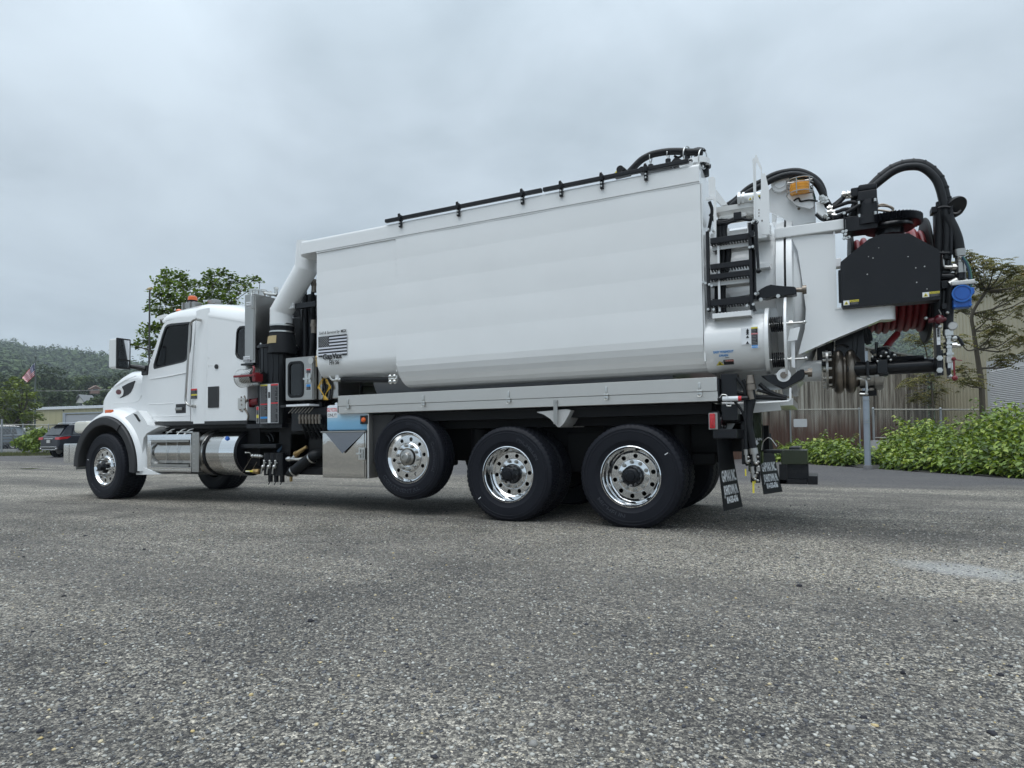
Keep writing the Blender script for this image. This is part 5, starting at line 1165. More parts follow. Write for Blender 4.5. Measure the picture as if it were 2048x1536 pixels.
b.box(P('G', 426, 1140, y=.03).x, P('G', 448, 1140, y=.03).x, .02, .05, P('G', 430, 1160, y=.03).z, P('G', 430, 1132, y=.03).z); b.build('drain_fitting', STEEL, T)
b = MB(); b.prism(Q('G', [(388, 1120), (400, 1040), (450, 1040), (450, 1235), (388, 1232)], .07), .07, .09); b.build('drain_bracket', BLACK, T)
b = MB()
for u, v0, v1, w in ((356, 1145, 1190, 5), (406, 1225, 1300, 7), (416, 1205, 1240, 4)):
    a = P('G', u-w, v0, y=.05); c = P('G', u+w, v1, y=.05); b.box(a.x, c.x, .048, .054, c.z, a.z)
b.build('yellow_tag', CLABEL['y'], T)
# tail light cluster
a = P('G', 122, 787, y=.0); c = P('G', 178, 893, y=.0)
b = MB(); b.box(a.x-.006, c.x, .0, .03, c.z, a.z, .004); tl = b.build('tail_light_plate', STEEL, T)
b = MB(); b.box(a.x+.005, c.x-.02, -.03, .0, c.z+.01, a.z-.006, .010); b.box(a.x+.02, c.x-.035, -.045, -.028, c.z+.04, a.z-.05, .008); b.build('tail_light', REDLENS, tl)
a2 = P('G', 180, 790, y=.03); c2 = P('G', 250, 890, y=.03)
b = MB(); b.box(a2.x, a2.x+.012, .035, .50, c2.z, a2.z); b.build('rear_light_box', BLACK, tl)
b = MB()
for i in range(3):
    y = .10+.13*i; b.lathe([(.055, 0), (.062, .003), (.062, .014), (.055, .014)], (a2.x+.012, y, (a2.z+c2.z)/2), (a2.x+1, y, (a2.z+c2.z)/2), 24, close=True)
b.build('light_ring', BLACK, tl)
b = MB()
for i in range(3): b.lathe([(.001, .006), (.055, .003)], (a2.x+.013, .10+.13*i, (a2.z+c2.z)/2), (a2.x+1, .10+.13*i, (a2.z+c2.z)/2), 24)
b.build('round_lamp', REDLENS, tl)
b = MB(); b.box(.80, 1.02, .02, 2.42, .88, .97, .01); b.box(.79, .86, .04, 2.42, .97, 1.14); b.build('tail_crossmember', BLACK, T)
b = MB()
for i in range(4): b.cyl((.865, .08+i*.12, 1.0), (.88, .08+i*.12, 1.0), .011, seg=6)
b.build('bolt', ZINC, T)
# mud flaps with the firm's name
def flap(y0, y1, lbl, base=.84, yaw=(.13, .24), bend=.05):
    zs = [.93, .75, .6, .45, .32, .20]
    pts = [(base+bend*((.93-z)/.73)**1.6, yaw[0]+(yaw[1]-yaw[0])*((.93-z)/.73), z) for z in [.93-.73*k/20 for k in range(21)]]
    b = MB(); b.loft([[(x, y0, z), (x+k*(y1-y0)*.5, (y0+y1)/2, z+.0), (x+k*(y1-y0), y1, z), (x+k*(y1-y0)-.008, y1, z), (x-.008, y0, z)] for x, k, z in pts], closed=True); f = b.build('mud_flap', mat(lbl, (.006, .0065, .008), .5, spec=.15, var=.2), T)
    def fl_at(y, z):
        t = min(1, max(0, (.93-z)/.73)); return base+bend*t**1.6+(yaw[0]+(yaw[1]-yaw[0])*t)*(y-y0)
    yc = (y0+y1)/2
    for s_, z, sz, wf in (('GAPVAX INC.', .470, .150, .86), ('JOHNSTOWN, PA.', .345, .125, .80), ('814-535-6766', .265, .085, .62)):
        c = bpy.data.curves.new('t', 'FONT'); c.body = s_; c.size = sz; c.align_x = 'CENTER'; c.offset = .003; c.extrude = .0005; c.resolution_u = 2
        o = bpy.data.objects.new('t', c); me = bpy.data.meshes.new_from_object(o); bpy.data.objects.remove(o); wdt = max(v.co.x for v in me.vertices)-min(v.co.x for v in me.vertices); fit = wf*(y1-y0)/wdt
        for v in me.vertices:
            yy, zz = yc+v.co.x*fit, z+v.co.y; v.co = Vector((fl_at(yy, zz)+.003+v.co.z, yy, zz))
        me.materials.clear(); me.materials.append(PRINTW); link('lettering', me, f)
    return f
flap(.035, .50, 'mud flap rubber'); flap(1.93, 2.40, 'mud flap rubber far', 1.03, (.25, .38), .06)
# rear bumper beam and step
b = MB(); b.box(1.02, 1.12, .62, 1.60, .60, 1.18, .01); b.build('rear_column', BLACK, T)
GREENB = mat('black with green reflection', (.016, .026, .007), .25, coat=.4, var=.15)  # olive base colour paints in the greenery that glossy black would mirror
xq0, xq1 = P('G', 582, 1060, y=.5).x, P('G', 752, 1060, y=.5).x; zq0, zq1 = P('G', 582, 1115, y=.5).z, P('G', 582, 1025, y=.5).z
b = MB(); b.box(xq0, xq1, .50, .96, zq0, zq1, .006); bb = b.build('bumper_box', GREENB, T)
b = MB(); b.box(P('G', 470, 1020, y=.5).x, xq0-.002, .50, .96, zq1-.03, zq1-.0, .004); b.build('bumper_arm', BLACK, T)
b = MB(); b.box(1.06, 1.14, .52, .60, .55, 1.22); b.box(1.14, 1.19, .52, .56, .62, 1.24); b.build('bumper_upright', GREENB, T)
zs0, zs1 = P('G', 600, 1242, y=.5).z, P('G', 600, 1212, y=.5).z; xs2 = P('G', 818, 1240, y=.5).x; xs1 = P('G', 752, 1240, y=.5).x; zs3 = P('G', 752, 1190, y=.5).z
b = MB(); b.box(xq0-.02, xq0+.05, .50, .54, zs0, zq0, .003); b.box(xq0-.02, xs1, .50, .96, zs0, zs1, .004); b.box(xs1+.001, xs2, .50, .96, zs0, zs3, .004); st_ = b.build('rear_step', BLACK, T)
b = MB(); b.box(xq0+.05, xq0+.24, .545, .555, zs1, zq0); b.build('step_back', SATIN, st_)
text('lettering', 'GapVax', .055, face((xq0+.14, .543, (zs1+zq0)/2-.01)), DECAL, st_, bold=.001)
b = MB()
for i in range(9): b.box(xs1-.16+.018*i, xs1-.150+.018*i, .53, .93, zs1+.001, zs1+.008)
b.build('step_tread', FRAME, st_)
b = MB(); b.box(xq0+.05, xq1-.08, .962, 1.9, .68, .78, .006); b.build('rear_bumper', BLACK, T)
tube_px('lock_cable', 'G', [(458, 1025), (465, 980), (490, 950), (515, 950), (555, 1000)], .48, .005, ZINC, n=5, seg=6)
q = P('L', 978, 180, y=.5); text('lettering', 'DRAIN', .038, face((q.x, .497, q.z)), PRINTW, T, wx=.8)
b = MB(); q = P('L', 968, 225, y=.5); b.prism([(q.x-.008, q.z+.03), (q.x+.008, q.z+.03), (q.x+.008, q.z+.005), (q.x+.022, q.z+.005), (q.x, q.z-.022), (q.x-.022, q.z+.005), (q.x-.008, q.z+.005)], .496, .498); b.build('arrow_mark', PRINTW, T)
b = MB(); b.box(1.0, 1.12, .52, .9, .62, 1.05); b.build('rear_light_panel', BLACK, T)

# ---- suction coupling on the door
cxy = P('G', 800, 590, y=.9); cz = 1.60; cy = .86
b = MB(); b.cyl((1.50, cy, cz-.05), (1.74, cy, cz-.05), .105, seg=32); b.build('door_nozzle', WHITE, T)
cz = 1.53; xc0 = P('G', 885, 500, y=cy).x
b = MB(); b.cyl((xc0-.02, cy, cz+.02), (xc0, cy, cz+.02), .20, seg=32); b.build('nozzle_flange', STEEL, T)
b = MB()
for k in range(12):
    a = 2*PI*k/12; b.cyl((xc0-.05, cy+.175*math.cos(a), cz+.02+.175*math.sin(a)), (xc0+.03, cy+.175*math.cos(a), cz+.02+.175*math.sin(a)), .013, seg=6)
b.build('flange_bolt', ZINC, T)
bx = xc0+.03
prof = [(.12, 0)]
for k in range(2):
    for j in range(9): a = PI*j/8; prof.append((.15+.045*math.sin(a), bx-xc0+.01+.105*k+.05-.045*math.cos(a)))
prof.append((.12, .28))
def squash(b, c, s): b.v = [(x, y, c+(z-c)*s) for x, y, z in b.v]; return b
b = MB(); b.lathe([(r*1.0, h) for r, h in prof], (xc0, cy, cz), (xc0+1, cy, cz), 40); squash(b, cz, 1.15); b.build('bellows', DULL, T)
x2 = xc0+.27; cz2 = cz-.06
b = MB(); b.lathe([(.10, 0), (.115, .0), (.115, .05), (.125, .05), (.125, .08), (.115, .08), (.115, .12), (.135, .12), (.14, .13), (.14, .19), (.13, .2), (.001, .2)], (x2, cy, cz2), (x2+1, cy, cz2), 36); b.build('coupling', STEEL, T)
b = MB(); b.box(x2+.0, x2+.14, cy-.05, cy+.05, cz2-.19, cz2-.14); b.build('coupling_foot', FRAME, T)
b = MB(); b.tube([P('M', u, v, y=.74) for u, v in ((310, 1160), (370, 1170), (400, 1180), (420, 1190), (432, 1250), (425, 1340), (350, 1345))], .012, 8, 3); b.ball(P('M', 455, 1165, y=.74), .022, 8); b.ball(P('M', 320, 1160, y=.74), .02, 8); b.ball(P('M', 430, 1345, y=.74), .018, 8); b.build('coupling_clamp', ZINC, T)
b = MB(); a = P('M', 100, 700, y=.8); b.box(a.x-.03, a.x+.05, .78, .86, a.z-.22, a.z+.03, .01); b.tube([P('M', u, v, y=.78) for u, v in ((60, 790), (110, 770), (180, 775), (215, 800))], .014, 8, 4); b.build('nozzle_lever', BLACK, T)
# ================================================================== hose reel
XL, XRr = 2.06, 2.66; RYc, RZc = 1.22, 2.42
b = MB()
for x in (XL-.04, XRr): b.lathe([(.001, 0), (.60, 0), (.61, .01), (.61, .02), (.60, .03), (.001, .03)], (x, RYc, RZc), (x+1, RYc, RZc), 48)
rl_ = b.build('reel_flange', FRAME, T)
n = 10; prof = []
w_ = (XRr-XL-.0)/n
for k in range(n):
    for j in range(8): a = PI*j/8; prof.append((.445+.040*math.sin(a)+.015*math.sin(k*2.2), w_*k+w_*(.5-.5*math.cos(a))))
prof.append((.445, w_*n))
b = MB(); b.lathe([(.30, 0)]+prof+[(.30, w_*n)], (XL, RYc, RZc), (XL+1, RYc, RZc), 64); b.build('wound_hose', REDHOSE, T)
b = MB()
for k in range(3):
    x = XL+.30+.1*k; pts = [(x, RYc+.50*math.cos(a), RZc+.50*math.sin(a)) for a in [PI*(.2+.75*j/14) for j in range(15)]]
    b.tube(pts, .034, 10, 1)
b.build('top_hose_layer', REDHOSE2, T)
# black gear cover (near side)
YG = .34
gq = [P('F', *v, y=YG) for v in ((162, 922), (385, 740), (490, 700), (700, 695), (942, 828), (950, 1215), (185, 1285), (172, 1270))]
b = MB(); b.prism([(p.x, p.z) for p in gq], YG, YG+.012); gc = b.build('reel_cover', SATIN, T)
b = MB(); ps = [(p.x, p.z) for p in gq]
for i in range(len(ps)):
    if i in (2,): continue
    p0, p1 = Vector(ps[i]), Vector(ps[(i+1) % len(ps)]); b.add([(p0.x, YG+.0125, p0.y), (p1.x, YG+.0125, p1.y), (p1.x, YG+.16, p1.y), (p0.x, YG+.16, p0.y)], [(0, 1, 2, 3)])
b.build('cover_rim', SATIN, gc)
b = MB()
for _ in range(9):
    q = P('F', random.uniform(250, 850), random.uniform(800, 1150), y=YG); b.cyl((q.x, YG-.001, q.z), (q.x, YG+.001, q.z), random.uniform(.003, .006), seg=8)
b.build('paint_chip', PALEG, gc)
a, c = P('F', 808, 1212, y=YG), P('F', 943, 1168, y=YG); warn(a.x, c.x, a.z+.012, a.z+.055, YG-.001, gc)
a, c = P('F', 185, 1268, y=YG), P('F', 307, 1225, y=YG); warn(a.x, c.x, a.z+.004, a.z+.047, YG-.001, gc)
b = MB(); b.box(1.93, 2.66, YG+.17, .66, 2.12, 2.18); b.box(1.90, 1.955, YG+.1, YG+.2, 2.15, 2.45, .01); b.build('reel_frame', BLACK, T)
# ring gear and slew motor
gcx = P('F', 545, 650, y=.62).x; gz = P('F', 345, 660, y=.62).z
b = MB()
nt_ = 52; pr = []
for i in range(nt_*2):
    a = 2*PI*i/(nt_*2); r = .268 if i % 2 == 0 else .236; pr.append((gcx+r*math.cos(a), .62+r*math.sin(a)))
hole = [(gcx+.19*math.cos(2*PI*i/40), .62+.19*math.sin(2*PI*i/40)) for i in range(40)]
b.prism(pr, gz-.015, gz+.055, plane='xy', holes=[hole]); b.cyl((gcx, .62, gz-.05), (gcx, .62, gz-.005), .2, .17, seg=32); b.build('ring_gear', BLACK, T)
b = MB(); b.cyl((gcx, .62, gz-.10), (gcx, .62, gz+.03), .12, seg=24); b.build('slew_post', BLACK, T)
mxp = P('F', 373, 450, y=.50)
def mz(v): return P('F', 373, v, y=.50).z
b = MB(); b.cyl((mxp.x, .5, mz(640)), (mxp.x, .5, mz(590)), .11, seg=24); b.cyl((mxp.x, .5, mz(590)), (mxp.x, .5, mz(480)), .085, seg=24); b.cyl((mxp.x, .5, mz(480)), (mxp.x, .5, mz(400)), .088, .078, seg=10); b.box(mxp.x-.08, mxp.x+.075, .42, .58, mz(455), mz(375), .012); b.box(mxp.x-.075, mxp.x+.075, .42, .58, mz(375), mz(325), .015); b.box(mxp.x-.135, mxp.x-.07, .44, .56, mz(405), mz(335), .01); b.build('slew_motor', SATIN, T)
b = MB()
for a in (.6, 2.2, 3.9, 5.3):
    for v in (468, 570): b.cyl((mxp.x+.1*math.cos(a), .5+.1*math.sin(a), mz(v)-.01), (mxp.x+.1*math.cos(a), .5+.1*math.sin(a), mz(v)+.018), .014, seg=6)
b.build('motor_bolt', ZINC, T)
a = P('F', 215, 570, y=.45); c = P('F', 335, 650, y=.45); b = MB(); b.box(a.x-.02, c.x+.12, .42, .62, P('F', 215, 690, y=.45).z, P('F', 215, 575, y=.45).z, .006); b.box(P('F', 420, 600, y=.6).x, P('F', 608, 600, y=.6).x, .6, .62, P('F', 500, 640, y=.6).z, P('F', 500, 535, y=.6).z); b.build('slew_bracket', SATIN, T)
b = MB(); b.box(a.x-.035, a.x-.02, .36, .60, P('F', 200, 700, y=.42).z, P('F', 200, 530, y=.42).z); b.build('bracket_plate', SATIN, T)
b = MB()
for u, v in ((190, 540), (205, 680), (180, 685), (215, 735), (228, 730), (190, 735), (200, 705)): q = P('F', u, v, y=.36); b.cyl((q.x, .37, q.z), (q.x, .34, q.z), .014, seg=6)
b.build('bolt', ZINC, T)
# hoses between boom and motor
for pts, y, r in ((((1810, 500), (1850, 545), (1900, 520), (1950, 480), (2000, 440)), .50, .022), (((1850, 590), (1920, 580), (1980, 560), (2060, 560)), .46, .018), (((1840, 610), (1900, 620), (1960, 600), (2040, 560), (2100, 520)), .44, .018), (((1790, 640), (1850, 655), (1930, 640), (2000, 610)), .46, .016), (((1745, 600), (1790, 640), (1840, 650), (1900, 630)), .48, .014)):
    tube_px('hydraulic_hose', 'E', pts, y, r, RUBBER, n=5)
for pts in (((170, 390), (215, 385), (250, 372)), ((190, 415), (230, 412), (262, 405)), ((60, 490), (120, 480), (165, 440), (190, 410), (180, 392)), ((90, 500), (170, 470), (240, 450), (300, 460))):
    tube_px('motor_hose', 'F', pts, .46, .012 if pts[0][0] > 150 else .018, STEEL if pts[0][0] > 150 else RUBBER, n=4)
b = MB()
for u, v, u2, v2 in ((1835, 555, 1880, 548), (1835, 585, 1900, 582), (1820, 600, 1850, 640), (1870, 610, 1910, 615), (1800, 470, 1805, 510), (1815, 465, 1835, 510), (1790, 450, 1800, 490), (1955, 445, 1990, 435), (2000, 440, 2020, 432)):
    b.cyl(P('E', u, v, y=.45), P('E', u2, v2, y=.45), .022, seg=8); b.cyl(P('E', u, v, y=.45).lerp(P('E', u2, v2, y=.45), .3), P('E', u, v, y=.45).lerp(P('E', u2, v2, y=.45), .6), .032, seg=6)
b.build('hose_fitting', ZINC, T)
b = MB(); b.prism(Q('E', [(1748, 505), (1800, 495), (1815, 540), (1840, 600), (1800, 620), (1750, 580)], .47), .47, .52); b.build('fitting_plate', WHITE, T)
for pts in (((430, 505), (470, 480), (540, 485), (575, 510), (560, 525), (480, 515), (440, 510)), ((430, 495), (490, 468), (560, 490), (580, 505))): tube_px('coiled_wire', 'F', pts, .55, .010, DULL, n=5, seg=6)
# boom hoses arching off the drum top
for i, (y, dv) in enumerate(((.55, 0), (.62, 14), (.70, 28), (.50, 34))):
    tube_px('boom_hose', 'E', [(1030, 530+dv), (1100, 480+dv*.6), (1200, 390+dv), (1300, 340+dv), (1400, 285+dv), (1500, 258+dv*.8), (1600, 252+dv*.8), (1690, 280+dv*.8), (1760, 330+dv), (1800, 400+dv), (1815, 470), (1850, 530)], y, .030, RUBBER, n=6, seg=12)
tube_px('green_cable', 'E', [(1480, 330), (1560, 305), (1640, 320), (1700, 380), (1730, 440), (1745, 500)], .58, .007, mat('green cable', (.03, .12, .09), .4), n=5, seg=6)
tube_px('green_cable', 'E', [(1500, 345), (1580, 312), (1660, 335), (1715, 400), (1740, 470)], .58, .007, MT['green cable'], n=5, seg=6)
# big arch over the reel
arch = [(255, 570), (300, 450), (400, 335), (480, 255), (560, 195), (640, 160), (720, 148), (800, 155), (870, 195), (930, 260), (965, 340), (985, 420), (1000, 500), (1010, 620), (1005, 760), (990, 900)]
for i, (y, f_) in enumerate(((.60, 0), (.66, 13), (.71, 24), (.55, 20))):
    pts = []
    for j, (u, v) in enumerate(arch):
        t = j/(len(arch)-1); k = f_*min(1, t*5)*min(1, (1-t)*4); du, dv = u-720, v-430; dd = math.hypot(du, dv); pts.append((u-k*du/dd, v-(k*dv/dd if v < 430 else 0)))
    tube_px('arch_hose', 'F', pts, y, .044 if i == 0 else .032, RUBBER, n=7, seg=14)
tube_px('green_cable', 'F', [(u-4, v-18) for u, v in arch[:7]], .6, .007, MT['green cable'], n=5, seg=6)
b = MB()
for u, v in ((432, 272), (545, 178), (630, 147), (820, 136), (935, 208), (985, 290)):
    q = P('F', u, v+8, y=.58); b.ball(q, .014, 8)
for j in range(3, 13):
    u, v = arch[j]; q0 = P('F', u, v, y=.60); q1 = P('F', arch[j+1][0], arch[j+1][1], y=.60); d = (q1-q0).normalized()
    b.lathe([(.045, 0), (.050, 0), (.050, .012), (.045, .012)], tuple(q0), tuple(q0+d), 18, close=True)
b.build('cable_tie', RUBBER, T)
# rear mast and what hangs on it
YM = .62
def bx_px(name, k, u0, v0, u1, v1, y0, y1, m, bev=.004, parent=T):
    a = P(k, u0, v0, y=y0); c = P(k, u1, v1, y=y0); b = MB(); b.box(a.x, c.x, y0, y1, c.z, a.z, bev); return b.build(name, m, parent)
mast = bx_px('mast', 'F', 897, 490, 932, 830, YM, YM+.09, SATIN)
bx_px('mast_cap', 'F', 878, 487, 925, 525, YM-.03, YM+.09, SATIN)
bx_px('mast_lower', 'F', 905, 1215, 955, 1340, YM, YM+.12, BLACK); bx_px('mast_lower', 'M', 1245, 480, 1322, 1125, YM-.1, YM+.05, BLACK)
b = MB(); b.tube([P('F', u, v, y=.52) for u, v in ((930, 500), (960, 488), (1025, 492), (1035, 510), (1035, 830), (1020, 850), (935, 850))], .012, 8, 2); b.build('hose_hoop', SATIN, T)
b = MB()
for i, (u, r) in enumerate(((950, .045), (975, .05), (1000, .045), (965, .04))): b.tube([P('F', u+8, 450, y=.62+.05*i), P('F', u, 600, y=.62+.05*i), P('F', u-5, 760, y=.62+.05*i), P('F', u-12, 960, y=.62+.05*i), P('F', u-15, 1150, y=.62+.05*i), P('F', u-18, 1400, y=.62+.05*i)], r, 12, 5)
b.build('hose_drop', RUBBER, T)
tube_px('jetting_hose', 'F', [(1005, 560), (1020, 600), (1050, 660), (1080, 740), (1095, 820)], .55, .044, RUBBER, n=6, seg=14)
b = MB(); b.cyl(P('F', 1094, 825, y=.55), P('F', 1098, 880, y=.55), .05, .046, seg=20); b.cyl(P('F', 1100, 880, y=.55), P('F', 1104, 925, y=.55), .036, seg=20); b.cyl(P('F', 1104, 930, y=.55), P('F', 1106, 1010, y=.55), .042, seg=16); b.cyl(P('F', 1075, 1000, y=.55), P('F', 1130, 1030, y=.55), .03, seg=12); b.cyl(P('F', 1090, 890, y=.55), P('F', 1115, 900, y=.55), .045, seg=6); b.build('hose_coupling', STEEL, T)
b = MB(); b.cyl(P('F', 1107, 1010, y=.55), P('F', 1105, 1060, y=.55), .04, seg=14); b.cyl(P('F', 960, 1040, y=.6), P('F', 1085, 1040, y=.58), .04, seg=14); b.box(P('F', 955, 990, y=.6).x, P('F', 1030, 990, y=.6).x, .58, .66, P('F', 990, 1070, y=.6).z, P('F', 990, 980, y=.6).z, .01); b.build('swivel_joint', BLACK, T)
b = MB(); b.cyl(P('F', 975, 962, y=.55), P('F', 1060, 965, y=.55), .018, seg=10); b.cyl(P('F', 1040, 965, y=.55), P('F', 1085, 965, y=.55), .034, seg=8); b.tube([P('F', u, v, y=.54) for u, v in ((985, 965), (970, 940), (972, 850), (985, 825))], .010, 8, 4); b.build('gauge_pipe', STEEL, T)
bx_px('mast_bracket', 'F', 957, 1070, 1138, 1112, YM-.1, YM+.02, SATIN)
bx_px('hose_bracket', 'F', 960, 1250, 1018, 1288, YM-.1, YM, BLACK)
# work light
q = P('F', 1065, 490, y=.6); b = MB(); d = Vector((-.45, .6, .6)).normalized()
b.lathe([(.001, -.07), (.05, -.06), (.085, -.035), (.098, -.01), (.098, .012), (.09, .015), (.001, .010)], tuple(q), tuple(q-d), 28); wl = b.build('work_light', SATIN, T)
b = MB(); b.tube([P('F', 1045, 545, y=.6), P('F', 1080, 545, y=.6), P('F', 1112, 520, y=.6)], .02, 8, 3); b.build('light_bracket', BLACK, wl)
# blue camera or flow unit
q = P('F', 1112, 1185, y=.5); b = MB(); b.cyl((q.x, .46, q.z+.01), (q.x, .56, q.z+.01), .07, seg=32); b.cyl((q.x, .455, q.z+.01), (q.x, .46, q.z+.01), .05, seg=32); b.box(q.x-.065, q.x+.07, .47, .58, q.z-.11, q.z-.03, .012); b.box(q.x+.05, q.x+.095, .48, .55, q.z-.0, q.z+.06, .01); bu = b.build('blue_meter', BLUEP, T)
b = MB(); b.lathe([(.065, -.006), (.075, -.006), (.075, .0), (.065, 0)], (q.x, .458, q.z+.01), (q.x, 1, q.z+.01), 32, close=True)
for dx, dz in ((-.055, -.095), (.06, -.095), (-.05, -.045), (.06, -.045)): b.cyl((q.x+dx, .47, q.z+dz), (q.x+dx, .46, q.z+dz), .010, seg=6)
b.build('meter_ring', mat('mid blue', (.02, .14, .50), .3), bu)
b = MB(); b.box(q.x-.07, q.x+.10, .48, .56, q.z+.09, q.z+.13, .008); b.cyl((q.x-.08, .52, q.z+.11), (q.x-.02, .52, q.z+.14), .03); b.build('meter_bracket', TRAY, bu)
tube_px('meter_cable', 'F', [(1125, 880), (1160, 930), (1185, 1000), (1192, 1080), (1185, 1150), (1170, 1170)], .5, .009, MT['green cable'], bu, n=5); tube_px('meter_cable', 'F', [(1120, 880), (1152, 935), (1176, 1005), (1182, 1080), (1180, 1170)], .5, .010, MT['dark blue hose'], bu, n=5)
# nozzle post, hose, gauge, valves
tube_px('wash_hose', 'M', [(1420, 80), (1410, 250), (1400, 420), (1395, 590)], .55, .038, RUBBER, n=5, seg=14)
b = MB(); b.cyl(P('M', 1393, 590, y=.55), P('M', 1395, 660, y=.55), .04, seg=16); b.cyl(P('M', 1395, 650, y=.55), P('M', 1398, 690, y=.55), .028, seg=8); b.build('hose_coupling', ZINC, T)
q = P('M', 1440, 550, y=.54); b = MB(); b.lathe([(.001, 0), (.033, 0), (.038, .006), (.038, .03), (.001, .03)], (q.x, .50, q.z), (q.x, 1, q.z), 28); gg = b.build('pressure_gauge', STEEL, T)
b = MB(); b.cyl((q.x, .499, q.z), (q.x, .497, q.z), .029, seg=28); b.build('gauge_face', PALEG, gg)
b = MB(); b.tube([P('M', u, v, y=.55) for u, v in ((1430, 690), (1445, 670), (1500, 675), (1540, 720), (1570, 775))], .014, 8, 4); b.build('ball_valve_handle', SATIN, T)
b = MB(); b.cyl(P('M', 1400, 690, y=.56), P('M', 1405, 900, y=.56), .024, seg=12)
for v in (735, 780, 860): b.cyl(P('M', 1400, v, y=.56), P('M', 1401, v+28, y=.56), .04, seg=6)
b.cyl(P('M', 1400, 780, y=.56), P('M', 1560, 772, y=.56), .014, seg=8); b.ball(P('M', 1470, 690, y=.55), .025, 8); b.cyl(P('M', 1440, 770, y=.55), P('M', 1500, 768, y=.55), .024, seg=8); b.build('ball_valve', ZINC, T)
bx_px('valve_block', 'M', 1375, 900, 1452, 975, .54, .62, TRAY)
b = MB(); b.cyl(P('M', 1408, 975, y=.58), P('M', 1410, 1035, y=.58), .03, seg=6); b.cyl(P('M', 1410, 1030, y=.58), P('M', 1412, 1060, y=.58), .026, seg=10); b.build('nozzle_tip', ZINC, T); b = MB(); b.ball(P('M', 1415, 1140, y=.58), .022, 10); b.build('nozzle_ball', ZINC, T)
bx_px('nozzle_tip_body', 'M', 1385, 1040, 1430, 1115, .55, .6, BLACK)
b = MB(); b.tube([P('M', 1462, 930, y=.53), P('M', 1466, 1050, y=.53), P('M', 1474, 1150, y=.53)], .008, 6, 3); b.ball(P('M', 1474, 1158, y=.53), .024, 8); b.ball(P('M', 1462, 932, y=.53), .018, 8); b.tube([P('M', 1450, 925, y=.53), P('M', 1500, 945, y=.54), P('M', 1560, 950, y=.55)], .004, 5, 3); b.build('red_release', RED, T)
b = MB()
for v in (925, 1068): q = P('M', 1292, v, y=.52); b.cyl((q.x, .52, q.z), (q.x, .495, q.z), .025, seg=6); b.cyl((q.x, .495, q.z), (q.x, .485, q.z), .014, seg=12)
b.build('large_bolt', ZINC, T)
a = P('M', 1250, 575, y=.515); c = P('M', 1318, 758, y=.515); label('mast_label', a.x+.008, c.x-.012, c.z, a.z, .517, [('k', .55), ('w', .45, 'NOTICE')], T)
q = P('M', 1290, 465, y=.52); b = MB(); b.ball((q.x, .52, q.z), .042, 12); b.cyl((q.x-.08, .54, q.z), (q.x+.08, .54, q.z), .024, seg=12); vl = b.build('red_valve', mat('dark red', (.12, .012, .02), .3, coat=.4), T)
b = MB(); b.ball((q.x-.10, .52, q.z+.02), .016, 8); b.ball((q.x+.06, .5, q.z+.05), .014, 8); b.ball((q.x, .5, q.z-.07), .018, 8); b.build('valve_fitting', ZINC, vl)
tube_px('air_line', 'M', [(1285, 350), (1310, 400), (1290, 440)], .52, .004, ZINC, n=4, seg=5)
# horizontal boom at the bottom of the reel
q0, q1 = P('M', 200, 1035, y=.75), P('M', 1270, 1030, y=.72); zz = (q0.z+q1.z)/2
b = MB(); b.cyl((q0.x, .74, zz), (q1.x, .74, zz), .068, seg=24); b.build('guide_arm', BLACK, T)
b = MB(); n = 26; s0 = P('M', 690, 1000, y=.7).x; s1 = P('M', 1110, 1000, y=.7).x; pts = []
for k in range(n*6+1): a = 2*PI*k/6; pts.append((s0+(s1-s0)*k/(n*6), .70+.022*math.cos(a), zz+.072+.022*math.sin(a)))
b.tube(pts, .007, 5, 1); b.build('spiral_wrap', BLACK, T)
bx_px('arm_clamp', 'M', 555, 945, 685, 1105, .62, .86, BLACK, .01); bx_px('arm_clamp', 'M', 425, 950, 468, 1130, .62, .86, BLACK, .01); bx_px('arm_stop', 'M', 580, 1085, 690, 1130, .66, .8, BLACK, .006)
bx_px('arm_plate', 'M', 1268, 830, 1345, 1125, .60, .62, BLACK)
b = MB(); b.box(P('M', 395, 600, y=.9).x-.2, P('M', 400, 600, y=.9).x, .78, 1.0, 1.45, 2.05, .02); b.box(1.70, 1.86, .95, 1.45, 1.6, 2.1, .02); b.build('reel_support', BLACK, T)
for pts in (((420, 560), (430, 650), (460, 760)), ((400, 620), (420, 700), (455, 750)), ((440, 580), (470, 660), (475, 720)), ((190, 900), (260, 840), (270, 650)), ((200, 980), (300, 900), (330, 700), (340, 640)), ((700, 330), (700, 330), (690, 420))): tube_px('hanging_hose', 'M', pts, .8, .022, RUBBER, n=5)
# nozzle guide cluster
b = MB()
for u, v, u2, v2, r in ((548, 735, 545, 870, .014), (660, 790, 660, 900, .02), (620, 800, 630, 930, .045), (575, 880, 700, 880, .035), (690, 850, 700, 950, .03), (485, 835, 520, 875, .016), (490, 960, 560, 900, .014), (720, 860, 770, 900, .02), (560, 930, 570, 960, .02), (700, 960, 760, 890, .014), (590, 840, 680, 850, .025)): b.cyl(P('M', u, v, y=.7), P('M', u2, v2, y=.7), r, seg=10)
b.ball(P('M', 630, 870, y=.68), .06, 12); b.ball(P('M', 740, 900, y=.7), .035, 8); b.ball(P('M', 520, 930, y=.7), .03, 8); b.box(P('M', 565, 900, y=.72).x, P('M', 680, 900, y=.72).x, .66, .8, P('M', 600, 960, y=.72).z, P('M', 600, 860, y=.72).z, .01); b.build('hose_guide_rollers', BLACK, T)
b = MB()
for u, v in ((600, 900), (688, 905), (716, 945), (500, 905), (760, 885), (660, 860), (560, 960)): b.ball(P('M', u, v, y=.62), .012, 6)
b.tube([P('M', u, v, y=.68) for u, v in ((570, 795), (630, 790), (690, 785), (735, 810))], .008, 6, 3); b.build('roller_pin', ZINC, T)
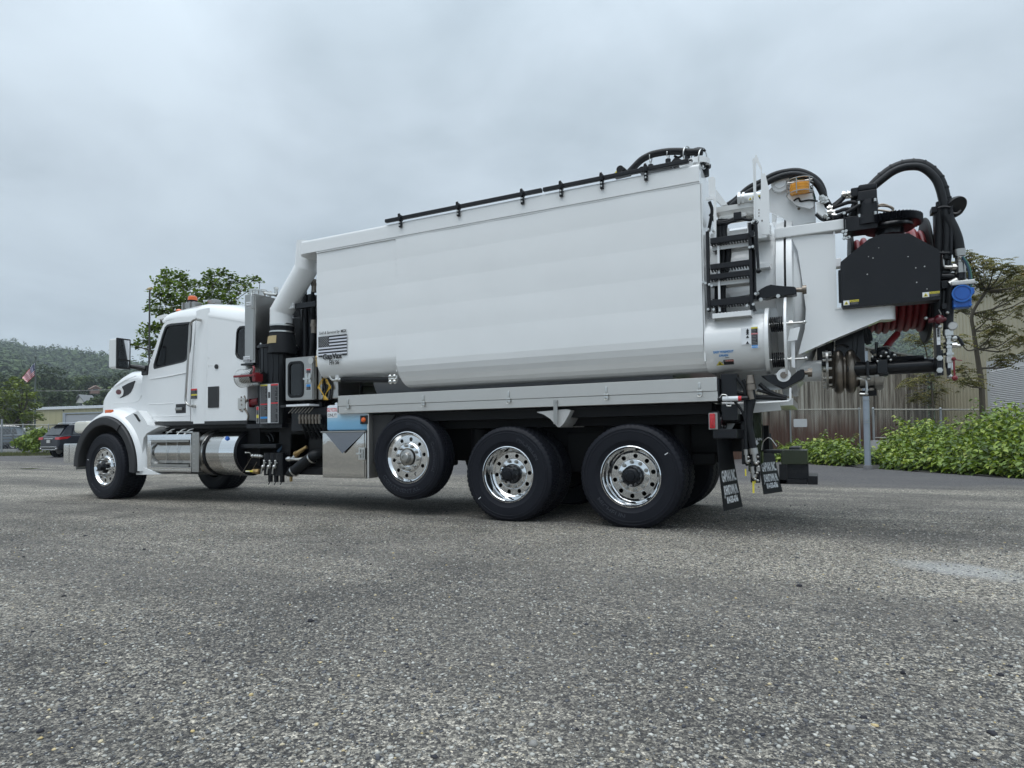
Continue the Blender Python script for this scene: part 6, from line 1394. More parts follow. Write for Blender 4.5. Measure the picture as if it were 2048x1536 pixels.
b = MB(); b.tube([P('M', 665, 790, y=.72), P('M', 710, 730, y=.8), P('M', 790, 640, y=1.0)], .032, 10, 4); b.build('hose_end', REDHOSE, T)

# ---- roof hoses at the rear of the body
b = MB(); b.prism(Q('E', [(100, 285), (150, 225), (170, 213), (190, 216), (232, 252), (230, 262), (110, 292)], .5), .5, .62, b=.006); kn = b.build('boom_knuckle', SATIN, T)
q = P('E', 165, 240, y=.49); b = MB(); b.cyl((q.x, .50, q.z), (q.x, .47, q.z), .04, seg=20); b.build('knuckle_pin', FRAME, kn)
b = MB(); b.prism(Q('E', [(108, 285), (140, 238), (146, 242), (120, 283)], .495), .492, .499); b.build('yellow_stripe', CLABEL['y'], kn)
b = MB(); b.prism(Q('E', [(300, 235), (330, 215), (560, 190), (585, 225), (420, 245)], .3), .3, .5); b.prism(Q('E', [(560, 190), (600, 140), (625, 138), (680, 165), (690, 190), (640, 200), (600, 230)], .5), .5, .7, b=.01); b.build('boom_seat', SATIN, T)
for i in range(3): tube_px('roof_hose', 'E', [(235, 262), (270, 225), (330, 165), (390, 130), (440, 112), (540, 95), (640, 92), (720, 98), (830, 95)], .22+.05*i, .035, RUBBER, n=6, seg=12)
tube_px('roof_hose', 'E', [(600, 130), (640, 140), (700, 100), (780, 70), (830, 72), (850, 90)], .25, .012, RUBBER, n=5); tube_px('roof_hose', 'E', [(700, 130), (760, 100), (830, 80)], .25, .012, RUBBER, n=5); tube_px('roof_hose', 'E', [(760, 155), (790, 110), (830, 95)], .3, .014, RUBBER, n=5)
for u, v0, v1, r in ((402, 205, 95, .045), (543, 160, 70, .045), (700, 130, 48, .085), (825, 165, 68, .09)):
    q = P('E', u, v1, y=.2); q2 = P('E', u, v0, y=.2)
    b = MB(); b.lathe([(r, 0), (r+.010, 0), (r+.010, .008), (r, .008)], (q.x-.004, .24, q.z-r), (q.x+.5, .24 if r < .06 else .1, q.z-r-.05), 20, close=True); b.cyl((q2.x, .24, q2.z), (q.x, .24, q.z-2*r), .010, seg=8); b.build('hose_ring', ZINC, T)
    b = MB(); b.cyl((q2.x, .24, q2.z-.03), (q2.x, .24, q2.z+.02), .028, seg=8); b.build('ring_base', BLACK, T)
b = MB(); b.prism(Q('E', [(630, 185), (655, 175), (745, 155), (748, 195), (640, 215)], .12), .12, .4, b=.006); b.cyl(P('E', 790, 215, y=.3), P('E', 790, 172, y=.3), .12, seg=20); b.build('roof_hatch', WHITE, T)
b = MB(); b.tube([P('E', u, v, y=.1) for u, v in ((655, 188), (650, 178), (740, 160), (745, 172))], .01, 6, 1); b.build('hatch_handle', BLACK, T)
b = MB(); q = P('E', 852, 215, y=.35); b.cyl((q.x, .35, q.z-.1), (q.x, .35, q.z), .035, seg=12); b.cyl((q.x, .35, q.z-.015), (q.x, .35, q.z+.01), .055, seg=14); b.build('breather', SATIN, T)
#%%BACKGROUND
# ================================================================== THE PLACE
FH = Vector((-math.sin(CYAW), math.cos(CYAW), 0)); RH = Vector((math.cos(CYAW), math.sin(CYAW), 0))
def gh(x, y):
    s = (x-CPOS.x)*FH.x+(y-CPOS.y)*FH.y; t = (x-CPOS.x)*RH.x+(y-CPOS.y)*RH.y
    e = max(0., s-22)-max(0., s-150)
    return .017*e*(1 if t < 0 else 1)
def st_(s, t, z=None):            # point s metres in front of the camera's foot and t to its right
    p = Vector((CPOS.x, CPOS.y, 0))+FH*s+RH*t; p.z = gh(p.x, p.y) if z is None else z; return p
def gpx(px, d, dz=0):             # ground point under picture column px at depth d
    q = at(px, 880, d=d); return Vector((q.x, q.y, gh(q.x, q.y)+dz))
def hpx(px, py, d): return at(px, py, d=d)

# ---- ground material: packed grey gravel on old asphalt
def ground_mat():
    m = bpy.data.materials.new('gravelled asphalt'); m.use_nodes = True; nt = m.node_tree; b = nt.nodes['Principled BSDF']; b.inputs['Roughness'].default_value = .85; b.inputs['Specular IOR Level'].default_value = .3
    tc = N(nt, 'ShaderNodeTexCoord'); v = tc.outputs['Object']
    def vor(sc, feat='F1', **k):
        n = N(nt, 'ShaderNodeTexVoronoi', feature=feat, ins={'Scale': sc, 'Randomness': 1}); nt.links.new(v, n.inputs['Vector']); return n
    def noi(sc, d=4, r=.55, dist=0, vec=None):
        n = N(nt, 'ShaderNodeTexNoise', ins={'Scale': sc, 'Detail': d, 'Roughness': r, 'Distortion': dist}); nt.links.new(vec or v, n.inputs['Vector']); return n.outputs[0]
    a = vor(95); c = vor(210); big = vor(48)
    g1 = N(nt, 'ShaderNodeSeparateColor'); LK(nt, a, 'Color', g1, 0)
    stone = RAMP(nt, g1.outputs[0], [(0, (.035, .036, .040)), (.20, (.10, .10, .098)), (.45, (.25, .245, .22)), (.75, (.43, .42, .37)), (.95, (.62, .60, .53)), (.985, (.70, .68, .60)), (1, (.50, .40, .22))])
    g2 = N(nt, 'ShaderNodeSeparateColor'); LK(nt, c, 'Color', g2, 0)
    fine = RAMP(nt, g2.outputs[0], [(0, (.025, .026, .028)), (.5, (.17, .168, .155)), (1, (.50, .49, .43))])
    # gaps between stones show dark fines
    edge = vor(95, 'DISTANCE_TO_EDGE'); gap = RAMP(nt, edge.outputs['Distance'], [(.02, 0), (.09, 1)])
    patch = noi(.55, 5, .6, .3); patch2 = noi(2.4, 4, .6)
    cover = RAMP(nt, MATH(nt, 'ADD', MATH(nt, 'MULTIPLY', patch, .55), MATH(nt, 'MULTIPLY', patch2, .45)), [(.40, .25), (.56, 1)])
    sep = N(nt, 'ShaderNodeSeparateXYZ'); nt.links.new(v, sep.inputs[0])
    asph = MIX(nt, noi(9, 3), (.030, .031, .034), (.052, .053, .056))
    col = MIX(nt, MATH(nt, 'MULTIPLY', gap, MATH(nt, 'GREATER_THAN', MATH(nt, 'ADD', g1.outputs[1], MATH(nt, 'MULTIPLY', cover, .92)), .62)), MIX(nt, MATH(nt, 'GREATER_THAN', g2.outputs[1], .42), asph, fine), stone)
    # grain a few centimetres across, what the eye keeps of the stones further off
    gr_ = MATH(nt, 'MULTIPLY_ADD', MATH(nt, 'SUBTRACT', noi(34, 2, .9), .5), 4.2, 1.0); gr2 = MATH(nt, 'MULTIPLY_ADD', MATH(nt, 'SUBTRACT', noi(11, 2, .7), .5), 1.3, 1.0)
    sc_ = N(nt, 'ShaderNodeVectorMath', operation='SCALE'); nt.links.new(col, sc_.inputs[0]); nt.links.new(MATH(nt, 'MULTIPLY', MATH(nt, 'MAXIMUM', gr_, .25), gr2), sc_.inputs[3]); col = sc_.outputs[0]
    pz = N(nt, 'ShaderNodeVectorMath', operation='SCALE'); nt.links.new(col, pz.inputs[0])
    nt.links.new(RAMP(nt, MATH(nt, 'ADD', MATH(nt, 'MULTIPLY', noi(.9, 6, .65, .5), .6), MATH(nt, 'MULTIPLY', noi(.22, 3, .5), .4)), [(.38, .68), (.47, .95), (.56, 1.08), (.66, 1.22)]), pz.inputs[3]); col = pz.outputs[0]
    # soft broad tone changes, wheel tracks along the length of the yard
    mp = N(nt, 'ShaderNodeMapping'); mp.inputs['Rotation'].default_value = (0, 0, R(-12)); mp.inputs['Scale'].default_value = (.10, .62, 1); nt.links.new(v, mp.inputs[0])
    streak = noi(1.0, 5, .6, .4, vec=mp.outputs[0])
    col = MIX(nt, RAMP(nt, streak, [(.40, 1), (.56, 0)]), col, MIX(nt, .55, col, (.055, .057, .062)))
    col = MIX(nt, RAMP(nt, noi(.25, 3), [(.45, 0), (.7, .35)]), col, MIX(nt, .5, col, (.30, .29, .265)))
    # dark loose gravel margin along the fence side
    s = N(nt, 'ShaderNodeVectorMath', operation='DOT_PRODUCT'); nt.links.new(v, s.inputs[0]); s.inputs[1].default_value = MARGIN_N
    d = MATH(nt, 'ADD', MATH(nt, 'SUBTRACT', s.outputs['Value'], MARGIN_D), MATH(nt, 'MULTIPLY', MATH(nt, 'SUBTRACT', noi(.5, 5), .5), 3.2))
    mg = RAMP(nt, MATH(nt, 'MULTIPLY', d, .8), [(0, 0), (1, 1)])
    dk = MIX(nt, g1.outputs[2], (.045, .047, .055), (.165, .168, .18))
    col = MIX(nt, MATH(nt, 'MULTIPLY', mg, .85), col, dk)
    # pale stain on the right
    for (sx, sy, rx, ry, rot, amt, cc) in STAINS:
        m2 = N(nt, 'ShaderNodeMapping', vector_type='TEXTURE'); m2.inputs['Location'].default_value = (sx, sy, 0); m2.inputs['Rotation'].default_value = (0, 0, rot); m2.inputs['Scale'].default_value = (rx, ry, 1); nt.links.new(v, m2.inputs[0])
        ln = N(nt, 'ShaderNodeVectorMath', operation='LENGTH'); nt.links.new(m2.outputs[0], ln.inputs[0])
        f = RAMP(nt, MATH(nt, 'ADD', ln.outputs['Value'], MATH(nt, 'MULTIPLY', MATH(nt, 'SUBTRACT', patch2, .5), .9)), [(.45, amt), (1.0, 0)])
        col = MIX(nt, f, col, cc)
    tn = N(nt, 'ShaderNodeVectorMath', operation='MULTIPLY'); nt.links.new(col, tn.inputs[0]); tn.inputs[1].default_value = (1.06, 1.0, .95); nt.links.new(tn.outputs[0], b.inputs['Base Color'])
    h = MATH(nt, 'ADD', MATH(nt, 'MULTIPLY', a.outputs['Distance'], -1.0), MATH(nt, 'MULTIPLY', c.outputs['Distance'], -.35))
    h = MATH(nt, 'ADD', h, MATH(nt, 'MULTIPLY', g1.outputs[1], .8))
    bp = N(nt, 'ShaderNodeBump', ins={'Strength': 1.0, 'Distance': .010}); nt.links.new(h, bp.inputs['Height'])
    b2 = N(nt, 'ShaderNodeBump', ins={'Strength': .5, 'Distance': .03}); nt.links.new(noi(3.5, 3), b2.inputs['Height']); LK(nt, b2, 0, bp, 'Normal'); LK(nt, bp, 0, b, 'Normal')
    return m
m0 = at(2048, 985, z=0); m1 = at(0, 930, z=0); e_ = (m0-m1).normalized(); MARGIN_N = (-e_.y, e_.x, 0)
MARGIN_D = MARGIN_N[0]*m0.x+MARGIN_N[1]*m0.y
c0 = at(1790, 1122, z=0); c1_ = at(2060, 1158, z=0); STAINS = [((c0.x+c1_.x)/2, (c0.y+c1_.y)/2, (c1_-c0).length*.62, .30, math.atan2(c1_.y-c0.y, c1_.x-c0.x), .5, (.50, .54, .57))]
gs = sorted(set([-60, -20, -8, 0, 8, 16, 20, 22, 25, 30, 36, 50, 70, 100, 150, 152, 300, 700, 1500])); tt = [-1500, -700, -300, -120, -60, -30, -12, 0, 12, 30, 60, 120, 300, 700, 1500]
b = MB(); b.loft([[tuple(st_(s, t)) for t in tt] for s in gs]); gr = b.build('ground', ground_mat(), sharp=0); tag(gr, kind='structure')
# loose stones lying on it, biggest number close to the camera
def icosa():
    t = (1+5**.5)/2; v = np.array([(-1, t, 0), (1, t, 0), (-1, -t, 0), (1, -t, 0), (0, -1, t), (0, 1, t), (0, -1, -t), (0, 1, -t), (t, 0, -1), (t, 0, 1), (-t, 0, -1), (-t, 0, 1)])/math.sqrt(1+t*t)
    f = np.array([(0, 11, 5), (0, 5, 1), (0, 1, 7), (0, 7, 10), (0, 10, 11), (1, 5, 9), (5, 11, 4), (11, 10, 2), (10, 7, 6), (7, 1, 8), (3, 9, 4), (3, 4, 2), (3, 2, 6), (3, 6, 8), (3, 8, 9), (4, 9, 5), (2, 4, 11), (6, 2, 10), (8, 6, 7), (9, 8, 1)]); return v, f
def random_rot(n, amp=PI):
    ax = rng.normal(size=(n, 3)); ax /= np.linalg.norm(ax, axis=1)[:, None]; an = rng.uniform(-amp, amp, n); c, s = np.cos(an), np.sin(an); C = 1-c; x, y, z = ax.T
    return np.stack([np.stack([c+x*x*C, x*y*C-z*s, x*z*C+y*s], 1), np.stack([y*x*C+z*s, c+y*y*C, y*z*C-x*s], 1), np.stack([z*x*C-y*s, z*y*C+x*s, c+z*z*C], 1)], 1)
def place(tv, tf, pos, scl, rot):
    """many transformed copies of one small mesh"""
    n = len(pos); v = np.einsum('nij,nkj->nki', rot, tv[None]*scl[:, None, :] if scl.ndim == 2 else tv[None]*scl[:, None, None])+pos[:, None, :]
    f = tf[None]+(np.arange(n)*len(tv))[:, None, None]; return v.reshape(-1, 3), f.reshape(-1, tf.shape[1])
def island_mat(name, stops, rough=.7, trans=0, spec=.3, nscale=0, ncol=None, bump=0):
    m = bpy.data.materials.new(name); m.use_nodes = True; nt = m.node_tree; b = nt.nodes['Principled BSDF']; b.inputs['Roughness'].default_value = rough; b.inputs['Specular IOR Level'].default_value = spec
    g = N(nt, 'ShaderNodeNewGeometry'); c = RAMP(nt, g.outputs['Random Per Island'], stops)
    if nscale:
        n = N(nt, 'ShaderNodeTexNoise', ins={'Scale': nscale, 'Detail': 3}); LK(nt, g, 'Position', n, 'Vector'); c = MIX(nt, RAMP(nt, n.outputs[0], [(.4, 0), (.65, 1)]), c, MIX(nt, .6, c, ncol))
    nt.links.new(c, b.inputs['Base Color'])
    if trans:
        o = nt.nodes['Material Output']; t = N(nt, 'ShaderNodeBsdfTranslucent'); nt.links.new(MIX(nt, 1.0, c, (1.0, 1.0, .55), 'MULTIPLY'), t.inputs[0]); x = N(nt, 'ShaderNodeMixShader', ins={0: trans}); LK(nt, b, 0, x, 1); LK(nt, t, 0, x, 2); LK(nt, x, 0, o, 0)
    return m
iv, if_ = icosa()
def stones(n, smin, smax, dmin, dmax, pw, name, m):
    s = dmin+(dmax-dmin)*rng.random(n)**pw; t = (rng.random(n)-.5)*1.75*(s+.8)
    s3 = np.stack([CPOS.x+FH.x*s+RH.x*t, CPOS.y+FH.y*s+RH.y*t, np.zeros(n)], 1)
    sz = smin+(smax-smin)*rng.random(n)**4
    sc = np.stack([sz*rng.uniform(.8, 1.4, n), sz*rng.uniform(.7, 1.1, n), sz*rng.uniform(.4, .75, n)], 1); s3[:, 2] = sc[:, 2]*.25
    an = rng.uniform(0, 2*PI, n); tl = random_rot(n, .5); z0 = np.zeros(n)
    rz = np.stack([np.stack([np.cos(an), -np.sin(an), z0], 1), np.stack([np.sin(an), np.cos(an), z0], 1), np.stack([z0, z0, z0+1], 1)], 1)
    jit = iv*1.0
    v, f = place(jit, if_, s3, sc, tl@rz); v = v.reshape(n, 12, 3); v += rng.normal(size=v.shape)*(sz*.10)[:, None, None]; v = v.reshape(-1, 3)
    return tag(link(name, npmesh(name, v, f, m)), kind='stuff')
SM = island_mat('loose stones', [(0, (.05, .052, .062)), (.2, (.11, .112, .12)), (.5, (.26, .26, .245)), (.85, (.42, .415, .38)), (.96, (.55, .54, .50)), (1, (.50, .38, .17))], .8)
stones(42000, .0035, .010, 1.3, 7.5, 1.25, 'gravel', SM)
stones(420, .006, .018, 1.8, 13, 1.0, 'loose_stones', island_mat('dark stones', [(0, (.02, .02, .025)), (.6, (.05, .05, .06)), (1, (.30, .29, .27))], .8))

# puddle on the left
b = MB(); pq = [(36, 934.5), (60, 931.5), (85, 930.5), (110, 929.2), (150, 929.0), (172, 930.2), (150, 932.6), (120, 933.8), (95, 935.5), (60, 938.4), (42, 938.2)]
pp = [at(u, v, z=.004) for u, v in pq]; b.add([tuple(p) for p in pp], [tuple(range(len(pp)))]); tag(b.build('puddle', mat('puddle water', (.012, .013, .012), .03, spec=.6), sharp=0), kind='structure')

# ---- foliage helpers
LEAF = np.array([(-.5, 0, 0), (0, -.32, .06), (.5, 0, -.05), (0, .32, .06)], float); LEAFF = np.array([(0, 1, 2), (0, 2, 3)])
def heart():
    # a broad pointed leaf folded a little along its midrib, drooping at the tip
    o = [(0, 0, 0), (.18, .34, .05), (.45, .40, .06), (.78, .22, .0), (1.08, 0, -.14)]
    v = [(0, 0, 0), (.5, 0, .0), (1.08, 0, -.16)]; L = [(.02, .30, .08), (.42, .42, .10), (.80, .20, .02)]; Rr = [(x, -y, z) for x, y, z in L]
    V = np.array(v+L+Rr); F = np.array([(0, 1, 4), (0, 4, 3), (1, 2, 5), (1, 5, 4), (0, 7, 1), (0, 6, 7), (1, 8, 2), (1, 7, 8)]); return V, F
HV_, HF_ = heart()
def blob_leaves(blobs, n, size, flat=.55, tv=LEAF, tf=LEAFF, shell=.45, tilt=1.1, outward=False):
    """leaves spread through a set of clumps (centre, radii)"""
    P_, O_ = [], []
    for c, r in blobs:
        k = max(4, int(n*(r[0]*r[1]*r[2])**(2/3)))
        d = rng.normal(size=(k, 3)); d /= np.linalg.norm(d, axis=1)[:, None]; rad = shell+(1-shell)*rng.random(k)**.6
        rad *= 1+.35*np.sin(d[:, 0]*5+c[0])*np.sin(d[:, 1]*6+c[1]*1.3)
        P_.append(np.array(c)+d*rad[:, None]*np.array(r)); O_.append(d)
    pos = np.concatenate(P_); k = len(pos); sc = size*rng.uniform(.6, 1.3, k)
    rot = random_rot(k, tilt)
    if outward:
        Z = np.concatenate(O_)+rng.normal(size=(k, 3))*.35; Z[:, 2] += .25; Z /= np.linalg.norm(Z, axis=1)[:, None]; A = rng.normal(size=(k, 3)); X = np.cross(A, Z); X /= np.linalg.norm(X, axis=1)[:, None]; Y = np.cross(Z, X); rot = np.stack([X, Y, Z], 2)
    return place(tv, tf, pos, sc, rot)
def limb(b, p0, p1, r0, r1, sag=.15):
    p0, p1 = Vector(p0), Vector(p1); L = (p1-p0).length
    m = p0.lerp(p1, .5)+Vector((random.uniform(-1, 1), random.uniform(-1, 1), random.uniform(.2, 1)))*L*sag
    b.tube([p0, m, p1], lambda t: r0+(r1-r0)*t, 6, 4)
BARK = mat('bark', (.075, .06, .048), .9, var=.35, scale=6, bump=.5, bscale=14)
def tree(name, base, blobs, n, size, lm, label, cat='tree', group=None, trunk_r=.2, fork=.45, **k):
    t = empty(name, label, cat, group, loc=base); inv = -Vector(base)
    cen = sum((Vector(c) for c, r in blobs), Vector())/len(blobs); f = Vector(base).lerp(cen, fork)
    b = MB(); b.tube([Vector(base)-Vector((0, 0, .2)), Vector(base).lerp(f, .5)+Vector((.1*trunk_r, .2*trunk_r, 0)), f], lambda t_: trunk_r*(1-.35*t_), 8, 4)
    for c, r in blobs[:40]: limb(b, f if random.random() < .6 else Vector(base).lerp(f, .8), c, trunk_r*.4, trunk_r*.08)
    b.v = [(x+inv.x, y+inv.y, z+inv.z) for x, y, z in b.v]; b.build('trunk', BARK, t)
    v, f_ = blob_leaves(blobs, n, size, **k); v = v+np.array(inv)
    link('crown', npmesh('crown', v, f_, lm), t); return t

# ---- far wooded hill
RIDGE = [(-400, 690), (-60, 690), (0, 693), (20, 690), (45, 700), (75, 704), (110, 706), (150, 716), (190, 724), (230, 728), (290, 738), (500, 745), (900, 735), (1300, 700), (1700, 668), (1800, 662), (1880, 668), (2100, 690), (2500, 720)]
def ridge_y(px):
    for (a, b_), (c, d_) in zip(RIDGE[:-1], RIDGE[1:]):
        if a <= px <= c: return b_+(d_-b_)*(px-a)/(c-a)
    return RIDGE[0][1] if px < RIDGE[0][0] else RIDGE[-1][1]
D0, D1 = 150, 620
def hill_pt(px, u, extra=0):
    d = D0+(D1-D0)*u; top = hpx(px, ridge_y(px)+20, D1).z; q = hpx(px, 800, d)
    prof = u*u*(3-2*u)*.75+u*.25; wob = 5*math.sin(px*.011+u*7)*math.sin(u*PI)+3*math.sin(px*.031+u*3)*math.sin(u*PI)
    return Vector((q.x, q.y, 1.9+(top-1.9)*prof+wob+extra))
b = MB(); us = [i/24 for i in range(25)]; cols = list(range(-700, 2800, 50))
rows = [[tuple(hill_pt(px, u)) for px in cols] for u in us]; rows.append([tuple(hill_pt(px, 1)+(hill_pt(px, 1)-hill_pt(px, .8))*1.0*1 - Vector((0, 0, 8))) for px in cols]); rows.append([tuple(Vector(rows[-1][i])+Vector((FH.x*300, FH.y*300, -140))) for i in range(len(cols))])
rows.insert(0, [tuple(hill_pt(px, 0)-Vector((FH.x*3, FH.y*3, 4))) for px in cols])
b.loft(rows); HILLM = mat('wooded hill floor', (.028, .040, .020), .95, var=.4, scale=.05); tag(b.build('hill', HILLM, sharp=0), kind='structure')
FARL = island_mat('far leaves', [(0, (.050, .080, .030)), (.5, (.068, .104, .038)), (1, (.09, .13, .048))], .8, nscale=.05, ncol=(.022, .036, .018))
blobs = []
for lo, hi, n in ((-160, 330, 1100), (1640, 1980, 700)):
    for _ in range(n):
        px = random.uniform(lo, hi); u = random.random()**.8; p = hill_pt(px, u); r = random.uniform(3.5, 8.5); blobs.append(((p.x, p.y, p.z+r*.5), (r, r, r*random.uniform(.8, 1.15))))
    for k in range(int((hi-lo)/3.0)):
        px = lo+k*3.0+random.uniform(-2, 2); p = hill_pt(px, 1); r = random.uniform(2.8, 6.5); blobs.append(((p.x, p.y, p.z+r*random.uniform(.0, 1.0)), (r, r, r*random.uniform(.8, 1.3))))
v, f = blob_leaves(blobs, 2.6, 2.3, shell=.8, outward=True)
tag(link('woodland', npmesh('woodland', v, f, FARL)), kind='stuff')

# ---- nearer trees below the hill
GR1 = island_mat('dark green leaves', [(0, (.022, .038, .014)), (.5, (.040, .065, .020)), (1, (.07, .10, .032))], .6, .15, nscale=.25, ncol=(.02, .034, .014))
GR2 = island_mat('mid green leaves', [(0, (.035, .055, .015)), (.5, (.065, .10, .024)), (1, (.11, .15, .038))], .6, .2, nscale=.3, ncol=(.04, .065, .018))
midt = [(10, 772, 130, 34, 0), (-30, 780, 130, 40, 0), (55, 768, 140, 30, 1), (95, 762, 150, 36, 0), (120, 775, 150, 26, 0), (150, 772, 160, 26, 1), (180, 768, 165, 24, 0), (215, 770, 165, 24, 0), (245, 765, 160, 30, 0), (85, 795, 110, 22, 1), (108, 800, 105, 22, 0), (130, 798, 108, 24, 0), (143, 806, 104, 14, 0), (190, 805, 112, 22, 1), (215, 800, 112, 24, 0), (240, 790, 120, 30, 1), (70, 812, 100, 18, 0), (175, 812, 104, 12, 1)]
WHERE = ['at the left edge above the bright green tree', 'cut by the left edge under the hill', 'just left of the flag', 'right behind the flag', 'right of the flag halfway up', 'above the small white house', 'between white house and pink roof', 'behind the pink roof', 'hidden behind the truck hood', 'right of the flagpole just above the warehouse roof',
         'above the warehouse roof midway from flagpole to house', 'beside the left wall of the white house', 'small, touching the white gable', 'below the pink roof', 'in front of the truck nose', 'behind the truck mirror', 'behind the lower flagpole', 'small, right of the white house']
for i, (px, py, d, rp, kind) in enumerate(midt):
    base = gpx(px, d); r = rp*d/1260; c = hpx(px, py, d); bl = []
    for k in range(11):
        a = random.uniform(0, 2*PI); q = random.uniform(0, .75)*r; rr = r*random.uniform(.32, .55); bl.append(((c.x+q*math.cos(a), c.y+q*math.sin(a), c.z+random.uniform(-.75, .6)*r), (rr, rr, rr*.85)))
    tree('broadleaf_tree', base, bl, 34 if d > 120 else 50, .72, GR2 if kind else GR1, ('mid green leafy tree ' if kind else 'dark green leafy tree ')+WHERE[i], group='trees in the belt below the hill', trunk_r=.25, outward=True)
for px, py, d, r in ((1870, 705, 60, 1.6), (1858, 735, 60, 1.8), (1880, 760, 58, 1.6)):
    pass

# ---- houses among the trees
def house(px, py_ridge, py_eave, py_base, wpx, d, wall, roof, label, yaw=0.5):
    c = hpx(px, py_base, d); f = 1/CF*d; w = wpx*f; he = (py_base-py_eave)*f; hr = (py_base-py_ridge)*f
    t = empty('house', label, 'house', loc=tuple(c)); t.rotation_euler = (0, 0, yaw); l = w*1.25
    b = MB(); b.prism([(-w/2, -he*1.5), (w/2, -he*1.5), (w/2, he), (0, hr), (-w/2, he)], -0, l); b.build('wall', wall, t)
    b = MB()
    for s in (-1, 1): b.prism([(0, hr+.12), (0, hr+.3), (s*(w/2+.3), he+.05), (s*(w/2+.3), he-.12)], -.35, l+.3)
    b.build('roof', roof, t)
    b = MB(); b.box(-.5, .5, -.05, .04, he*.1, he*.75); wn_ = b.build('window', mat('far window', (.05, .055, .06), .2), t); return t
HW = mat('house white', (.62, .62, .58), .7); HR = mat('grey shingles', (.20, .21, .22), .8)
house(160, 792, 804, 812, 20, 118, HW, HR, 'small white gabled house showing between the dark trees', .25)
house(191, 773, 777, 781, 14, 150, mat('house brick', (.25, .16, .13), .8), mat('pink roof', (.50, .36, .31), .8), 'pale pink roofed house half hidden in the trees', 1.2)

# ---- yellow metal warehouse on the left
def ribbed(px0, px1, d0, d1, ztop, zbot, n, mats, parent, name='panel', rib=.03, pitch=.30, tops=None):
    """wall of separate sheets of ribbed metal between two ground points"""
    a, c = hpx(px0, 860, d0), hpx(px1, 860, d1); a.z = c.z = 0; L = (c-a).length; u = (c-a)/L; nrm = Vector((u.y, -u.x, 0)); w = L/n
    for i in range(n):
        b = MB(); k = max(1, int(round(w/pitch))); pts = []
        for j in range(k):
            x = w*j/k; q = w/k
            pts += [(x, 0), (x+q*.62, 0), (x+q*.70, rib), (x+q*.88, rib), (x+q*.96, 0)]
        pts.append((w-.004, 0)); o = random.uniform(-.004, .004)
        zt = ztop if tops is None else tops(i/n)
        back = [(x, -.02) for x, _ in (pts[-1], pts[0])]
        def W(x, off, z): p = a+u*(w*i+x)+nrm*(off+o); return (p.x, p.y, z)
        vs = [W(x, y, zbot) for x, y in pts]+[W(x, y, zt) for x, y in pts]; m = len(pts)
        b.add(vs, [(j, j+1, m+j+1, m+j) for j in range(m-1)])
        b.build(name, mats[i % len(mats)] if isinstance(mats, list) else mats, parent, sharp=20)
    return a, u, nrm, L
YWM = mat('yellow wall sheet', (.40, .37, .22), .5, var=.06, scale=.6); WRF = mat('white roof sheet', (.66, .69, .71), .45, var=.05, scale=1); DGREY = mat('grey door', (.34, .355, .375), .55, var=.04, scale=1); DOORF = mat('door frame', (.30, .33, .36), .5)
wh = empty('warehouse', 'low yellow metal warehouse with a white roof behind the parked dark car', 'warehouse')
zt_ = hpx(140, 817, 80).z
a, u, nrm, L = ribbed(66, 420, 82, 74, zt_, .6, 28, YWM, wh, pitch=1.0, rib=.05)
b = MB(); rp = [(a.x-u.x*.3+nrm.x*.25, a.y-u.y*.3+nrm.y*.25, zt_-.05), (a.x+u.x*(L+.3)+nrm.x*.25, a.y+u.y*(L+.3)+nrm.y*.25, zt_-.05)]; bk = Vector((-nrm.x*14, -nrm.y*14, .9))
b.add([rp[0], rp[1], tuple(Vector(rp[1])+bk), tuple(Vector(rp[0])+bk), tuple(Vector(rp[0])+Vector((0, 0, .28))), tuple(Vector(rp[1])+Vector((0, 0, .28))), tuple(Vector(rp[1])+bk+Vector((0, 0, .28))), tuple(Vector(rp[0])+bk+Vector((0, 0, .28)))], [(0, 1, 2, 3), (4, 7, 6, 5), (0, 4, 5, 1), (1, 5, 6, 2), (2, 6, 7, 3), (3, 7, 4, 0)]); b.build('roof', WRF, wh)
n_ = 70; b = MB()
for i in range(n_):
    p = Vector(rp[0])+u*((i+.5)*(L+.6)/n_); b.box(-.05, .05, -.02, 14, .28, .34, M=Matrix.Translation(p) @ Matrix.Rotation(math.atan2(u.y, u.x), 4, 'Z') @ Matrix.Rotation(math.atan2(.9, 14), 4, 'X'))
b.build('roof_rib', WRF, wh)['kind'] = 'stuff'
b = MB(); Mw = Matrix.Translation(a) @ Matrix.Rotation(math.atan2(u.y, u.x), 4, 'Z')
dx = ((hpx(134, 860, 80.4)-a).to_2d().length); b.box(dx, dx+7, -.12, -.06, .5, hpx(134, 830, 80).z, M=Mw); b.build('door', DGREY, wh)
b = MB(); zz_ = hpx(134, 828, 80).z; b.box(dx-.45, dx, -.2, 0, .5, zz_, M=Mw); b.box(dx-.45, dx+7.4, -.2, 0, zz_, zz_+.18, M=Mw); b.box(dx+7, dx+7.4, -.2, 0, .5, zz_, M=Mw); b.build('door_frame', DOORF, wh)
b = MB(); q = hpx(127, 821.5, 80); b.ball((q.x, q.y, q.z), .10, 8); b.build('wall_light', FRAME, wh)

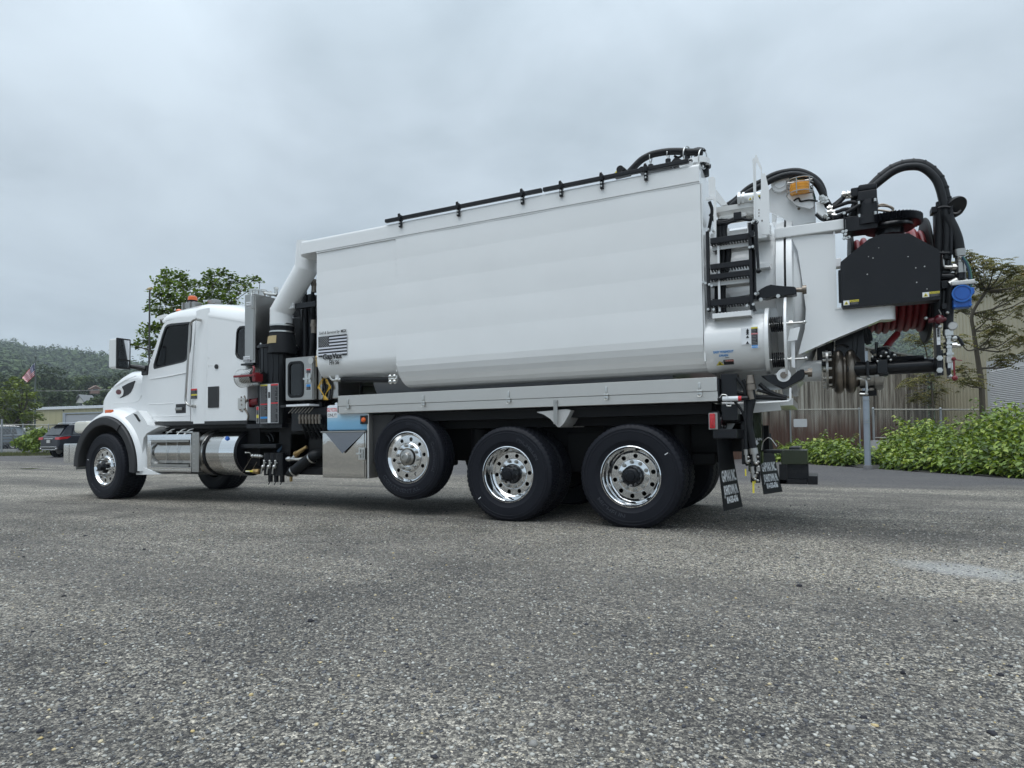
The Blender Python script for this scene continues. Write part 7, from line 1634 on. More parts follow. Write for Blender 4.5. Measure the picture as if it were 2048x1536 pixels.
# ---- tree at the far left, bush, flagpole
LT = island_mat('light green leaves', [(0, (.10, .14, .028)), (.5, (.17, .22, .045)), (1, (.26, .31, .07))], .55, .3, nscale=.8, ncol=(.06, .085, .02))
bl = []
for px, py, rp in ((20, 770, 16), (45, 775, 18), (5, 785, 20), (60, 792, 18), (30, 795, 24), (0, 805, 22), (50, 812, 22), (72, 812, 14), (20, 822, 24), (78, 830, 12), (60, 832, 20), (35, 840, 22), (5, 840, 22), (84, 838, 8), (-20, 800, 24), (-25, 830, 24), (12, 862, 12), (60, 858, 14), (85, 862, 14), (40, 762, 8), (28, 757, 8)):
    d = 48+random.uniform(-2, 2); c = hpx(px, py, d); r = rp*d/1260*.92; bl.append((tuple(c), (r, r, r*.6)))
tree('linden_tree', gpx(25, 48), bl, 520, .26, LT, 'full bright green tree at the left edge in front of the yellow warehouse', trunk_r=.16)
KW = island_mat('knotweed leaves', [(0, (.08, .13, .016)), (.35, (.14, .21, .028)), (.75, (.22, .31, .05)), (1, (.30, .38, .07))], .45, .3, spec=.4)
bl = []
for px, py, rp in ((40, 882, 9), (52, 880, 12), (64, 872, 12), (75, 868, 11), (60, 890, 12), (75, 885, 12), (86, 880, 12), (30, 888, 5), (85, 866, 8), (48, 893, 10), (70, 896, 9), (90, 895, 8)):
    d = 35+random.uniform(-.6, .6); c = hpx(px, py, d); r = rp*d/1260; bl.append((tuple(c), (r, r, r)))
v, f = blob_leaves(bl, 1500, .14, tv=HV_, tf=HF_, shell=.5, outward=True); bs = link('bush', npmesh('bush', v, f, KW)); tag(bs, 'low lime green bush by the wire fence left of the dark parked car', 'bush')
fp = empty('flagpole', 'thin pole flying the stars and stripes in front of the trees on the left', 'flagpole', loc=tuple(gpx(70, 62)))
o_ = Vector(fp.location); top = hpx(71.3, 714, 62); bot = gpx(69.2, 62)
b = MB(); b.cyl(bot-o_, top-o_, .10, .06, seg=10); b.ball(top-o_, .13, 8); b.build('pole', mat('pole grey green', (.10, .12, .11), .5), fp)
fm = [mat('flag red', (.50, .03, .05), .7), mat('flag white', (.82, .80, .82), .7), mat('flag blue', (.03, .05, .18), .7)]
b = MB(); nx_, ny_ = 26, 26
def fpt(i, j):
    uu, vv = i/nx_, j/ny_
    h0 = Vector((70.8, 724+26*vv)); e0 = Vector((44+10*vv, 756+9*vv)); p = h0.lerp(e0, uu); p.y += 3.0*math.sin(uu*PI)*(1-vv)*-.3
    q = hpx(p.x, p.y, 62+.35*math.sin(uu*16+vv*2)*min(1, uu*4)); return tuple(q-o_)
vs = [fpt(i, j) for i in range(nx_+1) for j in range(ny_+1)]
for i in range(nx_):
    for j in range(ny_):
        st = int(j/2); b.m = 2 if (i < 11 and st < 7) else (0 if st % 2 == 0 else 1)
        k = [i*(ny_+1)+j, (i+1)*(ny_+1)+j, (i+1)*(ny_+1)+j+1, i*(ny_+1)+j+1]; b.add([vs[q] for q in k], [(0, 1, 2, 3)])
b.build('flag', fm, fp, sharp=0)
b = MB()
for i in range(4):
    for j in range(5): p = Vector(fpt(1.5+i*2.5, 1.5+j*2.6)); b.ball(p-FH*.03, .035, 6)
b.build('star', fm[1], fp)['kind'] = 'stuff'

# ---- chain link fence on the left
GALV = mat('galvanised steel', (.34, .36, .37), .45, .6, var=.15, scale=6); GALV2 = mat('weathered fence rail', (.36, .35, .31), .55, .3, var=.15, scale=3)
def mesh_wire(parent, a, c, z0a, z1a, z0c, z1c, pitch, r, m):
    b = MB(); L = (c-a).length; H = z1a-z0a; n = int(L/pitch)
    for s in (1, -1):
        for i in range(-int(H/pitch)-1, n+int(H/pitch)+1):
            x0, x1 = i*pitch, i*pitch+s*H; y0, y1 = 0., 1.
            if x0 == x1: continue
            lo, hi = 0, L; t0, t1 = 0, 1
            for (xa, xb) in ((lo, hi),):
                ta, tb = (xa-x0)/(x1-x0), (xb-x0)/(x1-x0)
                if ta > tb: ta, tb = tb, ta
                t0, t1 = max(t0, ta), min(t1, tb)
            if t1-t0 < .02: continue
            def pt(t): x = x0+(x1-x0)*t; k = x/L; p = a.lerp(c, k); p.z = (z0a+(z0c-z0a)*k)+((z1a+(z1c-z1a)*k)-(z0a+(z0c-z0a)*k))*t; return p
            b.cyl(pt(t0), pt(t1), r, seg=3, caps=False)
    o = b.build('chain_link', m, parent, sharp=0); o['kind'] = 'stuff'; return o
def fence(name, label, ends, posts, m_rail, m_wire, post_r=.03, pitch=.12, wire=.0035, bottom=None, sunk=.3):
    f = empty(name, label, 'fence'); (p0, y0, d0), (p1, y1, d1) = ends; a, c = hpx(p0, y0, d0), hpx(p1, y1, d1)
    b = MB(); b.cyl(a, c, .026, seg=8); b.build('top_rail', m_rail, f)
    for px in posts:
        k = (px-p0)/(p1-p0); k = k/(k+(1-k)*d1/d0) if d0 != d1 else k; q = a.lerp(c, k); g0 = gh(q.x, q.y)
        b = MB(); b.cyl((q.x, q.y, g0-sunk), (q.x, q.y, q.z+.03), post_r, seg=10); b.ball((q.x, q.y, q.z+.03), post_r*1.2, 8); b.build('post', GALV, f)
    g0, g1 = gh(a.x, a.y), gh(c.x, c.y)
    if bottom: b = MB(); b.cyl(a+Vector((0, 0, -(a.z-g0)+bottom)), c+Vector((0, 0, -(c.z-g1)+bottom)), .022, seg=8); b.build('bottom_rail', m_rail, f)
    a2, c2 = a.copy(), c.copy(); mesh_wire(f, a2, c2, g0+.05, a.z, g1+.05, c.z, pitch, wire, m_wire); return f, a, c
WIRE = mat('fence wire', (.20, .21, .20), .5, .5)
fence('wire_fence', 'wire mesh fence with a pale top rail behind the dark parked car at left', ((-60, 848.5, 37), (260, 851, 37)), (3, 46, 97, 150, 205), GALV2, WIRE, pitch=.22, wire=.004)
b = MB(); q = gpx(3.2, 36.6); b.cyl((q.x, q.y, q.z-.2), (q.x, q.y, hpx(3.2, 838, 36.6).z), .05, seg=12); tag(b.build('gate_post', GALV), 'thick grey steel post at the left end of the wire fence', 'post')
a, c = gpx(-40, 38), gpx(34, 38); b = MB(); b.box(0, (c-a).length, -.1, .1, -.1, .27, M=Matrix.Translation(a) @ Matrix.Rotation(math.atan2(c.y-a.y, c.x-a.x), 4, 'Z')); tag(b.build('kerb', mat('pale concrete', (.36, .36, .35), .8, var=.1)), kind='structure')
# grass along the left margin
n = 5200; pxs = rng.uniform(-40, 175, n); ds = rng.uniform(33.6, 37.5, n); P3 = np.array([tuple(gpx(p, d)) for p, d in zip(pxs, ds)])
BL = np.array([(-.08, 0, 0), (.08, 0, 0), (.0, .12, 1)]); v, f = place(BL, np.array([(0, 1, 2)]), P3, rng.uniform(.06, .22, n), random_rot(n, .6)); tag(link('grass', npmesh('grass', v, f, island_mat('grass blades', [(0, (.05, .06, .02)), (1, (.14, .15, .05))], .7, .2))), kind='stuff')

# ---- parked cars
NAVY = mat('navy car paint', (.004, .006, .015), .3, coat=.15); CARW = mat('white car paint', (.62, .66, .66), .3, coat=.6); CARB = mat('slate car paint', (.12, .15, .18), .3, coat=.6); CHR = mat('car chrome', (.6, .6, .6), .15, 1)
def car(loc, yaw, paint, label, plate=True, roofcol=None):
    """an SUV: x = length from the rear (0) to the front (4.65), y = width"""
    t = empty('parked_car', label, 'car', loc=tuple(loc)); t.rotation_euler = (0, 0, yaw); w = .9
    low = [(.0, .42, .80), (.02, .55, .84), (.0, .80, .86), (.10, 1.02, .87)]
    # lower body sections along x: (x, z bottom, z shoulder, half width)
    b = MB(); secs = []
    for x, zb, zs, hw in ((-.02, .50, .92, .70), (.03, .42, 1.02, .84), (.25, .36, 1.10, .90), (1.0, .32, 1.10, .91), (2.3, .30, 1.06, .91), (3.3, .30, 1.04, .90), (3.75, .30, 1.00, .89), (4.3, .33, .88, .86), (4.55, .38, .74, .78), (4.65, .45, .62, .62)):
        secs.append([(x, -hw*.93, zb), (x, -hw, zb+.14), (x, -hw, (zb+zs)/2), (x, -hw*.985, zs-.06), (x, -hw*.93, zs), (x, 0, zs+.03), (x, hw*.93, zs), (x, hw*.985, zs-.06), (x, hw, (zb+zs)/2), (x, hw, zb+.14), (x, hw*.93, zb)])
    b.loft(secs, closed=True); b.build('body', paint, t, sharp=50)
    b = MB(); secs = []          # glasshouse
    for x, z, hw in ((.12, 1.06, .80), (.48, 1.56, .66), (.62, 1.63, .63), (1.6, 1.67, .63), (2.5, 1.63, .62), (2.75, 1.56, .62), (3.45, 1.04, .78)):
        secs.append([(x, -.82 if z < 1.1 else -.80+.0, 1.04), (x, -hw-.03, (1.04+z)/2 if z > 1.1 else 1.05), (x, -hw, z-.03 if z > 1.1 else 1.055), (x, -hw+.12, z), (x, hw-.12, z), (x, hw, z-.03 if z > 1.1 else 1.055), (x, hw+.03, (1.04+z)/2 if z > 1.1 else 1.05), (x, .82 if z < 1.1 else .80, 1.04)])
    b.loft(secs, closed=True); b.build('cabin', paint, t, sharp=50)
    GD = GLASSD_CAR
    b = MB(); b.add([(.155, -.66, 1.12), (.155, .66, 1.12), (.43, .58, 1.52), (.43, -.58, 1.52)], [(0, 1, 2, 3)]); b.v = [(x-.03, y, z+.0) for x, y, z in b.v]; b.build('rear_window', GD, t, sharp=0)
    b = MB(); b.add([(3.40, -.68, 1.10), (3.40, .68, 1.10), (2.82, .55, 1.55), (2.82, -.55, 1.55)], [(0, 1, 2, 3)]); b.v = [(x+.03, y, z+.01) for x, y, z in b.v]; b.build('windscreen', GD, t, sharp=0)
    for s in (-1, 1):
        for x0, x1, x2, x3 in ((.62, 1.0, .95, .78), (1.05, 1.92, 1.92, 1.05), (1.98, 3.1, 2.62, 1.98)):
            b = MB(); b.add([(x0, s*.835, 1.12), (x1, s*.835, 1.12), (x2, s*.685, 1.55), (x3, s*.685, 1.55)], [(0, 1, 2, 3)]); b.build('side_window', GD, t, sharp=0)
        b = MB(); b.tube([(.7, s*.60, 1.66), (.85, s*.60, 1.72), (2.2, s*.60, 1.73), (2.4, s*.60, 1.68)], .025, 6, 3); b.build('roof_rail', CHR, t)
        b = MB(); b.prism([(-.03, .88), (-.02, 1.0), (.50, 1.03), (.34, .92)], s*.55, s*.925); b.build('tail_light', REDLENS, t)
        b = MB(); b.box(4.2, 4.56, s*.45, s*.80, .68, .80, .03); b.build('headlight', HLAMP, t)
        b = MB(); b.box(2.85, 3.05, s*.90, s*1.08, 1.05, 1.20, .04); b.build('door_mirror', paint, t)
        b = MB(); b.ball((-.03, s*.68, .43), .05, 8); b.build('reflector', CHR, t)
        for x in (.86, 3.62):
            wl_ = empty('wheel', parent=t, loc=(x, s*.80, .35)); b = MB(); b.lathe([(.22, -.1), (.34, -.1), (.355, -.07), (.355, .07), (.34, .1), (.22, .1)], (0, 0, 0), (0, 1, 0), 28, close=True); b.build('tyre', TYRE, wl_)
            b = MB(); b.lathe([(.22, .07), (.20, .05), (.06, .05), (.001, .06)], (0, 0, 0), (0, s, 0), 20); b.build('rim', STEEL, wl_)
            b = MB(); b.lathe([(.30, .0), (.40, .0)], (x, s*.905, .35), (x, s*1.5, .35), 24); b.build('wheel_arch', SHELLB, t)
    b = MB(); b.box(-.06, .05, -.70, .70, .50, .55, .01); b.box(-.05, .05, -.62, .62, .36, .41, .01); b.build('bumper_trim', CHR, t)
    b = MB(); b.box(-.045, -.01, -.85, .85, .40, .50); b.build('bumper', SHELLB, t)
    b = MB(); b.box(-.05, -.02, -.40, .40, .90, .96, .01); b.build('trim_bar', CHR, t)
    b = MB(); b.box(-.055, -.03, -.15, .15, .72, .87); b.build('number_plate', BEIGE if 0 else PALEG, t)
    b = MB(); b.box(.28, .60, -.6, .6, 1.60, 1.64, .01); b.build('spoiler', paint, t)
    b = MB(); b.box(4.60, 4.68, -.5, .5, .45, .66, .02); b.build('grille', SHELLB, t)
    return t
GLASSD_CAR = mat('car glass', (.035, .04, .045), .06, spec=.8)
h_ = math.atan2(FH.y, FH.x); az = lambda px: math.atan2(*reversed(((hpx(px, 880, 30)-CPOS).to_2d())))
yaw = R(89); rl_c = gpx(77, 31.5); p0 = Vector((math.cos(yaw), math.sin(yaw), 0)); pl = Vector((-math.sin(yaw), math.cos(yaw), 0))
car(rl_c-pl*.88+p0*.05, yaw, NAVY, 'dark navy sport utility car seen from behind, parked left of the truck')
cc_ = gpx(50, 50); yaw2 = az(50)+PI-R(12); car(cc_-Vector((math.cos(yaw2), math.sin(yaw2), 0))*4.6, yaw2, CARW, 'pale car facing the yard behind the wire fence and lime bush')
cc_ = gpx(-8, 46); yaw2 = az(0)+R(80); car(cc_-Vector((math.cos(yaw2), math.sin(yaw2), 0))*2, yaw2, CARB, 'slate blue car cut off by the left edge of the view')
# slatted utility trailer
a = gpx(14, 44); tr = empty('utility_trailer', 'low grey slatted trailer standing between fence post and pale car', 'trailer', loc=tuple(a)); tr.rotation_euler = (0, 0, math.atan2(RH.y, RH.x)); TM = mat('trailer grey', (.09, .095, .10), .6)
for z in (.5, .72, .94): b = MB(); b.box(-.5, 1.3, -.03, .03, z, z+.10); b.build('rail', TM, tr)
for x in (-.48, .4, 1.24): b = MB(); b.box(x, x+.07, -.05, .0, .3, 1.1); b.build('upright', TM, tr)
b = MB(); b.box(-.5, 1.3, -.0, 2.4, .42, .5); b.build('bed', TM, tr)
for x in (-.2, .9): b = MB(); b.cyl((x, -.12, .1), (x, .02, .1), .3, seg=18); b.build('wheel', TYRE, tr)

# ---- tree behind the cab
CT = island_mat('locust leaves', [(0, (.050, .085, .014)), (.45, (.115, .18, .026)), (.85, (.18, .26, .04)), (1, (.25, .33, .06))], .5, .5, nscale=.9, ncol=(.045, .075, .014))
bl = []
for px, py, rp in ((335, 545, 10), (360, 552, 14), (330, 562, 14), (345, 572, 17), (375, 570, 14), (395, 566, 10), (318, 585, 14), (345, 598, 22), (375, 595, 18), (415, 555, 10), (430, 548, 12), (448, 545, 9), (425, 568, 15), (450, 570, 15), (470, 558, 12), (468, 580, 14), (490, 568, 10), (508, 558, 9), (520, 562, 5), (500, 580, 8), (405, 590, 16), (435, 595, 20), (465, 600, 14), (310, 605, 10), (302, 618, 9), (320, 622, 14), (345, 630, 18), (375, 625, 22), (410, 620, 22), (440, 625, 20), (470, 625, 16), (300, 655, 10), (288, 665, 9), (312, 655, 12), (292, 682, 12), (310, 690, 14), (275, 692, 8), (266, 690, 4), (300, 706, 9), (285, 712, 5), (320, 705, 10), (330, 665, 16), (360, 660, 25), (400, 660, 25), (440, 665, 25), (480, 655, 20)):
    d = 26+random.uniform(-1.6, 1.6); c = hpx(px, py, d); r = rp*d/1260; bl.append((tuple(c), (r*1.5, r*1.5, r*.95)))
tree('locust_tree', gpx(395, 26), bl, 1050, .17, CT, 'airy light green tree rising behind the truck cab', trunk_r=.12, fork=.5, shell=.2, tilt=1.2)
lp = empty('antenna_pole', 'slender dark pole with a small top piece, in front of the tree by the cab', 'pole', loc=tuple(gpx(297, 18)))
o_ = Vector(lp.location); b = MB(); tp = hpx(299.5, 578, 18); b.cyl(Vector((0, 0, -.2)), tp-o_, .03, .022, seg=8); b.build('shaft', mat('dark pole', (.05, .05, .05), .6), lp)
b = MB(); b.ball(tp-o_, .05, 8); b.box(-.10, .12, -.02, .02, -.015, .03, M=Matrix.Translation(tp-o_)); b.build('top_piece', BEIGE, lp)

# ---- weathered ribbed wall of the grey shed on the right
def weathered():
    m = bpy.data.materials.new('weathered ribbed sheet'); m.use_nodes = True; nt = m.node_tree; b = nt.nodes['Principled BSDF']; b.inputs['Roughness'].default_value = .8
    g = N(nt, 'ShaderNodeNewGeometry'); mp = N(nt, 'ShaderNodeMapping'); mp.inputs['Scale'].default_value = (3.2, 3.2, .16); LK(nt, g, 'Position', mp, 0)
    n = N(nt, 'ShaderNodeTexNoise', ins={'Scale': 1.2, 'Detail': 7, 'Roughness': .7}); LK(nt, mp, 0, n, 'Vector')
    c = RAMP(nt, n.outputs[0], [(.36, (.050, .042, .034)), (.45, (.15, .13, .105)), (.54, (.32, .295, .25)), (.64, (.50, .475, .42))])
    n2 = N(nt, 'ShaderNodeTexNoise', ins={'Scale': 2.6, 'Detail': 6, 'Roughness': .7}); LK(nt, mp, 0, n2, 'Vector')
    sp = N(nt, 'ShaderNodeSeparateXYZ'); LK(nt, g, 'Position', sp, 0)
    low = MATH(nt, 'SUBTRACT', 1.0, MATH(nt, 'DIVIDE', sp.outputs[2], 2.4), clamp=True)
    rf = RAMP(nt, MATH(nt, 'ADD', MATH(nt, 'MULTIPLY', low, .75), MATH(nt, 'MULTIPLY', n2.outputs[0], .6)), [(.50, 0), (.75, .9)])
    c = MIX(nt, rf, c, (.115, .052, .036)); nt.links.new(c, b.inputs['Base Color']); return m
WSH = weathered()
sh_ = empty('grey_shed', 'weathered grey ribbed metal shed with rusty bottom behind the chain link fence', 'shed')
z0s = hpx(1730, 690, 29).z; z1s = hpx(1852, 718, 34.6).z
a, u, nrm, L = ribbed(1330, 1856, 20.5, 34.8, 5, -.1, 26, WSH, sh_, pitch=.26, rib=.045, tops=lambda k: z0s+.02)
b = MB(); Ms = Matrix.Translation(a) @ Matrix.Rotation(math.atan2(u.y, u.x), 4, 'Z'); b.box(-.1, L+.1, -.10, 4, z0s, z0s+.08, M=Ms); b.build('roof', GALV, sh_); b = MB(); b.box(L-.05, L, 0.05, 4, -.1, z0s, M=Ms); b.build('end_wall', WSH, sh_)
# ---- big beige metal building
BW = mat('beige wall sheet', (.44, .40, .285), .5, var=.08, scale=.8, dirt=.2, dirtcol=(.24, .22, .16))
bb_ = empty('metal_building', 'tall beige ribbed metal building with a roller door behind the young tree', 'building')
DB0, DB1 = 34., 23.4; pA, pB = 1874, 2230
def dline(px):       # depth where the wall line meets picture column px
    a, c = hpx(pA, 860, DB0), hpx(2230, 860, 20.6); u = (c-a).to_2d(); r = ray(px, 860).to_2d(); o = CPOS.to_2d(); m = a.to_2d()-o
    den = r.x*u.y-r.y*u.x; return (m.x*u.y-m.y*u.x)/den
zt = hpx(1980, 583, dline(1980)).z
a, u, nrm, L = ribbed(pA, 2230, DB0, 20.6, zt, -.1, 20, BW, bb_, pitch=.31, rib=.035)
Mb = Matrix.Translation(a) @ Matrix.Rotation(math.atan2(u.y, u.x), 4, 'Z')
b = MB(); b.box(-.1, L+.2, -.16, .1, zt-.02, zt+.22, M=Mb); b.box(-.15, L+.2, -.16, 8, zt+.22, zt+.3, M=Mb); b.build('roof', mat('roof trim', (.40, .38, .31), .5), bb_)
b = MB(); b.box(-.04, .10, -.06, .03, -.1, zt, M=Mb); b.box(.0, .05, .03, 8, -.1, zt, M=Mb); b.build('corner_trim', BW, bb_)
def xl(px): d = dline(px); q = hpx(px, 860, d); return (q.to_2d()-a.to_2d()).length
X0, X1 = xl(1987), xl(2130); zd = hpx(1990, 729, dline(1990)).z
b = MB(); b.box(X0-.22, X0, -.09, .05, -.1, zd+.2, M=Mb); b.box(X0, X1, -.09, .05, zd, zd+.2, M=Mb); b.box(X1, X1+.22, -.09, .05, -.1, zd+.2, M=Mb); b.build('door_frame', mat('white frame', (.52, .53, .52), .5, var=.06), bb_)
b = MB(); b.box(X0, X1, -.062, -.045, -.1, zd, M=Mb); rd = b.build('roller_door', mat('door slat', (.64, .64, .64), .45, var=.05, scale=2), bb_)
sl = MB(); sl.prism([(-.045, 0), (-.062, .035), (-.072, .05), (-.062, .065), (-.045, .078)], 0, X1-X0, plane='yz'); slm = sl.mesh('slat', MT['door slat'])
for i in range(44):
    z = .1+i*.08
    if z > zd-.08: break
    s_ = link('slat', slm, rd); s_.matrix_local = Mb @ Matrix.Translation((X0, -.0185, z))

# ---- fences on the right, posts, sign
fr, fa, fc = fence('chain_link_fence', 'chain link fence with grey rails and posts rising out of the bushes at right', ((1746, 819, 24.5), (2110, 819.5, 23.0)), (1746, 1881, 2030), GALV2, WIRE, post_r=.045, pitch=.09, wire=.0030, bottom=.70)
fl2, fa2, fc2 = fence('chain_link_fence', 'older chain link fence with a blank white sign, just behind the truck tail', ((1440, 820.5, 24.5), (1722, 818.5, 24.5)), (1455, 1580, 1718), GALV2, mat('rusty wire', (.11, .075, .06), .7), post_r=.03, pitch=.09, wire=.0032)
q0, q1 = hpx(1587, 838, 24.4), hpx(1614, 854, 24.4); ang_ = math.atan2(RH.y, RH.x)
b = MB(); w_ = (q1-q0).to_2d().length; b.prism(rrect(0, w_, 0, q0.z-q1.z, .04), -.006, .006); b.v = [tuple(Matrix.Translation((q0.x, q0.y, q1.z)) @ Matrix.Rotation(ang_, 4, 'Z') @ Vector(v)) for v in b.v]; tag(b.build('sign', mat('faded sign', (.52, .53, .54), .5, var=.05, scale=5)), 'blank faded white sign wired to the chain link fence', 'sign')
pq_ = at(1736, 939, z=0); b = MB(); b.cyl((pq_.x, pq_.y, -.2), (pq_.x, pq_.y, 3.0), .075, .072, seg=20); ps_o = b.build('steel_post', mat('blue grey post', (.30, .34, .39), .5, .3, var=.12, scale=5)); tag(ps_o, 'thick blue grey round post standing in the bushes below the reel', 'post')
b = MB(); b.lathe([(.08, 0), (.105, .0), (.105, .1), (.09, .13), (.08, .13)], (pq_.x, pq_.y, -.02), (pq_.x, pq_.y, 1), 20); b.build('footing', mat('footing grey', (.16, .16, .165), .8), ps_o)
b = MB()
for z in (1.18, 1.24, 1.75): b.lathe([(.076, 0), (.082, 0), (.082, .02), (.076, .02)], (pq_.x, pq_.y, z), (pq_.x, pq_.y, 9), 20, close=True)
b.build('post_band', GALV, ps_o)
a, c = gpx(1740, 22), gpx(1800, 22.5); b = MB(); b.box(0, (c-a).length, -.1, .1, .0, .66, M=Matrix.Translation(a) @ Matrix.Rotation(math.atan2(c.y-a.y, c.x-a.x), 4, 'Z')); tag(b.build('concrete_block', mat('concrete edge', (.45, .45, .45), .8)), 'low pale concrete edge showing between the bushes behind the fence', 'concrete block')

# ---- knotweed thicket
def front_d(px): return {0: 0}.get(px, None) or (lambda y: at(px, y, z=0) )(925+(958-925)*(px-1570)/470)
TOPS = [(1540, 905), (1565, 885), (1590, 872), (1640, 868), (1690, 872), (1712, 895), (1735, 912), (1755, 890), (1780, 862), (1815, 848), (1835, 838), (1862, 836), (1890, 850), (1925, 838), (1960, 818), (2000, 812), (2048, 806), (2250, 800)]
def top_y(px):
    for (a, b_), (c, d_) in zip(TOPS[:-1], TOPS[1:]):
        if a <= px <= c: return b_+(d_-b_)*(px-a)/(c-a)
    return TOPS[0][1] if px < 1540 else TOPS[-1][1]
pos, yaws, sizes, tilts = [], [], [], []; stems = MB()
def thicket(lo, hi, nst, name, seed):
    rr = np.random.default_rng(seed); pos, rots, scl = [], [], []; stems = MB()
    for i in range(nst):
        px = rr.uniform(lo, hi); s = rr.random()**1.3; fp_ = front_d(px); d0 = (fp_-CPOS).dot(_fw); back = 4.2 if px > 1750 else 2.2
        if 1700 < px < 1768 and s < .45: continue
        if rr.random() < (1740-px)/1740*0: continue
        d = d0+.15+back*s; q = hpx(px, 880, d); gz = gh(q.x, q.y); H = hpx(px, top_y(px), d0+back*.75).z
        h = (.32+(H-.32)*min(1, s*1.35)**.8)*rr.uniform(.62, 1.16)*(1+.22*math.sin(px*.07)*math.sin(px*.031+2)+.10*math.sin(px*.23+s*5))
        lean_ = np.array([-FH.x, -FH.y])*(.35*(1-s)+.1)+rr.normal(size=2)*.22
        nl = int(9+h*11)
        for k in range(nl):
            t = (k+rr.random())/nl; t = .18+.82*t; x = q.x+lean_[0]*h*t*t; y = q.y+lean_[1]*h*t*t; z = gz+h*t*(1-.10*t)
            a = k*2.4+rr.uniform(-.5, .5)+i; dn = rr.uniform(.15, .65); sz = rr.uniform(.085, .17)*(1.05-.35*t)
            ca, sa = math.cos(a), math.sin(a); cd, sd_ = math.cos(dn), math.sin(dn)
            X = np.array([ca*cd, sa*cd, -sd_]); ro = rr.uniform(-.5, .5); Y = np.array([-sa, ca, 0]); Z = np.cross(X, Y); Y2 = Y*math.cos(ro)+Z*math.sin(ro); Z2 = np.cross(X, Y2)
            pos.append((x+ca*.05, y+sa*.05, z)); rots.append(np.stack([X, Y2, Z2], 1)); scl.append(sz)
        if i % 3 == 0: stems.tube([(q.x, q.y, gz), (q.x+lean_[0]*h*.25, q.y+lean_[1]*h*.25, gz+h*.5), (q.x+lean_[0]*h, q.y+lean_[1]*h, gz+h*.9)], .008, 4, 2)
    v, f = place(HV_, HF_, np.array(pos), np.array(scl), np.array(rots)); o = tag(link(name, npmesh(name, v, f, KW2)), kind='stuff')
    s_o = stems.build(name+'_stems', mat(name+' stem', (.16, .20, .07), .6), None); tag(s_o, kind='stuff'); return o
KW2 = island_mat('knotweed leaves right', [(0, (.035, .065, .012)), (.25, (.09, .15, .022)), (.6, (.19, .28, .04)), (.9, (.30, .38, .06)), (1, (.42, .45, .11))], .42, .3, spec=.45)
thicket(1380, 1735, 800, 'knotweed', 5); thicket(1735, 2260, 1900, 'knotweed_bank', 6)
# dark soil under it
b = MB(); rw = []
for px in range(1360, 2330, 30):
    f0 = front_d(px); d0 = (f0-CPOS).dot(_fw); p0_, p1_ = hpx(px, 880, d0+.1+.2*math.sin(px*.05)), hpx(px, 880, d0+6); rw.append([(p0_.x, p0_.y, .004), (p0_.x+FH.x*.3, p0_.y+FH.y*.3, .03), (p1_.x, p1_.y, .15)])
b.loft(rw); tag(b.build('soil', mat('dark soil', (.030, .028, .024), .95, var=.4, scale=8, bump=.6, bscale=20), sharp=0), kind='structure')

# ---- young sumac tree in front of the beige wall, and its neighbour
SU = island_mat('sumac leaves', [(0, (.085, .085, .022)), (.4, (.15, .145, .038)), (.8, (.23, .21, .06)), (1, (.30, .21, .08))], .55, .25, nscale=1.2, ncol=(.05, .058, .018))
def sumac(name, label, base, trunk_pts, clusters, d, nleaf, seed, trunk_r=.09):
    rr = random.Random(seed); t = empty(name, label, 'tree', loc=tuple(base)); inv = -Vector(base)
    b = MB(); tp = [Vector(base)]+[hpx(x, y, d) for x, y in trunk_pts]; b.tube(tp, lambda k: trunk_r*(1-.55*k), 8, 5)
    PV, RV, SV = [], [], []
    for (px, py, rp, dd) in clusters:
        c = hpx(px, py, d+dd); r = rp*d/1260
        src = min(tp[1:], key=lambda q: (q-c).length + (3 if q.z > c.z-.05 else 0)); m = src.lerp(c, .55)+Vector((0, 0, -.12*(c-src).length)); b.tube([src, m, c], lambda k: trunk_r*(.34-.24*k), 5, 4)
        for k in range(nleaf):        # pinnate drooping fronds
            a = rr.uniform(0, 2*PI); L = rr.uniform(.28, .50); st = c+Vector((rr.gauss(0, r*.38), rr.gauss(0, r*.38), rr.gauss(0, r*.55))); dr = Vector((math.cos(a), math.sin(a), rr.uniform(-.1, .45)))
            n = 6
            for j in range(n):
                tt_ = (j+1)/n; p = st+dr*(L*tt_)+Vector((0, 0, -.40*L*tt_*tt_))
                for s in (-1, 1):
                    sd = Vector((-dr.y*s, dr.x*s, 0)).normalized(); X = (sd*.85+dr*.35+Vector((0, 0, -.55-.3*rr.random()))).normalized(); Y = X.cross(Vector((0, 0, 1))).normalized(); Z = X.cross(Y)
                    PV.append(tuple(p+X*.045)); RV.append([[X.x, Y.x, Z.x], [X.y, Y.y, Z.y], [X.z, Y.z, Z.z]]); SV.append(.125*rr.uniform(.8, 1.2)*(1-.3*tt_))
    b.v = [(x+inv.x, y+inv.y, z+inv.z) for x, y, z in b.v]; b.build('trunk', mat(name+' bark', (.085, .070, .050), .85, var=.3, scale=8), t)
    v, f = place(LEAF*np.array([1, .85, 1]), LEAFF, np.array(PV), np.array(SV), np.array(RV)); v = v+np.array(inv); link('crown', npmesh('crown', v, f, SU), t); return t
FQ = lambda u, v: (1640+u/3.939, 290+v/3.939)
HQ = lambda u, v: (1540+u/3.657, 600+v/3.657)
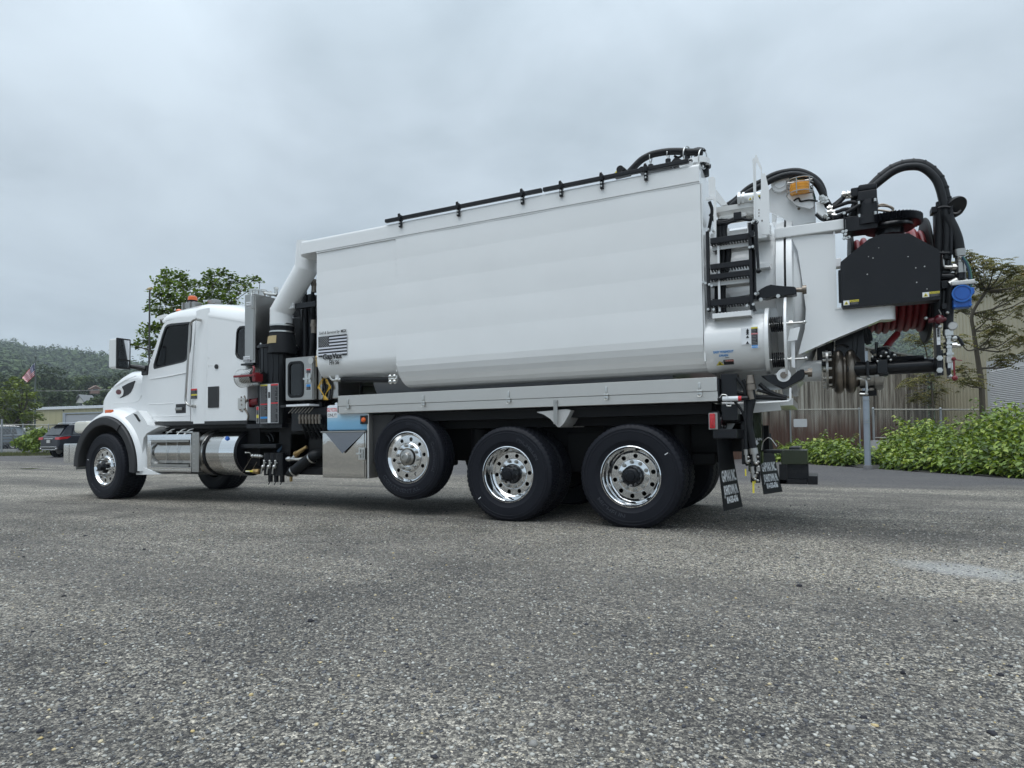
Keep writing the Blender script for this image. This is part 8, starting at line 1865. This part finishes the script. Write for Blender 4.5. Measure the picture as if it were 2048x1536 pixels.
cl = [(*FQ(u, v), r, random.uniform(-1.2, 1.2)) for u, v, r in ((1170, 880, 10), (1280, 905, 12), (1370, 950, 14), (1240, 970, 14), (1450, 950, 12), (1530, 985, 12), (1600, 1000, 14), (1180, 1010, 10), (1320, 1040, 16), (1430, 1060, 16), (1540, 1080, 16), (1400, 1130, 14), (1270, 1090, 12), (1500, 1180, 16), (1600, 1150, 14), (1110, 960, 8), (1070, 920, 7), (1350, 1320, 10), (1640, 1060, 16), (1680, 1180, 16), (1720, 1020, 14), (1180, 1200, 9), (1100, 1290, 8), (1560, 1290, 12))]
cl += [(*HQ(u, v), r, random.uniform(-1, 1)) for u, v, r in ((1740, 400, 15), (1640, 220, 12), (1800, 250, 14), (1850, 280, 14), (1420, 510, 12), (1480, 590, 12), (1395, 590, 10), (1700, 440, 10), (1380, 290, 9), (1620, 190, 12), (1600, 300, 8), (1900, 380, 14))]
sumac('sumac_tree', 'young olive brown leaved tree with a forking trunk before the beige building', gpx(1966, 20.5), [HQ(1548, 640), HQ(1530, 500), HQ(1508, 360), HQ(1490, 230), HQ(1480, 100), FQ(1310, 1150)], cl, 20.5, 22, 3)
cl = [(*HQ(u, v), r, random.uniform(-1, 1)) for u, v, r in ((1040, 270, 10), (1090, 300, 12), (1150, 290, 10), (1190, 250, 10), (1060, 590, 10), (1120, 560, 12), (1010, 600, 8), (1180, 560, 8), (1100, 690, 9), (1190, 680, 10), (1250, 640, 9), (1060, 720, 8), (1160, 740, 10), (1220, 330, 9))]
sumac('sumac_sapling', 'thin leafy sapling in front of the gap between grey shed and beige building', gpx(1862, 27), [HQ(1190, 780), HQ(1180, 620), HQ(1150, 420), HQ(1130, 330)], cl, 27, 20, 4, .05)
bl = []
for px, py, rp in ((1858, 735, 12), (1866, 755, 12), (1860, 775, 14), (1868, 795, 12), (1856, 810, 14), (1868, 715, 8)):
    c = hpx(px, py, 33); r = rp*33/1260; bl.append((tuple(c), (r, r, r*1.2)))
tree('ivy_shrub', gpx(1862, 33), bl, 420, .12, island_mat('ivy leaves', [(0, (.008, .016, .008)), (1, (.025, .042, .018))], .5, .1), 'very dark tall shrub filling the gap between shed and beige building', cat='shrub', trunk_r=.05)
# overhead wire on the left
b = MB(); b.tube([hpx(72, 782, 75), hpx(140, 781.5, 78), hpx(235, 779, 82)], .025, 4, 4); tag(b.build('overhead_wire', mat('wire grey', (.25, .25, .24), .6)), 'thin pale overhead wire crossing in front of the trees at left', 'wire')

# ---- haze
hz = MB(); hz.box(-1650, 1650, -1650, 1650, -1.2, 190); ho_ = hz.build('haze', [], sharp=0); ho_.data.materials.clear()
hm = bpy.data.materials.new('haze air'); hm.use_nodes = True; nt = hm.node_tree; nt.nodes.clear(); pv = N(nt, 'ShaderNodeVolumePrincipled', ins={'Density': .00045}); pv.inputs['Color'].default_value = (.80, .90, .97, 1); pv.inputs['Anisotropy'].default_value = .1
o = N(nt, 'ShaderNodeOutputMaterial'); nt.links.new(pv.outputs[0], o.inputs['Volume']); ho_.data.materials.append(hm); tag(ho_, kind='stuff')

# pieces too small to tell apart stay joined
for o in bpy.data.objects:
    n = o.name.split('.')[0]
    if o.type == 'MESH' and n in ('bolt', 'rivet', 'cable_tie', 'hose_fitting', 'ladder_bolt', 'motor_bolt', 'flange_bolt', 'cabinet_fitting', 'drain_fitting', 'hydraulic_fitting', 'roller_pin', 'paint_chip', 'tank_strap', 'perforated_guard', 'perforated_edge', 'control_lever', 'hose_clamp', 'post_band', 'flange_bolt', 'step_tread', 'pictogram', 'valve_panel', 'star', 'stripe', 'housing_rib', 'weld_seam', 'hood_crease', 'drain_cock') and o.parent: o['kind'] = 'stuff'
